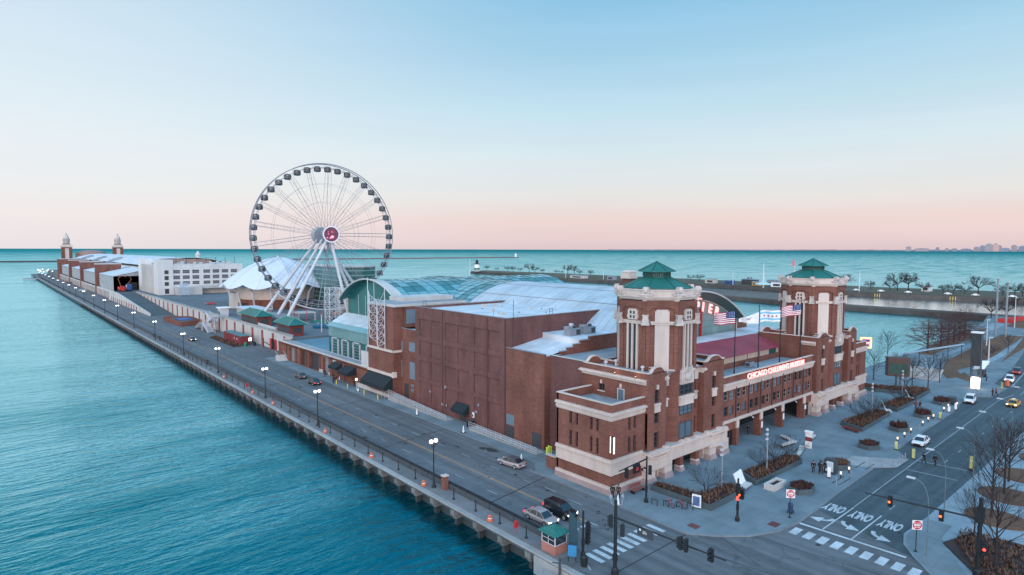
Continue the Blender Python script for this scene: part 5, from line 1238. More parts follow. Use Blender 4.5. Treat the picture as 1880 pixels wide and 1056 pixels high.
m.build('tension_ring', WHM, WH)
def hubcyl(m, d0, d1, r0, r1, n=28):
    P_ = [wp(2*pi*k/n, r0, d0) for k in range(n)]+[wp(2*pi*k/n, r1, d1) for k in range(n)]
    m.add(P_, [tuple(range(n-1,-1,-1)), tuple(range(n,2*n))]+[(i,(i+1)%n,n+(i+1)%n,n+i) for i in range(n)])
m = MB(); hubcyl(m,-7,7,1.0,1.0); hubcyl(m,-5.2,-4.2,2.2,2.9); hubcyl(m,4.2,5.2,2.9,2.2); m.build('hub', WHM, WH)
m = MB(); hubcyl(m,-8.4,-6.2,3.4,2.8); m.build('rear_dish', CONCL, WH)
m = MB(); hubcyl(m,7.6,8.5,3.1,3.25); m.build('display_rim', WHT, WH)
dm, N, L, B = newmat('hub_display'); g = N.new('ShaderNodeTexCoord'); vn = N.new('ShaderNodeTexNoise'); vn.inputs['Scale'].default_value = .55; L.new(g.outputs['Object'], vn.inputs[0])
r_ = N.new('ShaderNodeMapRange'); L.new(vn.outputs[0], r_.inputs[0]); r_.inputs[1].default_value = .53; r_.inputs[2].default_value = .60; r_.inputs[3].default_value = .12; r_.inputs[4].default_value = 3.2
B.inputs['Base Color'].default_value = (.03,.01,.02,1); B.inputs['Emission Color'].default_value = (1,.22,.42,1); L.new(r_.outputs[0], B.inputs['Emission Strength'])
m = MB(); hubcyl(m,8.5,8.56,2.8,2.8); m.build('display', dm, WH)
hub0 = C+nv*6; hub1 = C-nv*6
for f_, h_ in (((83.6,226,5.3),hub0),((83.4,236,5.3),C),((82,248,5.3),hub1),((109.0,225,5.3),hub0),((119.5,236,5.3),C),((131,248,5.3),hub1)):
    m = MB(); fv = Vector(f_); k_ = fv.lerp(h_,.13); m.tube(fv, k_, .3, 12, .68); m.tube(k_, fv.lerp(h_,.93), .68, 12, .52); m.tube(fv.lerp(h_,.93), h_, .52, 10, .4); m.build('leg', WMET, WH)
for f_, h_ in (((97,229,5.3),hub0),((99.5,229,5.3),hub0),((112,241,5.3),hub1),((114.5,241,5.3),hub1)):
    m = MB(); m.tube(f_, h_, .16, 6); m.build('guy_rod', WHM, WH)
GM = M('gondola_blue_grey', (.05,.075,.095), .35, var=0)
gme = None
for k in range(42):
    a = 2*pi*(k+.35)/42; p = wp(a, RW_-1.0, 0)-zv*.9
    if k == 0:
        m = MB(); m.smooth = False
        m.lathe([(.55,-1.35),(1.0,-1.25),(1.25,-1.0),(1.28,-.75)],0,0,14,0,1.15,1.0); m.lathe([(1.2,.55),(1.0,.85),(.6,1.0),(.01,1.05)],0,0,14,0,1.15,1.0)
        m.tube((0,-1.3,.2),(0,1.3,.2),.12)
        for q in range(6): m.tube((1.4*cos(q*pi/3),1.22*sin(q*pi/3),-.75),(1.36*cos(q*pi/3),1.18*sin(q*pi/3),.55),.05,5)
        g0_ = m.build('gondola', GM, WH, Vector((0,0,0))); ORG['g'] = Vector((0,0,0)); g0_.location = p-Vector((103.9,235,5.3))
        m = MB(); m.lathe([(1.24,-.78),(1.26,0),(1.2,.58)],0,0,14,0,1.15,1.0); w0 = m.build('window_band', DGL, None, (0,0,0)); w0.parent = g0_; w0.location = (0,0,0)
    else:
        g1 = g0_.copy(); COL.objects.link(g1); g1.parent = WH; g1.location = p-Vector((103.9,235,5.3)); w1 = w0.copy(); COL.objects.link(w1); w1.parent = g1
g0_.scale = (.96,.96,.96)
for g_ in WH.children:
    if g_.name.startswith('gondola'): g_.scale = (.96,.96,.96)
# boarding platform and lattice supports
r = thing('boarding_platform', 'white curved boarding platform with railings under the wheel', 'platform', (103,233,9))
m = MB()
for k in range(16):
    a = -.62+k*.085; b = a+.085; p, q = wp(pi+a,29.8,3.5), wp(pi+b,29.8,3.5); m.tube(p,q,.28,6); m.tube(p+zv*1.2,q+zv*1.2,.06,5); m.tube(p,p+zv*1.2,.05,5)
m.build('curved_beam', WMET, r); m = MB(); m.box(90,229,8.2,97,236,8.6); m.box(108,230,8.6,115,237,9.0)
for x,y in ((90.3,229.3),(96.7,229.3),(108.3,230.3),(114.7,230.3),(90.3,235.7),(114.7,236.7)): m.tube((x,y,5.3),(x,y,8.5),.2)
m.build('deck', CONCL, r)
LT = thing('lattice_tower', 'white lattice tower between the wheel and the glass gable', 'tower', (97,214,5.3))
m = MB(); bx_ = [(95,212),(99,212),(99,216),(95,216)]
for i in range(4):
    a, b = bx_[i], bx_[(i+1)%4]; m.tube((*a,5.3),(*a,19),.16)
    for k in range(5):
        z = 5.3+2.7*k; m.tube((*a,z),(*b,z+2.7),.08); m.tube((*b,z),(*a,z+2.7),.08); m.tube((*a,z+2.7),(*b,z+2.7),.09)
m.build('lattice', WMET, LT)
for i,(x,y,h,lab) in enumerate([(84.3,194.6,11.4,'slim white post with red tip beside the green roofed kiosk'),(99.5,190,20,'tall white light pole left of the glass gable')]):
    r = thing('light_pole', lab, 'pole', (x,y,5.3)); m = MB(); m.lathe([(.22,5.3),(.16,h)],x,y,8); m.build('pole', WMET, r); m = MB(); m.lathe([(.25,h),(.25,h+.4)],x,y,8); m.build('tip', RED, r)
for i,(x,y,lab) in enumerate([(88,206,'round blue boat ride tub at left of the pair on the deck'),(91,203,'round blue boat ride tub at right of the pair on the deck')]):
    r = thing('ride_tub', lab, 'ride', (x,y,5.3), 0, 'blue ride tubs'); m = MB(); m.lathe([(1.6,5.3),(1.9,5.8),(1.9,6.5),(1.6,6.6)],x,y,16); m.build('tub', M('teal_blue_tub',(.02,.14,.25),.5) if 'teal_blue_tub' not in bpy.data.materials else bpy.data.materials['teal_blue_tub'], r); m = MB(); m.lathe([(.2,5.8),(.2,7.0),(.5,7.1)],x,y,8); m.build('wheel', WMET, r)
r = thing('ride_fence', 'low green curved fence round a dark ride beneath the wheel', 'fence', (101,222,5.3)); m = MB()
for k in range(18):
    a, b = pi+.17*k, pi+.17*(k+1); m.quad((101+9*cos(a),222+6*sin(a),5.3),(101+9*cos(b),222+6*sin(b),5.3),(101+9*cos(b),222+6*sin(b),6.5),(101+9*cos(a),222+6*sin(a),6.5))
m.build('panel', M('green_fence_panel',(.02,.16,.15),.6), r); m = MB(); m.cbox(102,223,5.3,7,3,2.4); m.build('ride_body', DGR, r)
r = thing('round_mound', 'brown round covered ride beneath the wheel', 'ride', (104,224,5.3)); m = MB(); m.smooth = True; m.ball((104,226,7.2),2.2,14,8,.6); m.build('cover', M('brown_cover',(.3,.13,.07),.8), r)
for x, y in ((86.5,224),(90.5,222)):
    r = thing('red_mast', 'slender red mast in front of the left wheel legs', 'mast', (x,y,5.3), 0, 'red masts by the wheel'); m = MB(); m.tube((x,y,5.3),(x,y,11),.12); m.tube((x-.4,y,11),(x+.4,y,11),.08); m.build('pole', RED, r)
r = thing('machine_house', 'pale grey screened plant enclosure at the foot of the wheel legs', 'enclosure', (84,232,5.3)); m = MB(); m.box(80.5,224,5.3,88,245,7.9); m.build('screen_wall', M('grey_screen',(.22,.24,.26),.6,var=.2,streak=True), r)
r = thing('ticket_hall', 'long pale low ticket hall behind the kiosks on the upper deck', 'building', (84,262,5.3)); m = MB(); m.box(80.5,252,5.3,88,272,8.2); m.build('wall', CONCL, r); m = MB(); m.box(80,251.5,8.2,88.5,272.5,8.6); m.build('roof', WROOF, r)
# ---------------------------------------------------------------- white concrete warehouse
WB = thing('white_warehouse', 'whitewashed concrete warehouse block with rows of wide grey windows', 'building', (100,440,5.3))
xs_ = [(85.9+5.35*i+(.9 if i > 2 else 0), 89.8+5.35*i+(.9 if i > 2 else 0)) for i in range(7)]
hl = [(a,b,z0,z1) for a,b in xs_ for z0,z1 in ((18,20.1),(14.5,16.7),(11.2,13.2))]
m = MB(); m.wall('y', 412, 85, 126, 5.3, 23.2, hl, .5, 1); m.box(85,412.6,5.3,126,470,23); m.build('wall', WCONC, WB)
for a,b,z0,z1 in hl:
    m = MB(); m.mi = 1; m.box(a,412.4,z0,b,412.5,z1); m.mi = 0; m.box(a,412.34,(z0+z1)/2-.08,b,412.4,(z0+z1)/2+.08)
    for q in (1,2): m.box(a+(b-a)*q/3-.04,412.34,z0,a+(b-a)*q/3+.04,412.4,z1)
    m.build('window', [GRY, M('grey_rose_glass',(.11,.10,.11),.3) if 'grey_rose_glass' not in bpy.data.materials else bpy.data.materials['grey_rose_glass']], WB)
m = MB(); m.box(78,411.5,5.3,86,424,26.3); m.cut(); m.box(78,462,5.3,84,472,26.3); m.each('corner_tower', WCONC, WB)
m = MB(); m.box(78.4,424,5.3,84,462,22.8); m.build('side_wall', WCONC, WB)
m = MB()
for q in range(10): m.box(77.7,425+3.8*q,5.3,78.4,426+3.8*q,23.2); m.cut()
m.each('fin', CONCL, WB); m = MB()
for z0, z1 in ((17.8,20),(14.2,16.6),(10.8,13),(6,9)): m.box(81.3,411.42,z0,83.5,411.5,z1)
for q in range(10):
    for z0, z1 in ((19,21.5),(15.4,17.8),(12,14.2),(6.5,9.5)): m.box(78.3,426.4+3.8*q,z0,78.4,428.2+3.8*q,z1)
m.build('small_window', M('dark_square_window',(.04,.045,.05),.4), WB)
m = MB(); m.box(84,412.0,23.2,126,470,23.4); m.build('roof', WROOF, WB)
m = MB(); m.box(84.5,430,23.4,112,440,26.5); m.add([(84.5,429,26.5),(98,429,27.3),(112,429,26.0),(112,441,26.0),(98,441,27.3),(84.5,441,26.5)],[(0,1,4,5),(1,2,3,4)]); m.build('roof_house', M('brown_roof_house',(.3,.22,.19),.7), WB)
rr = random.Random(2); m = MB()
for q in range(16): x = rr.uniform(88,123); y = rr.uniform(414,428); m.cbox(x,y,23.4,rr.uniform(.8,2.5),rr.uniform(.8,2),rr.uniform(.6,1.8))
for q in range(11): x = 87+q*3.4; m.box(x,412.1,23.4,x+1.6,412.6,24.0)
m.build('roof_plant', CONCL, WB); m = MB()
for q in range(7): x = 88+q*5.6; m.tube((x,413,23.4),(x,413,27.2),.14); m.ball((x,413,27.4),.3,8,5); m.cut()
m.each('roof_mast', DGR, WB)
m = MB(); m.box(86.5,404,5.3,100,411.4,9.8); m.box(100,406,8.8,124,411.4,10.3); m.build('entrance_canopy', CONCL, WB)
r = thing('scaffold_sign', 'tall pale blue lattice sign in front of the white warehouse', 'sign', (88,396,5.3)); m = MB()
for q in range(4):
    for k in range(6): m.cbox(86.5+q*1.1,396,6.2+1.2*k,.8,.3,.9)
m.tube((86,396,5.3),(86,396,13.4),.12); m.tube((90.6,396,5.3),(90.6,396,13.4),.12); m.build('panel', M('pale_blue_sign',(.35,.45,.55),.5,var=.3,scale=3), r)
# ---------------------------------------------------------------- exhibition sheds with brick fins
SH = thing('exhibition_sheds', 'long white exhibition sheds divided by red brick fin walls along the dock', 'building', (80,700,0))
m = MB()
FY = [543,636,727,825]
for y in FY: m.box(62,y-3,0,78,y+3,21.3); m.cut()
m.box(62,832,0,70,850,21.3)
m.each('brick_fin', BR, SH)
m = MB()
for y in FY: m.box(61.8,y-3.1,21.3,78.2,y+3.1,21.9); m.cut()
m.each('fin_cap', CONCL, SH)
bays = [(475,540),(546,633),(639,724),(730,822)]
SHW = seamed('shed_wall_sheet', (.34,.35,.36), (.27,.28,.30), 1, 3.2, .15, .7)
m = MB()
for a, b in bays:
    m.box(64,a,5.4,84,b,14.7); m.add([(64,a,14.7),(64,b,14.7),(84,b,19),(84,a,19)],[(0,1,2,3)]); m.add([(64,a,14.7),(84,a,19),(84,a,5.4),(64,a,5.4)],[(0,1,2,3)])
m.build('shed_wall', SHW, SH)
m = MB()
for a, b in bays: m.add([(63.6,a-.5,14.75),(63.6,b,14.75),(84,b,19.1),(84,a-.5,19.1)],[(0,1,2,3)])
m.build('shed_roof', WROOF, SH)
m = MB(); m.box(62.2,470,0,64,850,5.3); m.build('ground_storey', CONCL, SH)
for a, b in bays:
    n = int((b-a)/6)
    for i in range(n):
        y = a+3+i*6
        mm = MB(); mm.box(62.1,y,0,62.2,y+1.6,4.3); mm.build('doorway', M('brown_shed_door',(.13,.08,.07),.7) if 'brown_shed_door' not in bpy.data.materials else bpy.data.materials['brown_shed_door'], SH)
m = MB(); m.box(72.6,474.6,5.4,77.5,475.2,10.4); m.build('dark_opening', BLK, SH)
hv = arc(112, 30, 19.5, 26.5, 16)
m = MB(); m.smooth = True
for a, b in ((478,640),(640,731),(731,830),(830,930)):
    s_ = {478:0,640:-2,731:-4,830:-6}[a]; shell(m, [(p[0]-(0),p[1]) for p in hv if p[0] > 84-s_*0], 'y', a, b, 1)
m.build('vault_roof', WROOF, SH)
m = MB()
for y in (640,731,830): 
    pts = [(78+ (q*1.6), 19.5+ 6.2*sin(pi*min(1,q/10)/2)) for q in range(11)]; m.add([(p[0],y,p[1]) for p in pts]+[(94,y,19.4),(78,y,19.4)],[tuple(range(13))]); m.cut()
m.each('scalloped_end', M('grey_scallop',(.25,.30,.33),.6), SH)
m = MB(); m.box(84,478,5.3,140,930,19.6); m.build('hall_body', CONCL, SH)
r = thing('round_cupola', 'small white cupola on the roofs beyond the warehouse', 'cupola', (136,560,25)); m = MB(); m.lathe([(1.9,19),(1.9,27.5),(2.3,27.7),(1.3,29.5),(.5,31)],136,560,12); m.build('drum', CONCL, r)
# forecourt of the nearest shed
r = thing('red_crane_truck', 'red truck mounted crane with folded arms outside the nearest shed', 'crane', (67.5,470,6)); m = MB(); m.box(65.5,462,5.9,68.5,470,8.2); m.box(66,459.5,5.9,68.2,462,8.9); m.build('cab', RED, r)
m = MB()
for x in (65.4,68.4):
    for y in (461,466.5,468.8): m.tube((x-.15,y,6.0),(x+.15,y,6.0),.6,10)
m.build('wheel', RUB, r)
m = MB(); m.path([(67,466,8),(65.5,467,13.5),(68.5,468,16.5),(70,468,14)],.14,5); m.path([(69,466,8),(73,468,12.5),(71.5,468,17)],.13,5); m.build('jib', M('faded_red_jib',(.35,.12,.07),.6), r)
r = thing('stage_truck', 'dark blue and white stage truck beside the red crane', 'truck', (70,463,5.4)); m = MB(); m.box(69.5,460,6.2,72,467,9.8); m.build('box_body', BLU, r); m = MB(); m.box(69.45,462.5,6.4,69.5,464.5,9.4); m.build('stripe', WHT, r); m = MB(); 
for y in (461,466): m.tube((69.4,y,6.0),(72.1,y,6.0),.55,10)
m.build('wheel', RUB, r)
m = MB(); m.box(61.9,560,0.02,62.3,566,4.5); m.mi=1; m.box(61.85,561,.5,61.9,565,3.6); one('lit_kiosk', m, [RED,SCR], 'red framed kiosk with glowing panel under the far ramp top', 'kiosk', (62,560,0)) if False else None
# east end towers
def etower(x, lab):
    r = thing('end_tower', lab, 'tower', (x,950,0), 0, 'twin towers at the far pier end'); w = 5.4
    m = MB(); m.box(x-w,945,0,x+w,955,34.5); m.build('brick_shaft', BR, r)
    m = MB(); m.box(x-2,944.7,8,x+2,945,33); m.box(x-w-.3,946,8,x-w,954,33) if False else None; m.build('stone_panel', LIME, r)
    m = MB(); m.box(x-w-.6,944.4,34.5,x+w+.6,955.6,36.5); m.box(x-w+.6,946,36.5,x+w-.6,954,38.0); m.build('cornice', LIME, r)
    m = MB(); m.box(x-3.6,946.6,38,x+3.6,953.4,39.3); m.build('brick_course', BR, r)
    m = MB(); m.lathe([(3.2,39.3),(3.2,46),(3.5,46.2),(2.6,48.2),(1.5,50),(1.2,50.2),(1.2,51.2),(.3,53)],x,950,8,pi/8); m.build('lantern', LIME, r)
    m = MB(); 
    for i in range(8): a = i*pi/4; m.tube((x+3.1*cos(a),950+3.1*sin(a),40.5),(x+3.1*cos(a),950+3.1*sin(a),45),.55,6)
    m.build('lantern_opening', M('grey_lantern_opening',(.28,.27,.28),.8) if 'grey_lantern_opening' not in bpy.data.materials else bpy.data.materials['grey_lantern_opening'], r)
etower(79.5,'brick tower with white lantern at the far pier end, nearer the dock'); etower(134.2,'brick tower with white lantern at the far pier end, farther from the dock')
r = thing('brick_dome', 'low brown dome between the two far end towers', 'building', (106,960,0)); m = MB(); m.smooth = True; m.lathe([(17,0),(17,26.5),(15,28.5),(9,30.3),(.1,31)],106,960,24); m.build('dome', M('brown_dome',(.28,.18,.15),.7), r)
# moored lights and lamps off the far dock
rr = random.Random(8); l1 = None
for i in range(9):
    x, y = rr.uniform(48,60), 868+i*13
    if l1 is None:
        l1 = thing('promenade_lamp', 'lit globe lamp on the far end promenade', 'street lamp', (x,y,0), 0, 'lamps on the far end promenade'); m = MB(); m.tube((0,0,0),(0,0,6.2),.12); o = m.build('pole', BLK, l1, (0,0,0)); m = MB(); m.ball((0,0,6.6),.6,8,6); m.build('globe', BULB, l1, (0,0,0))
    else: dup(l1, (x,y,0), 0)
# ---------------------------------------------------------------- breakwaters, harbour land, far shore
ROCK = M('dark_breakwater_rock', (.075,.068,.062), .95, var=.4, scale=.25, bump=.3)
GRASSY = M('winter_verge', (.09,.085,.06), .95, var=.4, scale=.1)
m = MB(); A = [(546,727),(522,540),(486,500),(491,403),(516,292),(507,190),(524,85),(535,-40),(640,-60),(600,180),(598,300),(596,560),(585,740)]
m.prism(A,-3,.4); struct('breakwater', m, ROCK)
m = MB(); m.prism([(548,720),(530,540),(494,498),(499,403),(524,292),(515,190),(532,85),(541,-40),(634,-56),(594,180),(592,300),(590,560),(580,736)],.4,.9); struct('breakwater_road', m, GRASSY)
m = MB(); m.prism([(384,75),(383,140),(389,186),(396,215),(402,300),(412,335),(476,335),(458,215),(405,190),(396,140),(396,60),(384,60)],-3,.2); struct('harbour_wall', m, ROCK)
m = MB(); m.prism([(388,75),(387,140),(393,186),(400,217),(406,300),(416,330),(470,330),(452,218),(402,188),(393,140),(393,62),(388,62)],.2,.5); struct('harbour_road', m, M('tan_harbour_ground',(.12,.11,.10),.9,var=.3,scale=.1))
m = MB(); m.box(700,1996,-3,1760,2010,.8); struct('outer_breakwater', m, M('rusty_breakwater',(.2,.12,.11),.9,var=.3,scale=.02))
m = MB(); m.box(-700,2010,-3,160,2022,.6); struct('outer_breakwater', m, ROCK)
r = thing('beacon_tower', 'tiny white beacon at the tip of the long outer breakwater', 'beacon', (1750,2003,.8)); m = MB(); m.lathe([(5,.8),(4,11),(5,11.5),(3,15)],1750,2003,10); m.build('tower', WHT, r)
LH = thing('lighthouse', 'small white lighthouse with black lantern and green base band at the breakwater tip', 'lighthouse', (542,706,1)); m = MB(); m.box(539,703,1,545,709,4); m.build('base', CONCL, LH)
m = MB(); m.lathe([(4.2,4),(4.2,6)],542,706,12); m.build('green_band', M('green_band',(.02,.2,.1),.6), LH); m = MB(); m.lathe([(4.1,6),(3.6,11.5)],542,706,12); m.build('tower', WHT, LH); m = MB(); m.lathe([(4.4,11.5),(4.4,12.2),(2,12.3),(2,15.2),(2.4,15.4),(.2,18.6)],542,706,10); m.build('lantern', BLK, LH)
r = thing('tall_pole', 'tall thin white pole standing in the water left of the lighthouse', 'pole', (485,647,-2.4)); m = MB(); m.lathe([(.8,-3),(.5,20)],485,647,6); m.build('pole', WMET, r)
LOC = None
def lamp_far(x, y, h, lab, grp='harbour light poles'):
    global LOC
    if LOC is None:
        LOC = thing('harbour_pole', lab, 'pole', (x,y,1), 0, grp); m = MB(); m.lathe([(.35,0),(.22,1)],0,0,6); m.build('pole', WMET, LOC, (0,0,0)); m = MB(); m.box(-1,-.3,.985,1,.3,1.0); m.build('lamp_head', WMET, LOC, (0,0,0)); LOC.scale = (1,1,h)
    else: dup(LOC, (x,y,1), 0, lab, (1,1,h))
for i,(x,y,h,lab) in enumerate([(494,480,12,'pale harbour pole left of the round cartouche tower top'),(500,430,12,'pale harbour pole midway along the breakwater wharf'),(505,380,12,'pale harbour pole just left of the chimney'),(520,292,13,'pale harbour pole right of the near tower roof'),(515,260,13,'pale harbour pole above the arched gable'),(512,215,13,'pale harbour pole left of the far tower'),(512,182,16,'pale harbour pole right of the far tower'),(372,140,15,'pale pole standing behind the inner harbour wall')]): lamp_far(x,y,h,lab)
rr = random.Random(12)
def blob_boxes():
    specs = [(530,320,6,10,4,CONCL,'white harbour shed with flat roof above the arched gable'),(528,300,8,6,3.5,BLU,'blue storage container on the breakwater road'),(540,286,6,14,4.5,DGR,'dark green harbour shed between the towers'),(523,270,5,8,3.5,M('ochre_stack',(.4,.25,.08),.8),'ochre covered stack on the harbour road'),(535,262,10,6,5,GRY,'grey blue harbour building left of the far tower'),(520,250,5,10,4,WHT,'white truck trailer parked near the far tower'),(560,150,9,5,4,WHT,'white block among the breakwater trees'),(505,470,8,20,3,CONCL,'pale low shed along the breakwater wharf'),(502,420,5,9,4,GRY,'grey shed at the far wharf corner'),(512,360,5,10,6,DGR,'dark square tank house left of the chimney')]
    for x,y,w,d,h,mt,lab in specs:
        r = thing('harbour_shed', lab, 'shed', (x,y,1), 0, 'sheds on the harbour arm'); m = MB(); m.cbox(x,y,1,w,d,h); m.build('wall', mt, r); m = MB(); m.prism([(x-w/2-.4,y-d/2-.4),(x+w/2+.4,y-d/2-.4),(x+w/2+.4,y+d/2+.4),(x-w/2-.4,y+d/2+.4)],1+h,1.5+h,[(x-w/4,y-d/2),(x+w/4,y-d/2),(x+w/4,y+d/2),(x-w/4,y+d/2)]); m.build('roof', GROOF, r)
        m = MB(); m.box(x-w/2-.1,y-d*.3,1.8,x-w/2,y+d*.3,1+h*.7); m.build('door', DGR, r)
blob_boxes()
r = thing('parasol_mast', 'white mast carrying a pale round canopy on the harbour arm', 'mast', (498,252,1)); m = MB(); m.lathe([(.5,1),(.4,22)],498,252,8); m.build('mast', WMET, r); m = MB(); m.lathe([(7,4),(6,4.8),(.5,6.5)],498,252,12); m.build('canopy', M('pale_green_canopy',(.4,.55,.55),.6), r)
r = thing('small_flag', 'tiny pink and dark flag flying on the breakwater', 'flag', (540,245,1)); m = MB(); m.tube((540,245,1),(540,245,24),.3,6); m.build('pole', WMET, r); m = MB(); m.box(535.5,244.9,19,540,245.1,24); m.build('cloth', M('pink_flag',(.6,.2,.25),.8,var=0), r)
for i,(x,y) in enumerate([(507,165),(516,120),(530,95)]):
    r = thing('yellow_marker', ['yellow fender ladder on the breakwater, right of the far tower','yellow fender ladder on the breakwater above the cypress row','yellow fender ladder on the breakwater near the frame edge'][i], 'ladder', (x,y,-2), 0, 'yellow fender ladders'); m = MB()
    for q in (0,1.6,3.2): m.box(x-1.2-1.5,y+q,-1.8,x-.9-1.5,y+q+.3,.5)
    m.build('ladder', YEL, r)
# cars on the breakwater road
BC = thing('distant_car', 'x', 'car', (0,0,0), 0, 'cars on the breakwater road'); m = MB(); m.prism([(-.9,-2.2),(.9,-2.2),(.9,2.2),(-.9,2.2)],.3,.9); m.prism([(-.85,-1.3),(.85,-1.3),(.85,1.5),(-.85,1.5)],.9,1.5,[(-.7,-.8),(.7,-.8),(.7,1.0),(-.7,1.0)]); m.build('body', WHT, BC)
m = MB()
for x in (-.9,.9):
    for y in (-1.4,1.4): m.tube((x-.1,y,.35),(x+.1,y,.35),.35,8)
m.build('wheel', RUB, BC)
LB = ['white car on the breakwater road just right of the far tower','pale car on the breakwater road below the first round tree','white car on the breakwater road under the twin bare trees','pale car on the breakwater road near the yellow ladder','white car on the breakwater road beside the white block','pale car on the breakwater road near the right frame edge']
for i,(x,y) in enumerate([(520,187),(522,170),(523,152),(527,128),(528,112),(531,92)]):
    if i == 0: BC.location = (x,y,1.05); BC['label'] = LB[0]
    else: dup(BC, (x,y,1.05), rad(5), LB[i])
# skyline
far = [(1665,22,9,'slim tower at the left end of the skyline'),(1718,18,6,'low slab left of the main skyline cluster'),(1735,13,6,'small block just right of the low slab'),(1749,11,8,'wide low block midway along the skyline'),(1790,20,10,'rounded block at the left of the large cluster'),(1800,30,8,'tall slab in the large skyline cluster'),(1812,36,12,'tallest broad tower of the skyline cluster'),(1824,38,10,'bright pale tower in the skyline cluster'),(1832,30,6,'slim dark tower at the right of the cluster'),(1842,14,12,'low block right of the cluster'),(1858,30,9,'dark tower near the right frame edge'),(1873,26,12,'broad tower at the right frame edge'),(1690,12,22,'long low block between the slim tower and the slab'),(1770,10,16,'long low roofline left of the cluster')]
SKM = [M('hazy_rose_tower',(.36,.31,.33),.9,var=.1,scale=.01),M('hazy_blue_tower',(.25,.28,.35),.9,var=.1,scale=.01),M('bright_rose_tower',(.62,.42,.38),.9,var=.1,scale=.01)]  # distance haze is painted into these tower colours
DST = 25000.
for i,(px,hp_,wp_,lab) in enumerate(far):
    d = (F*1123+R2*(px-940)); d.z = 0; d.normalize(); p = d*DST*(1+.04*(i%3)); t = Vector((d.y,-d.x,0))
    sc = DST*.8/1123; w = wp_*sc; h = hp_*sc*.30+35; r = thing('distant_tower', lab, 'building', (p.x,p.y,-2.4), 0, 'buildings on the far shore')
    mt = SKM[2] if i in (7,) else SKM[i%2]
    m = MB(); m.cbox(p.x,p.y,-2.4,w,w*.6,h,-math.atan2(d.x,d.y)); m.build('block', mt, r); m = MB(); m.cbox(p.x,p.y,h-2.4,w*.5,w*.3,h*.12,-math.atan2(d.x,d.y)); m.build('plant_room', SKM[1], r)
m = MB()
rr = random.Random(6); pts = []
for k in range(90):
    px = 1120+k*9.5; d = (F*1123+R2*(px-940)); d.z = 0; d.normalize(); p = d*(DST*1.1); t = Vector((d.y,-d.x,0)); h = (.2+1.3*rr.random()**2)*DST*.8/1123*(min(1,max(.2,(px-1250)/450)))+40
    w = 130; m.prism([(p.x-t.x*w,p.y-t.y*w),(p.x+t.x*w,p.y+t.y*w),(p.x+t.x*w+d.x*150,p.y+t.y*w+d.y*150),(p.x-t.x*w+d.x*150,p.y-t.y*w+d.y*150)],-3,h)
struct('far_shore', m, M('far_shore_haze_blue',(.20,.22,.27),.95,var=.2,scale=.005))  # haze is put into the shore colour as well
# ---------------------------------------------------------------- trees
def branch(mb, p, d, L_, r, depth, rnd, spread, up, kids=3, seg=2, minr=.012):
    q = p
    for s in range(seg):
        d = (d+Vector((rnd.uniform(-1,1),rnd.uniform(-1,1),rnd.uniform(-.5,1)*up))*.16).normalized(); e = q+d*L_/seg; mb.tube(q, e, r*(1-.3*s/seg), 5 if r > .04 else 3, r*(1-.3*(s+1)/seg), caps=False); q = e
        if depth > 0 and s < seg-1:
            for _ in range(kids-1): branch(mb, q, rot(d,rnd,spread), L_*.62, r*.5, depth-1, rnd, spread, up, kids, seg, minr)
    if depth > 0:
        for _ in range(kids): branch(mb, q, rot(d,rnd,spread), L_*.68, max(minr,r*.55), depth-1, rnd, spread, up, kids, seg, minr)
def rot(d, rnd, s):
    a = d.orthogonal().normalized(); b = d.cross(a); t = rnd.uniform(0,2*pi); k = rnd.uniform(.5,1)*s
    return (d+(a*cos(t)+b*sin(t))*k).normalized()
def tree_vase(seed, H_=9, thick=.16, low=.22, spread=.55, name='street_tree', bark=BARK):
    rnd = random.Random(seed); r = thing(name, 'x', 'tree', (0,0,0)); m = MB(); top = H_*low
    m.tube((0,0,0),(0,0,top),thick,8,thick*.8); m.tube((0,0,top),(.05,.03,H_*.62),thick*.8,6,thick*.35); m.tube((0.05,.03,H_*.62),(.0,.1,H_*.95),thick*.35,5,.02); m.build('trunk', bark, r, (0,0,0))
    m = MB(); n = 14
    for i in range(n):
        z = top+(H_*.72-top)*i/n; a = i*2.4+rnd.random(); el = .9+.9*i/n
        d = Vector((cos(a),sin(a),el)).normalized(); branch(m, Vector((0,0,z)), d, H_*.30*(1-.35*i/n), thick*.38, 3, rnd, spread, .8, 2, 2, .017)
    m.build('crown', bark, r, (0,0,0)); return r
def tree_cypress(seed, H_=12):
    rnd = random.Random(seed); r = thing('cypress_tree', 'x', 'tree', (0,0,0)); m = MB(); m.tube((0,0,0),(0,0,H_),.32,8,.03); m.build('trunk', BARKR, r, (0,0,0))
    m = MB(); n = 50
    for i in range(n):
        t = i/n; z = H_*(.12+.86*t); a = i*2.4; L_ = 4.9*(1-t)**.8+.4; d = Vector((cos(a),sin(a),.12-.25*t+.2)).normalized(); branch(m, Vector((0,0,z)), d, L_*.66, .075*(1-t)+.03, 3 if t < .7 else 2, rnd, .8, .25, 2, 2, .022)
    m.build('crown', BARKR, r, (0,0,0)); return r
def tree_spread(seed, H_=8, W_=1.0, dense=3):
    rnd = random.Random(seed); r = thing('spreading_tree', 'x', 'tree', (0,0,0)); m = MB(); m.tube((0,0,0),(.2,.1,H_*.4),.3,6,.2); m.build('trunk', BARK, r, (0,0,0)); m = MB()
    for i in range(7):
        a = i*pi*2/7+rnd.random(); d = Vector((cos(a)*W_,sin(a)*W_,.75)).normalized(); branch(m, Vector((.2,.1,H_*.38)), d, H_*.36, .17, dense+1, rnd, .8, .15, 2, 2, .06)
    m.build('crown', BARK, r, (0,0,0)); return r
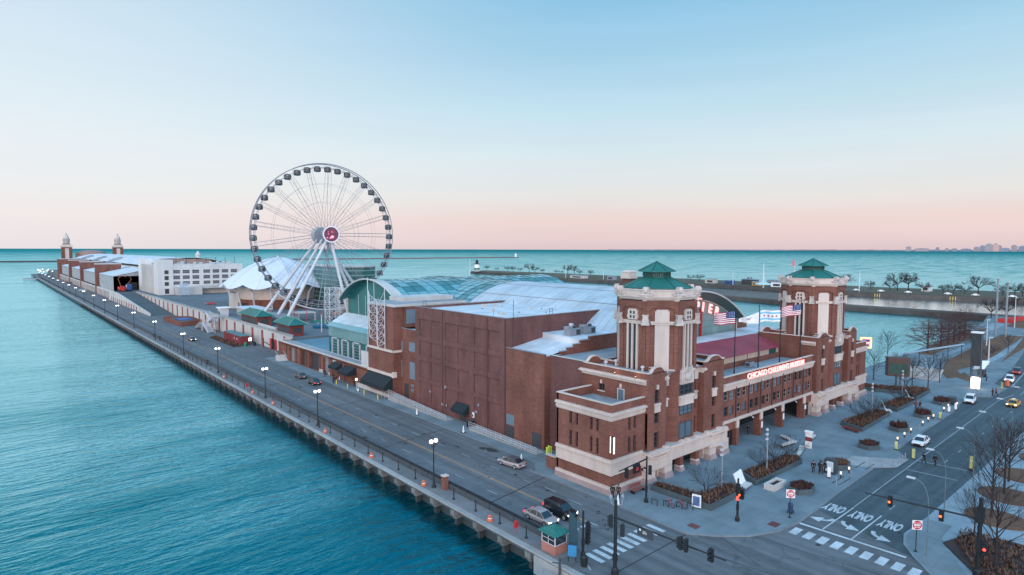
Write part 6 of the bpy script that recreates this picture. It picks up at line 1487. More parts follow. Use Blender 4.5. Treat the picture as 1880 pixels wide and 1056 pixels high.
def shrub_cl(seed, H_=2.6):
    rnd = random.Random(seed); r = thing('multi_stem_tree', 'x', 'tree', (0,0,0)); m = MB()
    for i in range(4): m.tube((.1*cos(i*1.6),.1*sin(i*1.6),0),(.35*cos(i*1.6),.35*sin(i*1.6),H_*.3),.05,5,.04)
    m.build('trunk', BARK, r, (0,0,0)); m = MB()
    for i in range(12):
        a = i*2.4; d = Vector((cos(a),sin(a),.75)).normalized(); branch(m, Vector((.3*cos(a),.3*sin(a),H_*.26)), d, H_*.33, .032, 3, rnd, .7, .4, 2, 2, .011)
    m.build('crown', BARK, r, (0,0,0)); return r
def plant(proto, items, group):
    first = True
    for x, y, z, rz, s, lab in items:
        if first: proto.location = (x,y,z); proto.rotation_euler = (0,0,rz); proto.scale = (s,s,s); proto['label'] = lab; proto['group'] = group; first = False
        else:
            d = dup(proto, (x,y,z), rz, lab, s); d['group'] = group
tv1, tv2 = tree_vase(3,9.5), tree_vase(11,8.5,.14,.3)
plant(tv1, [(77.2,13.6,.3,2.2,.95,'bare tree with broad dark crown right beside the large signal mast'),(92.4,16.9,.29,0,1.0,'bare street tree on the nearest full oval lawn, behind the traffic signal post'),(109,18.2,.29,2,.85,'bare street tree on the third oval lawn along the street'),(97,8,.29,1,.95,'bare tree on the oval lawn just right of the two nearest ones'),(124,17,.29,3,.8,'bare street tree on the fourth oval lawn along the street'),(169.4,56.1,.13,4,.85,'bare plaza tree nearest the lit square sign'),(169.9,44.4,.13,5,.75,'bare plaza tree with a slender trunk, rightmost of the row behind the planted bed'),(205.7,64.5,.13,1.5,.85,'lone bare tree at the waterside behind the big dark screen')], 'bare trees by the street and plaza')
plant(tv2, [(102.8,17.6,.29,0,1.1,'bare street tree on the second oval lawn along the street'),(84.4,16.9,.3,1,.62,'small bare tree in the mulch bed at the street corner'),(139,16,.29,2,.95,'bare tree on the fifth oval lawn along the street'),(169.8,50.3,.13,3,.85,'bare plaza tree between the big screen and the lamp row'),(169.5,47.6,.13,2.2,.8,'bare plaza tree second from the right behind the planted bed'),(179.4,44.5,.13,.6,.8,'bare plaza tree with red marker near the glowing obelisk'),(228,47,.13,1,.7,'small bare tree on the lawn left of the obelisk'),(246,43,.13,2,.7,'small bare tree on the lawn right of the obelisk'),(236,50,.13,4,.7,'small bare tree on the path edge behind the obelisk')], 'bare trees by the street and plaza')
tc_ = tree_cypress(5)
CY = [(228.6,60.3,1.12),(245.3,60.9,1.08),(254.5,61.1,1.0),(261.8,61.2,1.0),(269.5,61.3,1.0),(277.5,61.5,1.05)]
plant(tc_, [(x,y,.13,i*1.3,s,'reddish bare cypress on the lawn by the water, %s from the left' % NTH[i]) for i,(x,y,s) in enumerate(CY)], 'row of bare cypresses')
ts1, ts2 = tree_spread(4,9), tree_spread(9,7,1.4)
def dirpt(px, X): # ground position on the breakwater seen in column px
    d = F*1123+R2*(px-940); return (X, X*d.y/d.x)
L1 = []; L2 = []
names1 = [(1553,555,1.15,'tall spreading bare tree just right of the far octagonal tower'),(1648,552,1.35,'taller left tree of the pair over the inner harbour'),(1668,556,1.45,'broad airy right tree of the pair over the inner harbour'),(1796,545,1.35,'wide bare tree near the right end of the breakwater'),(1863,548,.95,'bare tree on the breakwater at the frame edge'),(1042,575,1.25,'bare breakwater tree third left of the chimney'),(1054,575,1.1,'bare breakwater tree second left of the chimney'),(972,578,1.2,'bare breakwater tree left half of the central clump'),(1376,560,.6,'small bare tree between the two octagonal towers')]
for i,(px,X,s,lab) in enumerate(names1): x,y = dirpt(px,X); L1.append((x,y,1,i*1.1,s,lab))
names2 = [(1598,548,.95,'round dark tree on the breakwater above the plaza trees'),(1634,548,1.05,'low broad dark tree on the breakwater left of the airy pair'),(1696,550,1.0,'rounded dark tree right of the white harbour block'),(1732,548,.85,'small rounded tree on the breakwater mid right'),(1751,548,1.0,'dense dark tree on the breakwater mid right'),(1772,548,.85,'small dark tree just right of the dense one'),(1842,548,1.0,'dark round tree behind the tall lamp masts'),(1878,548,1.0,'dark tree cut by the right frame edge'),(894,590,1.0,'first bare tree beside the lighthouse'),(912,588,.6,'low shrub like tree beyond the first breakwater tree'),(932,585,.95,'left tree of the paired trees on the far breakwater'),(942,585,1.0,'right tree of the paired trees on the far breakwater'),(955,583,.8,'small dark tree before the central clump'),(982,580,1.1,'right tree of the central breakwater clump'),(996,578,.75,'small tree just right of the central clump'),(1021,576,.65,'pair tree low and dark, left of the tall bare tree'),(1030,576,.6,'pair tree low and dark, touching the tall bare tree'),(1064,574,.8,'dark tree nearest the chimney on the breakwater'),(1084,572,.9,'dark tree on the wharf just left of the chimney'),(1268,560,.8,'left of two flat dark trees right of the near tower roof'),(1284,560,.9,'right of two flat dark trees right of the near tower roof')]
for i,(px,X,s,lab) in enumerate(names2): x,y = dirpt(px,X); L2.append((x,y,1,i*.9,s,lab))
plant(ts1, L1, 'bare trees on the breakwater'); plant(ts2, L2, 'dark trees on the breakwater')
ts3 = tree_spread(21,9,.8); plant(ts3, [(372,66,.13,0,1.0,'wide bare tree on the shore corner beside the red fence'),(371,72,.13,2,.85,'bare tree on the shore corner behind the cypress row')], 'bare shore corner trees')
# ---------------------------------------------------------------- planting beds
def tuft_bed(name, lab, poly, hw=.75, gmat=DRY, dens=9, hh=.55, cat='planter', grp=None, seed=1):
    cx = sum(p[0] for p in poly)/len(poly); cy = sum(p[1] for p in poly)/len(poly)
    r = thing(name, lab, cat, (cx,cy,.13), 0, grp)
    inn = [(cx+(x-cx)*(1-.3/max(.5,math.hypot(x-cx,y-cy))), cy+(y-cy)*(1-.3/max(.5,math.hypot(x-cx,y-cy)))) for x,y in poly]
    m = MB(); n = len(poly)
    for i in range(n):
        a, b, c, d = poly[i], poly[(i+1)%n], inn[(i+1)%n], inn[i]
        m.prism([a,b,c,d], .13, .13+hw)
    m.build('wall', SLATE, r); m = MB(); m.prism(inn, .13, .13+hw-.12); m.build('soil', SOIL, r)
    rnd = random.Random(seed); m = MB()
    def inside(x, y):
        c = False
        for i in range(n):
            (x1,y1),(x2,y2) = inn[i], inn[(i+1)%n]
            if (y1 > y) != (y2 > y) and x < (x2-x1)*(y-y1)/(y2-y1)+x1: c = not c
        return c
    X0, X1 = min(p[0] for p in inn), max(p[0] for p in inn); Y0, Y1 = min(p[1] for p in inn), max(p[1] for p in inn)
    for _ in range(int((X1-X0)*(Y1-Y0)*dens)):
        x, y = rnd.uniform(X0,X1), rnd.uniform(Y0,Y1)
        if not inside(x,y): continue
        m.mi = 0 if rnd.random() < .72 else 1; h = hh*rnd.uniform(.5,1.2); lean = rnd.uniform(-.5,.5), rnd.uniform(-.5,.5)
        for k in range(7):
            a = rnd.uniform(0,2*pi); w = rnd.uniform(.10,.26); t = (x+lean[0]*.4+cos(a)*w, y+lean[1]*.4+sin(a)*w, hw+h*rnd.uniform(.6,1.1))
            m.add([(x-.07*sin(a),y+.07*cos(a),hw),(x+.07*sin(a),y-.07*cos(a),hw),t],[(0,1,2)])
    f = m.build('foliage', [gmat, SHRUB], r); f['kind'] = 'stuff'
    return r
tuft_bed('planting_bed', 'L shaped slate bed of dry grass nearest the head house corner', [(67.9,49.6),(68.1,40.5),(76.7,40.5),(76.9,43.0),(71.4,43.3),(70.2,44.2),(69.6,49.8)], seed=2, grp='raised plaza beds')
tuft_bed('planting_bed', 'raised slate bed of dry grass between the first and second white lounger screens', [(80.3,40.9),(94.3,40.7),(95.6,42.0),(94.6,43.4),(82.0,44.0)], seed=3, grp='raised plaza beds')
tuft_bed('planting_bed', 'raised slate bed of dry grass in front of the far tower portal', [(119.2,41.0),(135.6,41.6),(136.2,44.4),(121.0,45.4)], seed=4, grp='raised plaza beds')
tuft_bed('planting_bed', 'raised slate bed right of the pair of white lounger screens', [(139.5,41.7),(151.6,41.6),(151.8,44.6),(141.5,45.2)], seed=5, grp='raised plaza beds')
tuft_bed('planting_bed', 'long angled bed of dry plants beyond the head house end', [(153.5,42.2),(165.2,42.6),(165.8,44.4),(160.4,52.5),(160.3,60),(155.6,60),(155.8,51),(158.6,45.0)], seed=6, grp='raised plaza beds')
m = MB(); rnd = random.Random(4)
for _ in range(2600):
    x, y = rnd.uniform(66,86), rnd.uniform(0,19); 
    if not ((y < 14.5+.55*(x-75) if x > 75 else y < 8+1.1*(x-69)) and x < 85.8 and y < 18.2): continue
    for k in range(5):
        a = rnd.uniform(0,2*pi); m.mi = 0 if rnd.random() < .5 else 1; m.add([(x-.08*sin(a),y+.08*cos(a),.3),(x+.08*sin(a),y-.08*cos(a),.3),(x+cos(a)*.3,y+sin(a)*.3,.3+rnd.uniform(.2,.6))],[(0,1,2)])
tag(m.build('bed_grass', [DRY, SHRUB]), 'dry brown grass clumps in the corner mulch bed', 'grass', kind='stuff')
def mts(seed): return shrub_cl(seed, 3.6)
pr = mts(3); pr2 = mts(8)
plant(pr, [(71.3,43.1,.7,0,1.15,'bare multi stem tree in the L shaped slate bed'),(85.9,43.2,.7,1,.85,'thin bare multi stem tree at the near end of the second slate bed'),(89.5,42.6,.7,2,1.05,'bare multi stem tree in the middle of the second slate bed'),(129,43.2,.7,1,1.1,'bare multi stem tree in the slate bed by the far tower portal'),(164.5,47.5,.7,4,1.35,'bare multi stem tree in the angled bed beyond the head house')], 'multi stem bare trees in beds')
plant(pr2, [(93.2,42.2,.7,2,1.1,'bare multi stem tree at the far end of the second slate bed'),(125,43.5,.7,3,1.05,'bare multi stem tree at the near end of the bed by the far portal'),(145,43.2,.7,.5,1.1,'bare multi stem tree in the bed behind the lounger screens'),(134,43.6,.7,5,.95,'bare multi stem tree leaning near the left lounger screen'),(149,43.5,.7,4,.9,'bare multi stem tree at the right end of the bed behind the lounger screens')], 'multi stem bare trees in beds')
HX = [(83.6,36.1,'dark hexagonal planter nearest the do not enter sign'),(97.3,36.6,'dark hexagonal planter beside the information kiosk'),(110.9,37.0,'dark hexagonal planter third from the street corner'),(126.0,37.2,'bushy hexagonal planter behind the row of lit bollards'),(139.8,37.2,'bushy hexagonal planter near the second yellow sign'),(154.6,37.8,'hexagonal planter just left of the white estate car')]
for i,(x,y,lab) in enumerate(HX):
    rx, ry = 2.1, 1.75; a0 = .35
    r = tuft_bed('hex_planter', lab, [(x+rx*cos(a0+k*pi/3)*1.05, y+ry*sin(a0+k*pi/3)) for k in range(6)], .7, SHRUB if i != 1 else DRY, 26, .5 if i < 3 else .95, seed=20+i, grp='hexagonal planters')
def lounger(x, y, lab, rz):
    r = thing('lounger_screen', lab, 'bench', (x,y,.13), rz, 'tilted white lounger screens'); m = MB(); m.add([(-1.3,0,.5),(1.3,0,.5),(1.3,.7,2.1),(-1.3,.7,2.1),(-1.3,.12,.45),(1.3,.12,.45),(1.3,.82,2.05),(-1.3,.82,2.05)],[(0,1,2,3),(4,7,6,5),(0,4,5,1),(1,5,6,2),(2,6,7,3),(3,7,4,0)]); o = m.build('back_panel', WHT, None, (0,0,0)); o.parent = r
    m = MB(); m.box(-1.35,-.9,.3,1.35,.1,.45); m.box(-1.2,-.7,0,-1.0,0,.3); m.box(1.0,-.7,0,1.2,0,.3); o = m.build('seat', CONCL, None, (0,0,0)); o.parent = r
lounger(78.4,41.9,'tilted white lounger screen between the L shaped bed and the second bed',rad(8)); lounger(137.6,43.0,'tilted white lounger screen, left one of the pair near the far tower',rad(25)); lounger(152.7,43.2,'tilted white lounger screen, right one of the pair near the far tower',rad(25))
r = thing('concrete_box_bench', 'low hollow concrete box beside the second slate bed', 'planter', (82,38.8,.13)); m = MB(); m.box(80.2,38.2,.13,83.8,38.5,.9); m.box(80.2,39.4,.13,83.8,39.7,.9); m.box(80.2,38.5,.13,80.6,39.4,.9); m.box(83.4,38.5,.13,83.8,39.4,.9); m.build('wall', CONCL, r); m = MB(); m.box(80.6,38.5,.13,83.4,39.4,.6); m.build('soil', SOIL, r)
# white angular benches by the arcade
for i,(x,y,rz,w,lab) in enumerate([(99.3,43.2,.3,5,'long pale angular bench nearest the bed in front of the arcade'),(101.5,46.2,-.1,4.2,'pale angular bench farther left of the red totem'),(107.3,45.0,.2,4.6,'pale angular bench just right of the red totem'),(104.2,47.8,1.0,2.6,'short tilted pale bench behind the red totem'),(118.5,42.6,1.2,3.4,'reddish slatted bench at the near end of the far bed')]):
    r = thing('angular_bench', lab, 'bench', (x,y,.13), 0, 'angular plaza benches'); m = MB(); c, s = cos(rz), sin(rz); P_ = [(-w/2,-.25),(w/2,-.4),(w/2,.4),(-w/2,.25)]; m.prism([(x+a*c-b*s,y+a*s+b*c) for a,b in P_],.4,.62); m.build('seat', CONCL if i < 4 else BRS, r); m = MB(); 
    for q in (-w*.3,w*.3): m.cbox(x+q*c,y+q*s,.13,.3,.5,.27,rz)
    m.build('leg', DGR, r)
r = thing('information_totem', 'red and white information totem near the arcade benches', 'totem', (102.7,43.4,.13)); m = MB(); m.cbox(102.7,43.4,.13,.35,.95,2.6); m.mi = 1; m.cbox(102.7,43.38,1.3,.37,.97,.7); m.mi = 2; m.cbox(102.69,43.38,2.75,.6,1.2,.25); m.build('panel', [WHT, BRS, WHT], r)
r = thing('information_kiosk', 'dark advertising kiosk with a lit poster next to the walking group', 'kiosk', (93.6,36.2,.13)); m = MB(); m.cbox(93.6,36.2,.13,1.2,1.5,2.1); m.build('body', DGR, r); m = MB(); m.cbox(92.98,36.2,.5,.04,1.1,1.5); m.build('poster', M('pale_poster',(.5,.62,.68),.5), r)
# bollards
LB_ = [(92.5,34.4),(95.5,34.4),(117.3,34.75),(121.3,34.9),(125.1,35.0),(132.1,35.1),(135.8,35.2),(139.0,35.2),(147.1,35.5),(150.6,35.6),(154,34.9)]
bl = thing('lit_bollard', 'x', 'bollard', (0,0,0), 0, 'lit bollards along the street'); m = MB(); m.lathe([(.11,0),(.11,.6)],n=10); m.build('base', DGR, bl); m = MB(); m.lathe([(.11,.6),(.11,1.0)],n=10); m.build('lamp', WARM, bl); m = MB(); m.lathe([(.13,1.0),(.13,1.08)],n=10); m.build('cap', DGR, bl)
for i,(x,y) in enumerate(LB_):
    lab = 'short lit bollard at the plaza kerb, %s from the street corner' % NTH[i]
    if i == 0: bl.location = (x,y,.13); bl['label'] = lab
    else: dup(bl, (x,y,.13), 0, lab)
pb = thing('steel_bollard', 'x', 'bollard', (0,0,0), 0, 'slim steel bollards'); m = MB(); m.lathe([(.08,0),(.08,1.0),(.03,1.05)],n=8); m.build('post', GRY, pb)
PBL = [(94,33.6),(89.6,33.9),(100.9,33.4),(102.2,32.2),(103.7,31.2),(106.0,31.0),(107.3,31.0),(108.6,31.0),(128.5,34.7),(123,34.7),(167.2,34.6),(168.6,33.8),(169.8,32.7),(173.2,32.6),(174.8,32.5),(176.4,32.4),(178,32.3),(179.6,32.3)]
for i,(x,y) in enumerate(PBL):
    lab = 'slim grey steel bollard, %s along the plaza kerb from the street corner' % NTH[i]
    if i == 0: pb.location = (x,y,.13); pb['label'] = lab
    else: dup(pb, (x,y,.13), 0, lab)
yb = thing('yellow_bollard', 'x', 'bollard', (0,0,0), 0, 'yellow bollards by the side entrance'); m = MB(); m.lathe([(.11,0),(.11,1.0),(.02,1.08)],n=8); m.build('post', YEL, yb)
for i,(x,y) in enumerate([(64.1,119.1),(63.9,125.1),(64.0,133.6),(63.9,139.4)]):
    lab = 'yellow bollard by the dock entrance awnings, %s from the theatre' % NTH[i]
    if i == 0: yb.location = (x,y,.13); yb['label'] = lab
    else: dup(yb, (x,y,.13), 0, lab)
def sandwich(x, y, mt, lab, h=1.5, z=.13, rz=.5):
    r = thing('pavement_sign', lab, 'sign', (x,y,z), 0, 'portable pavement signs'); m = MB(); m.cbox(x,y,z,.7,.5,.1,rz); m.build('base', BLK, r); m = MB(); m.cbox(x,y,z+.1,.08,.42,h*.85,rz); m.build('panel', mt, r)
YS = M('yellow_green_sign',(.42,.43,.17),.5,var=.5,scale=4)
sandwich(112.9,33.6,YS,'yellow pedestrian sign on the kerb left of the white saloon'); sandwich(110.4,30.4,YS,'tall yellow pedestrian sign on the road in front of the white saloon',1.8,.0); sandwich(140.2,34.4,YS,'yellow pedestrian sign on the kerb among the lit bollards'); sandwich(91.4,35.6,WHT,'white narrow sign beside the information kiosk',1.7)
sandwich(111.3,23.1,YS,'yellow and white pedestrian sign across the street by the bare trees',2.2); sandwich(147.8,34.8,WHT,'white pavement sign right of the hexagonal planters',1.2); sandwich(150.9,34.4,WHT,'tall white pavement sign nearest the white estate car',1.5); sandwich(181.3,32.5,YS,'yellow sign on the kerb corner near the far white car',1.9)
r = thing('orange_barrel', 'orange traffic barrel standing by the far white car', 'barrel', (187.5,32.6,.13)); m = MB(); m.lathe([(.5,.13),(.42,1.5),(.3,1.6)],187.5,32.6,12); m.build('drum', ORG_, r)
def cone(x, y, lab, h=1.3):
    r = thing('white_cone', lab, 'cone', (x,y,.13), 0, 'tall white cones'); m = MB(); m.cbox(x,y,.13,.7,.7,.08); m.build('base', BLK, r); m = MB(); m.lathe([(.22,.2),(.06,h+.1)],x,y,10); m.build('cone', WHT, r)
cone(60.8,49.4,'tall white cone on the pavement by the head house corner'); cone(64.0,103,'white cone on the kerb under the first half of the access ramp'); cone(64.0,87.4,'white cone on the kerb near the small black awning'); cone(64.4,129,'small white cone near the long black awning',.9); cone(62.6,70.2,'white cone behind the grey saloon near the link building',.9); cone(66.6,143.5,'white cone by the people under the dock awnings',.9)
# drop box, bench, bikes
r = thing('post_box', 'dark blue post box at the plaza corner beside the do not enter sign', 'post box', (75.2,33.6,.13)); m = MB(); m.cbox(75.2,33.7,.45,.62,.6,.8,.4); m.lathe([(.3,1.25),(.26,1.42),(.1,1.5)],75.2,33.7,12); m.build('body', M('navy_post_box',(.02,.05,.11),.5), r); m = MB()
for a,b in ((-.25,-.25),(.25,-.25),(.25,.25),(-.25,.25)): m.cbox(75.2+a,33.7+b,.13,.08,.08,.35)
m.build('leg', BLK, r)
r = thing('wall_bench', 'red slatted bench against the head house corner', 'bench', (66.2,50.4,.13)); m = MB()
for q in range(5): m.box(64.9,50.0+.14*q,.58,67.3,50.1+.14*q,.63)
for q in range(4): m.box(64.9,50.75,.72+.13*q,67.3,50.8,.82+.13*q)
m.build('slat', M('red_brown_slat',(.25,.08,.06),.7), r); m = MB(); m.box(65.0,50,.13,65.08,50.7,.58); m.box(67.1,50,.13,67.18,50.7,.58); m.build('leg', BLK, r)
def bike_rack(x, y, lab):
    r = thing('bike_rack', lab, 'bike rack', (x,y,.13), 0, 'dark bike racks'); m = MB(); m.path([(x,y,.13),(x,y,.9),(x+.1,y-.75,.9),(x+.1,y-.75,.13)],.05); m.build('hoop', BLK, r)
for i,(x,y) in enumerate([(64.2,46.6),(64.9,45.3),(65.8,44.0),(66.6,42.9)]): bike_rack(x,y,'dark hoop bike rack below the L shaped bed, %s from the left' % NTH[i])
def bike(x, y, rz, lab):
    r = thing('bicycle', lab, 'bicycle', (x,y,.13), rz, 'parked bicycles')
    for s in (-.5,.5):
        m = MB()
        for k in range(14): a, b = 2*pi*k/14, 2*pi*(k+1)/14; m.tube((s+.33*cos(a),0,.34+.33*sin(a)),(s+.33*cos(b),0,.34+.33*sin(b)),.03,5,caps=False)
        for k in range(4): a = pi*k/4; m.tube((s+.32*cos(a),0,.34+.32*sin(a)),(s-.32*cos(a),0,.34-.32*sin(a)),.008,3,caps=False)
        o = m.build('wheel', BLK, None, (0,0,0)); o.parent = r
    m = MB(); m.path([(-.5,0,.34),(-.15,0,.8),(.35,0,.82),(.5,0,.34)],.025); m.path([(-.5,0,.34),(0,0,.32),(.35,0,.82)],.025); m.path([(0,0,.32),(-.18,0,.9)],.025); m.path([(.35,0,.8),(.33,0,1.0)],.02); m.tube((.33,-.25,1.0),(.33,.25,1.0),.02); o = m.build('frame', RED, None, (0,0,0)); o.parent = r
    m = MB(); m.cbox(-.18,0,.9,.25,.12,.06); o = m.build('saddle', BLK, None, (0,0,0)); o.parent = r
bike(65.3,44.6,1.4,'red bicycle leaning between two hoop racks'); bike(66.2,43.5,1.6,'bicycle at the rack nearest the framed notice'); bike(176.5,36.5,.5,'bicycle in the cluster by the glowing obelisk, nearer one'); bike(180.5,36.8,.9,'bicycle in the cluster by the glowing obelisk, farther one')
r = thing('framed_notice', 'white framed blue notice standing against the L shaped bed', 'sign', (67.4,42.1,.13)); m = MB(); m.cbox(67.4,42.1,.35,.12,1.15,1.6,.25); m.build('frame', WHT, r); m = MB(); m.cbox(67.32,42.08,.55,.04,.85,1.2,.25); m.build('notice', M('blue_notice',(.08,.16,.32),.5,var=.4,scale=5), r)
# ---------------------------------------------------------------- light poles and signals
def spot_pole(x, y, lab):
    r = thing('spotlight_pole', lab, 'light pole', (x,y,.13), 0, 'grey spotlight poles'); m = MB(); m.lathe([(.11,.13),(.07,7.0)],x,y,8); m.build('pole', GRY, r)
    for z in (5.4,6.1,6.8): m = MB(); m.cbox(x-.25,y-.05,z-.12,.35,.28,.24); m.build('spotlight', WMET, r)
for x, y, l in ((74.6,42.8,'grey spotlight pole in the L shaped bed'),(86.0,42.2,'grey spotlight pole in the second slate bed'),(131.5,43.6,'grey spotlight pole in the bed by the far portal'),(150.3,44,'grey spotlight pole right of the lounger screens'),(169.9,45.1,'grey spotlight pole among the bare plaza trees')): spot_pole(x,y,l)
SL = thing('street_light', 'x', 'street light', (0,0,0), 0, 'curved arm street lights over the street'); m = MB(); m.lathe([(.12,0),(.09,5.8)],0,0,8)
pts = [(0,-2.2+2.2*0,0)]; m = MB(); m.tube((0,0,0),(0,0,5.6),.06,8,.045); P_ = [(0,0,5.6),(0,.08,6.4),(0,.25,7.1),(0,.55,7.7),(0,1.0,8.05),(0,1.4,8.15)]; m.path(P_,.035); m.build('pole', M('pale_teal_pole',(.12,.18,.20),.5), SL); m = MB(); m.prism([(-.22,1.35),(.22,1.35),(.22,2.15),(-.22,2.15)],8.1,8.22); m.build('lamp_head', WMET, SL)
for i,(x,y,l) in enumerate([(75.6,19.2,'curved arm street light beside the corner do not enter sign'),(88.3,20.8,'curved arm street light nearest the walking pair, second from the corner'),(102.2,20.9,'curved arm street light, third from the corner'),(115.3,21.1,'curved arm street light, fourth from the corner'),(127.7,21.3,'curved arm street light, fifth from the corner'),(141,21.4,'curved arm street light nearest the yellow taxi')]):
    if i == 0: SL.location = (x,y,.13); SL['label'] = l
    else: dup(SL, (x,y,.13), 0, l)
AMB = glow('amber_signal', (1.,.12,.03), 3.); LENS = M('dark_signal_lens',(.02,.03,.03),.3,var=0)
def head(parent, x, y, z, rz, lit=None, name='signal_head', mat=None):
    # three lens head facing +y rotated by rz
    c, s = cos(rz), sin(rz); T = lambda p: (x+p[0]*c-p[1]*s, y+p[0]*s+p[1]*c, z+p[2]); m = MB(T); m.box(-.2,-.18,-.6,.2,.1,.6)
    for q in (-.38,0,.38): m.tube((0,.08,q+.02),(0,.3,q),.16,8)
    h = m.build(name, BLK, parent, ORG.get(parent.name)); 
    for k, q in enumerate((.38,0,-.38)):
        m = MB(T); m.tube((0,.28,q),(0,.32,q),.13,10); o = m.build('lens', (mat or AMB) if lit == k else LENS, h); o.parent = h
    return h
def sig(x, y, H_, lab, arm=None, z0=.13, heads=(), th=.14):
    r = thing('traffic_signal', lab, 'traffic light', (x,y,z0)); m = MB(); m.lathe([(th*2,z0),(th*1.8,z0+.5),(th,z0+.7),(th*.8,H_)],x,y,10); m.lathe([(th*1.3,1.5),(th*1.3,2.2)],x,y,8); m.build('pole', BLK, r)
    if arm: m = MB(); m.tube((x,y,arm[0]),arm[1],.11,8,.07); m.build('mast_arm', BLK, r)
    for h in heads: head(r, *h)
    return r
AR = glow('red_hand_signal', (1.,.06,.04), 3.)
s1 = sig(64.2,47.5,6.2,'black signal post with short arm at the head house corner', (5.9,(59.0,47.8,5.4)), heads=((60.2,47.6,4.9,-.3,None),(64.5,47.2,4.4,.4+pi/2)))
m = MB(); m.box(61.3,47.3,4.6,62.6,47.5,5.7); m.build('sign_plate', BLK, s1); m = MB(); m.box(61.75,47.24,4.95,62.15,47.3,5.35); m.build('no_turn_mark', RED, s1)
s2 = sig(68.1,36.9,5.4,'black signal post with glowing red hand in the middle of the plaza corner', heads=((67.8,36.7,3.6,pi*.8,1),(68.5,37.1,4.0,-.6),(68.4,36.5,3.5,-1.5)))
m = MB(); m.box(67.45,36.5,4.4-1.45,67.7,36.75,3.4); m.build('red_lamp', AR, s2)
s3 = sig(47.2,43.0,5.3,'black signal post behind the ticket booth', heads=((47.7,42.8,3.3,-pi/2-.3),(47.7,42.8,2.2,-pi/2-.3),(47.4,42.5,3.6,pi)))
s4 = sig(47.3,38.7,7.8,'large black signal mast with long arm and street name plate at the dock corner', (6.0,(48.4,27.2,5.7)), heads=((47.0,39.1,5.6,.5),(47.9,38.3,4.6,-.7)), th=.2)
m = MB(); m.box(47.55,34.3,5.1,47.6,36.2,5.95); m.build('street_name_plate', DGR, s4)
m = MB(); m.box(47.53,35.75,5.6,47.55,35.95,5.8)
for a_,b_,c_,d_ in ((35.5,5.42,35.46,5.7),(35.42,5.42,35.34,5.5),(35.36,5.66,35.22,5.7),(35.26,5.42,35.22,5.66),(35.12,5.42,35.08,5.6)): m.box(47.53,min(a_,c_),b_,47.55,max(a_,c_),d_)
m.build('white_marks', WHT, s4)
for y in (31.6,31.0): head(s4, 48.0, y, 5.8, pi/2*0+.2)
head(s4, 48.3, 28.6, 5.7, 1.2)
m = MB(); m.path([(47.3,38.7,7.2),(47.9,38.4,7.3),(48.0,38.4,7.8)],.06); m.path([(47.3,38.7,7.2),(46.9,38.9,7.5),(46.8,38.95,7.9)],.05); m.lathe([(.12,7.8),(.2,8.1),(.05,8.4)],48.0,38.4,8); m.lathe([(.12,7.9),(.2,8.2),(.05,8.5)],46.8,38.95,8); m.build('acorn_lamp', GRY, s4)
s5 = sig(75.0,14.6,8.2,'large black signal mast whose long arm with two amber heads crosses the street', (6.0,(73.4,24.7,6.0)), heads=((75.0,14.2,3.0,pi/2),), th=.22)
for y in (22.3,17.6): head(s5, 73.75, y, 5.7, pi/2, 1)
m = MB(); m.tube((74.62,14.1,3.1),(74.7,14.1,3.1),.14,10); m.build('red_lamp', AR, s5); m = MB(); m.cbox(75,14.6,5.6,.6,.6,1.6); m.cut(); m.cbox(75,14.6,2.6,.5,.5,1.4); m.each('control_box', BLK, s5)
def dne(x, y, lab, h=2.6):
    r = thing('do_not_enter_sign', lab, 'sign', (x,y,.13), 0, 'do not enter signs'); m = MB(); m.tube((x,y,.13),(x,y,h+1.0),.045,8); m.lathe([(.18,.13),(.18,.2)],x,y,8); m.build('post', BLK, r)
    d = Vector((-.72,-.69,0)); t = Vector((.69,-.72,0)); c = Vector((x,y,h+.55))+d*.08
    def disc(R_, o, n=28): return [tuple(c+d*o+t*(R_*cos(2*pi*k/n))+zv*(R_*sin(2*pi*k/n))) for k in range(n)]
    def rect(w, hh, o, dz=0): return [tuple(c+d*o+t*a+zv*(b+dz)) for a,b in ((-w,-hh),(w,-hh),(w,hh),(-w,hh))]
    m = MB(); q = rect(.52,.52,.0); q2 = rect(.52,.52,.03); m.add(q+q2,[(0,1,2,3),(4,7,6,5),(0,4,5,1),(1,5,6,2),(2,6,7,3),(3,7,4,0)]); m.build('plate', WHT, r)
    m = MB(); m.add(disc(.48,.036),[tuple(range(28))]); m.build('red_disc', M('sign_red',(.5,.02,.04),.5,var=0) if 'sign_red' not in bpy.data.materials else bpy.data.materials['sign_red'], r)
    m = MB(); m.add(rect(.36,.075,.041),[(0,1,2,3)])
    for wd, dz in (('DO NOT',.15),('ENTER',-.32)):
        vs, fs = text_mesh(wd, .21, 0, (0,0,0), (1,0,0), (0,0,1), True, 'CENTER'); m.add([tuple(c+d*.041+t*v.x+zv*(v.z+dz)) for v in vs], fs)
    m.build('lettering', WHT, r)
dne(73.9,33.2,'DO NOT ENTER sign on a black post beside the blue post box'); dne(75.9,20.3,'DO NOT ENTER sign on a black post at the park corner across the street')
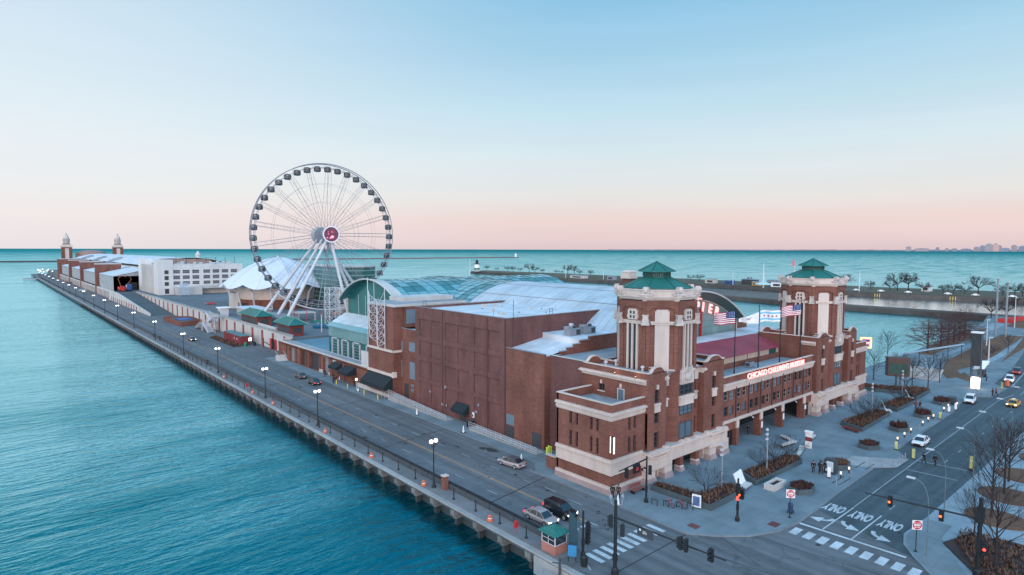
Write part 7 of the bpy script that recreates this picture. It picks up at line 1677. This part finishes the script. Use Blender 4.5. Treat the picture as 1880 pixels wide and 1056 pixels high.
# lit signs and obelisk
r = thing('lit_square_sign', 'square sign with a glowing yellow border on a tall post right of the head house', 'sign', (163.5,56.2,.13)); m = MB(); m.tube((163.5,56.2,.13),(163.5,56.2,9.6),.14); m.build('post', DGR, r)
d = Vector((-.8,-.6,0)); t = Vector((.6,-.8,0)); c = Vector((163.5,56.2,10.3))
def sq(w, h, o, dz=0, dx=0): return [tuple(c+d*o+t*(a+dx)+zv*(b+dz)) for a,b in ((-w,-h),(w,-h),(w,h),(-w,h))]
m = MB(); m.add(sq(1.3,1.35,0)+sq(1.3,1.35,.25),[(0,1,2,3),(4,7,6,5),(0,4,5,1),(1,5,6,2),(2,6,7,3),(3,7,4,0)]); m.build('border', glow('yellow_sign_border',(1.,.62,.25),.95), r)
m = MB(); m.add(sq(1.0,1.05,.26),[(0,1,2,3)]); m.build('face', glow('pink_sign_face',(.9,.35,.4),.9), r); m = MB(); m.add(sq(.8,.28,.27,.55),[(0,1,2,3)]); m.add(sq(.7,.25,.27,-.6),[(0,1,2,3)]); m.build('dark_lettering_band', M('sign_navy',(.05,.02,.12),.6,var=0), r)
r = thing('big_screen', 'large dark outdoor screen box on a post beyond the head house', 'screen', (160.5,48.6,.13)); m = MB(); m.tube((160.0,48.2,.13),(160.0,48.2,4),.18); m.build('post', DGR, r)
m = MB(); m.prism([(159.2,49.7),(161.9,46.0),(163.4,47.0),(160.7,50.8)],3.6,8.0); m.build('casing', M('brown_screen_casing',(.07,.045,.04),.6), r); dd = Vector((161.9-159.2,46-49.7,0)).normalized(); nn = Vector((dd.y,-dd.x,0)); 
m = MB(); o = Vector((159.2,49.7,0))-nn*-.02
nn = Vector((-.81,-.59,0)); o = Vector((159.2,49.7,0))+nn*.03; m.add([tuple(o+dd*.3+zv*4.2),tuple(o+dd*4.1+zv*4.2),tuple(o+dd*4.1+zv*6.6),tuple(o+dd*.3+zv*6.6)],[(0,1,2,3)]); m.build('display', M('dark_green_display',(.02,.06,.05),.3,var=.5,scale=1.5), r)
OB = thing('light_obelisk', 'tall dark slatted obelisk with brightly glowing base on the plaza', 'monument', (178,37,.13)); m = MB(); m.cbox(178.3,37.0,.13,1.5,1.5,2.6); m.build('glowing_base', glow('obelisk_glow',(1.,.82,.72),3.2), OB)
m = MB()
for k in range(9):
    for a,b in ((-.9,-.9+.225*k),(.9,-.9+.225*k),(-.9+.225*k,-.9),(-.9+.225*k,.9)): m.tube((178.3+a,37+b,2.7),(178.3+a,37+b,13.4),.035,4,caps=False)
m.build('rod', M('steel_rod',(.12,.15,.17),.4), OB); m = MB(); m.cbox(178.3,37,5.6,1.4,1.4,7.8); m.build('core', M('smoky_core',(.035,.03,.03),.5), OB); m = MB(); m.cbox(178.3,37,13.4,2.2,2.2,.3); m.build('cap', WHT, OB)
r = thing('food_cart', 'small dark cart behind the glowing obelisk', 'cart', (196,39.5,.13)); m = MB(); m.cbox(196,39.5,.5,1.8,1.6,1.5); m.build('body', DGR, r); m = MB(); m.tube((195.4,38.6,.5),(195.4,38.75,.5),.35,10); m.tube((196.6,38.6,.5),(196.6,38.75,.5),.35,10); m.build('wheel', RUB, r)
r = thing('white_canopy', 'low white slanted canopy on the pavement beyond the obelisk', 'shelter', (206,41.5,.13)); m = MB(); m.add([(203,42.8,1.0),(208,42.2,2.6),(209,40.4,2.6),(204,40.6,1.0),(203,42.8,.7),(208,42.2,2.3),(209,40.4,2.3),(204,40.6,.7)],[(0,1,2,3),(4,7,6,5),(0,4,5,1),(1,5,6,2),(2,6,7,3),(3,7,4,0)]); m.build('roof', WHT, r); m = MB(); m.tube((208,41.5,.13),(208,41.5,2.4),.08); m.tube((204,41.6,.13),(204,41.6,.8),.08); m.build('post', GRY, r)
for i,(x,y,h,l) in enumerate([(217.8,42.4,8,'white light pole behind the white slanted canopy'),(298.3,56.3,22,'left of two tall grey lamp masts at the park edge'),(294.0,52.5,21,'right of two tall grey lamp masts at the park edge'),(262,51.8,9,'white park light pole left of the tall lamp masts'),(330,56,13,'white light pole by the red fence')]):
    r = thing('park_light', l, 'light pole', (x,y,.13)); m = MB(); m.lathe([(.2 if h < 20 else .4,.13),(.12 if h < 20 else .3,h)],x,y,8); m.build('pole', WMET if h < 20 else GRY, r); m = MB(); m.cbox(x-.4,y-.4,h,1.4,.8,.25); m.build('lamp_head', WMET, r)
r = thing('red_fence', 'long low red fence on the shore at the right edge', 'fence', (358,58,.13)); m = MB(); m.box(350,60,.13,352,66,1.9); m.add([(352,64,.13),(384,55,.13),(384,55,2.2),(352,64,2.2),(352.3,64.4,.13),(384.3,55.4,.13),(384.3,55.4,2.2),(352.3,64.4,2.2)],[(0,1,2,3),(4,7,6,5),(3,2,6,7),(0,3,7,4)]); m.build('panel', RED, r)
r = thing('pergola_canopy', 'long pale blue steel canopy on slender posts near the waterside', 'canopy', (190,54,.13)); m = MB(); m.add([(184,58.5,4.2),(226,50.6,4.2),(226,50.0,4.2),(184,57.9,4.2),(184,58.5,4.5),(226,50.6,4.5),(226,50.0,4.5),(184,57.9,4.5)],[(0,3,2,1),(4,5,6,7),(0,1,5,4),(1,2,6,5),(2,3,7,6),(3,0,4,7)]); m.build('roof_beam', M('pale_blue_steel',(.3,.42,.5),.5), r); m = MB()
for k in range(6): m.tube((185+8*k,58-1.5*k,.13),(185+8*k,58-1.5*k,4.2),.12)
m.build('post', DGR, r)
for i in range(6):
    x, y = 181+3.1*i, 49.5+.6*i
    r = thing('stepped_seat', 'long pale stone seat behind the plaza trees, %s from the left' % NTH[i], 'bench', (x,y,.13), 0, 'low stone seats'); m = MB(); m.box(x-.5,y-4.5,.13,x+.5,y+4.5,.55); m.build('seat', CONCL, r); m = MB(); m.box(x-.4,y-4.2,.551,x+.4,y-1,.6); m.build('timber_top', GRY, r)
# bushes of the lawn behind the obelisk
for i,(x,y,s) in enumerate([(236,46.5,1.1),(242,46.2,1.4),(248,46.8,1.2)]):
    p_ = None
    q_ = shrub_cl(40+i, 2.6); q_.location = (x,y,.15); q_['label'] = ['leftmost dark shrub on the lawn behind the obelisk','middle dark shrub on the lawn behind the obelisk','rightmost dark shrub on the lawn behind the obelisk'][i]; q_['group'] = 'dark shrubs on the lawn'; q_['category'] = 'shrub'; q_.name = 'dark_shrub'
# ---------------------------------------------------------------- cars
def loft(m, secs):
    n = len(secs[0]); vs = [p for s in secs for p in s]; fs = [(i*n+j, i*n+(j+1)%n, (i+1)*n+(j+1)%n, (i+1)*n+j) for i in range(len(secs)-1) for j in range(n)]
    fs += [tuple(range(n-1,-1,-1)), tuple(range((len(secs)-1)*n, len(secs)*n))]; m.add(vs, fs)
def car(name, lab, paint, kind='saloon', loc=(0,0,0), rz=0, lit=False, brake=False, sc=1.0, roofmat=None, cat='car', grp='cars'):
    r = thing(name, lab, cat, loc, rz, grp); r.scale = (sc,sc,sc)
    suv = kind == 'suv'; W2 = .93; hb = .98 if suv else .84; hr = 1.66 if suv else 1.40
    def ring(y, w, z0, z1, sh=.1): return [(-w+.08,y,z0),(-w,y,z0+.15),(-w,y,z0+(z1-z0)*.62),(-w+sh,y,z1),(w-sh,y,z1),(w,y,z0+(z1-z0)*.62),(w,y,z0+.15),(w-.08,y,z0)]
    prof = [(-2.36,.74,.40,.66),(-2.28,.84,.30,.80 if not suv else .92),(-1.9,.90,.22,.90 if not suv else 1.0),(-1.0,W2,.2,hb+.03),(0,W2,.2,hb),(.9,W2,.2,hb-.01),(1.55,.91,.22,.84 if not suv else .98),(2.1,.86,.26,.76 if not suv else .9),(2.3,.76,.34,.64 if not suv else .78),(2.38,.66,.42,.56)]
    m = MB(); m.smooth = False; loft(m, [ring(y,w,a,b) for y,w,a,b in prof])
    o = m.build('body', paint, None, (0,0,0)); o.parent = r
    bv = o.modifiers.new('b','BEVEL'); bv.width = .04; bv.segments = 2; bv.limit_method = 'ANGLE'
    if suv: cab = [(-2.15,.80,.98,.70,1.50),(-1.9,.82,.96,.68,1.60),(-1.0,.84,.95,.68,hr),(.1,.84,.95,.68,hr-.01),(.55,.83,.95,.66,1.56),(1.25,.80,.93,.70,.99)]
    else: cab = [(-1.85,.78,.86,.70,.90),(-1.15,.82,.84,.64,1.30),(-.6,.84,.83,.62,hr),(.15,.84,.82,.62,hr-.01),(.5,.83,.81,.62,1.30),(1.25,.80,.80,.68,.84)]
    m = MB()
    loft(m, [[(-w0,y,z0-.02),(-w1,y,z1),(w1,y,z1),(w0,y,z0-.02)] for y,w0,z0,w1,z1 in cab]); o = m.build('window_glass', DGL, None, (0,0,0)); o.parent = r
    m = MB(); k0, k1 = (0,4) if suv else (1,4)
    secs = []
    for y,w0,z0,w1,z1 in cab[k0:k1+1]: secs.append([(-w1-.02,y,z1-.05),(-w1+.03,y,z1+.035),(w1-.03,y,z1+.035),(w1+.02,y,z1-.05)])
    loft(m, secs)
    for s in (-1,1):
        for A in ((0,1),(1,2)) if not suv else ((0,1),): m.tube((s*(cab[A[0]][3]+.01),cab[A[0]][0],cab[A[0]][4]),(s*(cab[A[1]][3]+.01),cab[A[1]][0],cab[A[1]][4]),.035,5)
        m.tube((s*(cab[4][3]+.01),cab[4][0],cab[4][4]),(s*(cab[5][3]+.08),cab[5][0],cab[5][4]),.035,5); m.tube((s*.84,.0,hb),(s*.64,-.05,hr-.03),.035,5)
        m.tube((s*.84,-.95,hb),(s*.65,-.9,hr-.05),.035,5) if suv else m.tube((s*.83,-1.3,hb),(s*.66,-1.0,1.33),.045,5)
    o = m.build('roof', roofmat or paint, None, (0,0,0)); o.parent = r
    for s in (-1,1):
        for y in (-1.42,1.42):
            m = MB(); m.tube((s*.72,y,.33),(s*.95,y,.33),.34 if not suv else .38,16); o = m.build('wheel', RUB, None, (0,0,0)); o.parent = r
            q = MB(); q.tube((s*.94,y,.33),(s*.965,y,.33),.22,12); w = q.build('rim', GRY, None, (0,0,0)); w.parent = o
        m = MB(); m.prism([(s*.52,2.27),(s*.84,2.05),(s*.87,2.12),(s*.56,2.36)] if s > 0 else [(s*.52,2.27),(s*.56,2.36),(s*.87,2.12),(s*.84,2.05)],.58 if not suv else .7,.72 if not suv else .86); o = m.build('headlight', HEADL if lit else HEADO, None, (0,0,0)); o.parent = r
        m = MB(); m.box(min(s*.5,s*.86),-2.36,.66 if not suv else .8,max(s*.5,s*.86),-2.2,.80 if not suv else 1.0); o = m.build('taillight', TAIL if brake or lit else TAILOFF, None, (0,0,0)); o.parent = r
        m = MB(); m.box(min(s*.9,s*1.06),.72,.88,max(s*.9,s*1.06),.86,1.0); o = m.build('wing_mirror', paint, None, (0,0,0)); o.parent = r
    m = MB(); m.box(-.5,2.34,.36,.5,2.395,.56); o = m.build('grille', BLK, None, (0,0,0)); o.parent = r; m = MB(); m.box(-.26,-2.385,.5,.26,-2.35,.62); o = m.build('number_plate', WHT, None, (0,0,0)); o.parent = r
    return r
SIL = M('silver_paint',(.42,.37,.37),.3,.4,var=0,spec=.6); BLKP = M('gloss_black_paint',(.012,.014,.02),.15,.1,var=0,spec=.9); WHP = M('gloss_white_paint',(.75,.75,.76),.25,var=0,spec=.6); TAXI = M('taxi_yellow_paint',(.62,.30,.03),.35,var=0); REDP = M('gloss_red_paint',(.4,.03,.03),.3,var=0); GRP = M('dark_grey_paint',(.08,.09,.10),.3,.2,var=0,spec=.6)
car('saloon_car','silver saloon waiting at the stop line beside the ticket booth',SIL,'saloon',(50.2,52.6,.004),pi+.02,lit=True,sc=1.0)
car('estate_car','black estate car with lit headlamps waiting beside the silver saloon',BLKP,'suv',(53.2,52.3,.004),pi+.02,lit=True,sc=1.0)
car('saloon_car','grey saloon driving away along the dock road below the brick annex',SIL,'saloon',(59.9,69.4,.004),.12,roofmat=GRP)
car('saloon_car','dark grey saloon parked on the dock road, farther of the two by the awnings',GRP,'saloon',(60.4,153,.004),.0); car('saloon_car','black saloon with red tail lamps stopped near the side entrance',BLKP,'saloon',(60.0,143.5,.004),.0,brake=True)
car('saloon_car','dark car with lit headlamps far down the dock road near the planter enclosure',GRP,'saloon',(55.6,240.5,.004),pi,lit=True)
car('saloon_car','white saloon stopped at the plaza kerb beside the lit bollards',WHP,'saloon',(119.8,32.0,.008),pi/2+.03,sc=1.0)
car('estate_car','white estate car with an open door standing on the plaza apron',WHP,'suv',(161,34.2,.1),pi/2+.1)
r = thing('dark_wagon','dark hand wagon standing just left of the white estate car','cart',(156.2,36.4,.13)); m = MB(); m.cbox(156.2,36.4,.4,2.2,1.3,1.2); m.build('body', DGR, r); m = MB()
for a in (-.8,.8): m.tube((156.2+a,35.7,.38),(156.2+a,35.85,.38),.28,10)
m.build('wheel', RUB, r)
t = car('taxi_cab','yellow taxi driving up the street near the right edge',TAXI,'saloon',(164.5,27.4,.008),pi/2,lit=True,cat='taxi'); m = MB(); m.cbox(0,-.2,1.42,.5,.25,.2); o = m.build('roof_sign', WHT, None, (0,0,0)); o.parent = t
car('estate_car','white car with roof rack parked at the kerb beyond the obelisk',WHP,'suv',(194.5,33.4,.008),pi/2+.1,lit=True); car('pickup_car','red car parked behind the far white car at the right edge',REDP,'suv',(208.5,34.4,.008),pi/2+.1,roofmat=GRP)
car('saloon_car','red car parked on the far dock road by the second brick fin',REDP,'saloon',(60.6,735,.004),0,brake=True); car('saloon_car','dark blue van like car beside the far red one',GRP,'suv',(61,705,.004),0); car('saloon_car','small white car far along the dock road',WHP,'saloon',(57.3,577,.004),pi/2)
car('saloon_car','small red car on the upper deck below the tent edge',REDP,'saloon',(84.4,327,5.3),1.2)
# ---------------------------------------------------------------- people
def skin(name, V, E_, Rr, mats, parent, lev=1):
    me = bpy.data.meshes.new(name); me.from_pydata(V, E_, []); o = bpy.data.objects.new(name, me); COL.objects.link(o)
    s = o.modifiers.new('s','SKIN'); s.use_smooth_shade = True
    for i, r_ in enumerate(Rr): me.skin_vertices[0].data[i].radius = (r_, r_) if not isinstance(r_, tuple) else r_
    me.skin_vertices[0].data[0].use_root = True
    if lev: ss = o.modifiers.new('ss','SUBSURF'); ss.levels = lev; ss.render_levels = lev
    dg = bpy.context.evaluated_depsgraph_get(); nm_ = bpy.data.meshes.new_from_object(o.evaluated_get(dg)); bpy.data.objects.remove(o); bpy.data.meshes.remove(me)
    nm_.name = name; nm_.materials.clear(); nm_.materials.append(mats); return nm_
def skel(stride=.0, lean=0.0, armb=.2, phone=False, hs=1.0):
    # joints; figure faces +y, height 1.75
    J = {'pel':(0,0,.95),'wst':(0,lean*.3,1.12),'chs':(0,lean*.6,1.36),'nck':(0,lean,1.50),'hdb':(0,lean+.015,1.58),'hd':(0,lean+.03,1.66),'hdt':(0,lean+.02,1.73)}
    Rr = {'pel':(.15,.11),'wst':(.13,.095),'chs':(.17,.11),'nck':.06,'hdb':.07,'hd':.095,'hdt':.075}; E_ = [('pel','wst'),('wst','chs'),('chs','nck'),('nck','hdb'),('hdb','hd'),('hd','hdt')]
    for s, n in ((-1,'l'),(1,'r')):
        f = s*stride
        J.update({'hip'+n:(s*.1,0,.90),'kne'+n:(s*.11,f*.5+.02,.50),'ank'+n:(s*.11,f-.03,.09),'toe'+n:(s*.12,f+.14,.04)}); Rr.update({'hip'+n:.095,'kne'+n:.062,'ank'+n:.045,'toe'+n:.04}); E_ += [('pel','hip'+n),('hip'+n,'kne'+n),('kne'+n,'ank'+n),('ank'+n,'toe'+n)]
        g = -f*.8
        el = (s*.27,lean*.6+g*.4-.02,1.12); wr = (s*.25,lean*.4+g+.10+armb*.3,.90) if not (phone and s > 0) else (s*.12,.26,1.22)
        J.update({'sho'+n:(s*.19,lean*.8,1.43),'elb'+n:el,'wri'+n:wr}); Rr.update({'sho'+n:.065,'elb'+n:.045,'wri'+n:.03}); E_ += [('chs','sho'+n),('sho'+n,'elb'+n),('elb'+n,'wri'+n)]
        dv = (Vector(wr)-Vector(el)).normalized(); pm = Vector(wr)+dv*.07; J['plm'+n] = tuple(pm); Rr['plm'+n] = .032; E_.append(('wri'+n,'plm'+n))
        for k in range(4):
            b = pm+dv*(.05-.006*abs(k-1.4))+Vector((0,(k-1.5)*.022,0)); t = b+dv*.03+Vector((-s*.015,0,0)); J['f%d%s'%(k,n)] = tuple(b); J['t%d%s'%(k,n)] = tuple(t); Rr['f%d%s'%(k,n)] = .009; Rr['t%d%s'%(k,n)] = .008; E_ += [('plm'+n,'f%d%s'%(k,n)),('f%d%s'%(k,n),'t%d%s'%(k,n))]
        th = Vector(wr)+dv*.05+Vector((-s*.01,.05,0)); J['th'+n] = tuple(th); Rr['th'+n] = .01; E_.append(('plm'+n,'th'+n))
    return J, Rr, E_
POSES = {}
def pose(key, **k):
    J, Rr, E_ = skel(**k); out = {}
    def sub(keys, grow, lev=1, nm_='m', mt=None):
        ks = [q for q in J if q in keys]; ix = {q:i for i,q in enumerate(ks)}; ee = [(ix[a],ix[b]) for a,b in E_ if a in ix and b in ix]
        gr = lambda r_: (r_[0]+grow, r_[1]+grow) if isinstance(r_, tuple) else r_+grow
        return skin(nm_, [J[q] for q in ks], ee, [gr(Rr[q]) for q in ks], mt, None, lev)
    out['body'] = sub(set(J), 0, 1, 'body', SKIN)
    up = {'pel','wst','chs','hipl','hipr','shol','shor','elbl','elbr','wril','wrir'}
    out['coat'] = sub(up, .025, 1, 'coat', BLK); out['trousers'] = sub({'pel','hipl','hipr','knel','kner','ankl','ankr'}, .014, 1, 'trousers', BLK); 
    out['shoe'] = [sub({'ank'+n,'toe'+n}, .018, 1, 'shoe', BLK) for n in 'lr']
    h = MB(); h.smooth = True; hx = J['hd']; h.ball((hx[0],hx[1]-.02,hx[2]+.025),.112,12,8,1.05); out['hair'] = h; POSES[key] = out
    f = MB(); f.ball((hx[0],hx[1]+.105,hx[2]-.01),.016,6,4,1.4); 
    for s in (-1,1): f.ball((s*.10,hx[1],hx[2]-.01),.022,6,4,1.3)
    out['nose'] = f; e = MB()
    for s in (-1,1): e.ball((s*.035,hx[1]+.09,hx[2]+.012),.011,6,4)
    e.box(-.025,hx[1]+.086,hx[2]-.052,.025,hx[1]+.094,hx[2]-.044); out['eyes'] = e
pose('walk', stride=.26, lean=.05, armb=.1); pose('stand', stride=.03, lean=0., armb=.1); pose('phone', stride=.05, lean=.06, armb=.3, phone=True); pose('walk2', stride=-.22, lean=.06, armb=.2)
CL = {}
def cmat(n, c):
    if n not in CL: CL[n] = M(n, c, .85, var=.1, scale=6)
    return CL[n]
COATS = {'black coat':(.012,.012,.015),'maroon jacket':(.16,.02,.03),'navy coat':(.015,.02,.05),'grey coat':(.12,.12,.13),'dark brown coat':(.05,.03,.02)}
def person(x, y, rz, coat, lab, ps='walk', z=.13, grp='people', s=1.0, trou=(.02,.02,.03)):
    r = thing('person', lab, 'person', (x,y,z), rz, grp); r.scale = (s,s,s); P_ = POSES[ps]
    def lk(nm_, me, mt):
        me = me.copy() if False else me; o = bpy.data.objects.new(nm_, me); COL.objects.link(o); o.parent = r
        if mt:
            o.data = me.copy(); o.data.materials.clear(); o.data.materials.append(mt)
        return o
    b = lk('body', P_['body'], None); lk('coat', P_['coat'], cmat(coat.replace(' ','_'), COATS[coat])); lk('trousers', P_['trousers'], cmat('dark_trousers', trou))
    for sh_ in P_['shoe']: lk('shoe', sh_, BLK)
    for nm_, mt in (('hair', cmat('dark_hair',(.02,.013,.01))),('nose',SKIN),('eyes',BLK)):
        o = P_[nm_].build(nm_ if nm_ != 'nose' else 'nose_and_ears', mt, None, (0,0,0)); o.parent = r
PE = [(91.6,37.9,2.2,'black coat','person in a black coat, left one of the group by the information kiosk','stand'),(92.4,37.3,2.6,'navy coat','person in a navy coat, middle of the group by the information kiosk','walk'),(93.0,36.7,2.0,'black coat','person in a dark coat nearest the information kiosk, right of the group','stand'),(92.0,36.9,.4,'dark brown coat','person in a brown coat at the front of the group by the kiosk','walk2'),
 (108.3,28.4,1.0,'black coat','person with a bag crossing the street, left of the crossing pair','walk'),(108.7,27.0,1.0,'black coat','person in a long black coat crossing the street, right of the pair','walk2'),
 (144.7,39.8,2.7,'maroon jacket','person in a maroon jacket, left of the pair strolling on the plaza','walk'),(145.5,39.3,2.7,'black coat','person in a black coat, right of the pair strolling on the plaza','walk2'),
 (171.4,32.3,.6,'black coat','person in black at the kerb near the taxi, left one','stand'),(172.2,31.8,.6,'maroon jacket','person in a dark red jacket at the kerb near the taxi, right one','walk'),
 (61.9,51.2,2.4,'black coat','person in a long black coat at the head house corner, left one','stand'),(62.5,50.7,2.0,'dark brown coat','person in a dark brown coat at the head house corner, right one','stand'),
 (65.8,133.9,1.2,'black coat','person in black standing by the lit sign near the long awning','stand'),(65.4,144.2,1.9,'black coat','person in black under the small awning','phone'),(65.6,149.8,2.5,'navy coat','person in navy beside the garage door','walk'),(64.6,141.2,.2,'maroon jacket','person in a maroon jacket near the deep awning','walk2'),(63.7,140.6,.2,'black coat','person in black beside the maroon jacket near the deep awning','stand'),
 (46.6,185.5,0.1,'black coat','person walking along the dock edge beyond the fourth lamp','walk'),(46.4,256.0,0.1,'black coat','left of two people far along the dock walk','walk'),(46.6,246.5,3.1,'navy coat','right of two people far along the dock walk','walk2'),
 (101.9,53.6,1.5,'black coat','person in black sitting low against an arcade pier','stand'),(190,37.2,.4,'grey coat','person in a grey coat standing behind the glowing obelisk','stand')]
for x,y,rz,c,l,ps in PE: person(x,y,rz,c,l,ps,s=1.06)
r = thing('lit_post_sign', 'small lit white sign on a thin post by the side entrance', 'sign', (64.6,130.2,.13)); m = MB(); m.tube((64.6,130.2,.13),(64.6,130.2,2.4),.04); m.build('post', WHT, r); m = MB(); m.ball((64.6,130.2,2.7),.3,10,6); m.build('globe', BULB, r)
r = thing('entrance_stairs', 'short concrete stairs with rails at the far end of the terrace building', 'stairs', (65,181,.13)); m = MB()
for k in range(6): m.box(64.2,178.5+.45*k,.13,66.9,179+.45*k,.35+.25*k)
m.build('step', CONCL, r); m = MB(); m.path([(64.3,178.5,1.3),(64.3,181.5,2.7)],.05); m.path([(66.6,178.5,1.3),(66.6,181.5,2.7)],.05); m.build('handrail', WMET, r)
r = thing('road_sign_gantry', 'small black sign post with arms at the far end of the terrace building', 'sign', (69.5,207,0)); m = MB(); m.tube((69.5,207,0),(69.5,207,3.4),.12); m.tube((69.5,207,2.2),(69.0,200,2.0),.14); m.build('post', BLK, r)
r = thing('garden_strip', 'strip of brown shrubs beside the red container', 'hedge', (63.5,228,0)); m = MB(); rnd = random.Random(9)
for _ in range(420):
    x, y = rnd.uniform(62.6,64.6), rnd.uniform(216,244)
    for k in range(4): a = rnd.uniform(0,2*pi); m.mi = rnd.randint(0,1); m.add([(x-.15*sin(a),y+.15*cos(a),.1),(x+.15*sin(a),y-.15*cos(a),.1),(x+cos(a)*.3,y+sin(a)*.3,.1+rnd.uniform(.3,.9))],[(0,1,2)])
m.build('foliage', [DRY, SHRUB], r)['kind'] = 'stuff'; m = MB(); m.box(62.4,215.5,.0,64.8,244.5,.16); m.build('soil', SOIL, r)
# ---------------------------------------------------------------- tidy names
for o in list(bpy.data.objects):
    if o.users == 0: bpy.data.objects.remove(o)
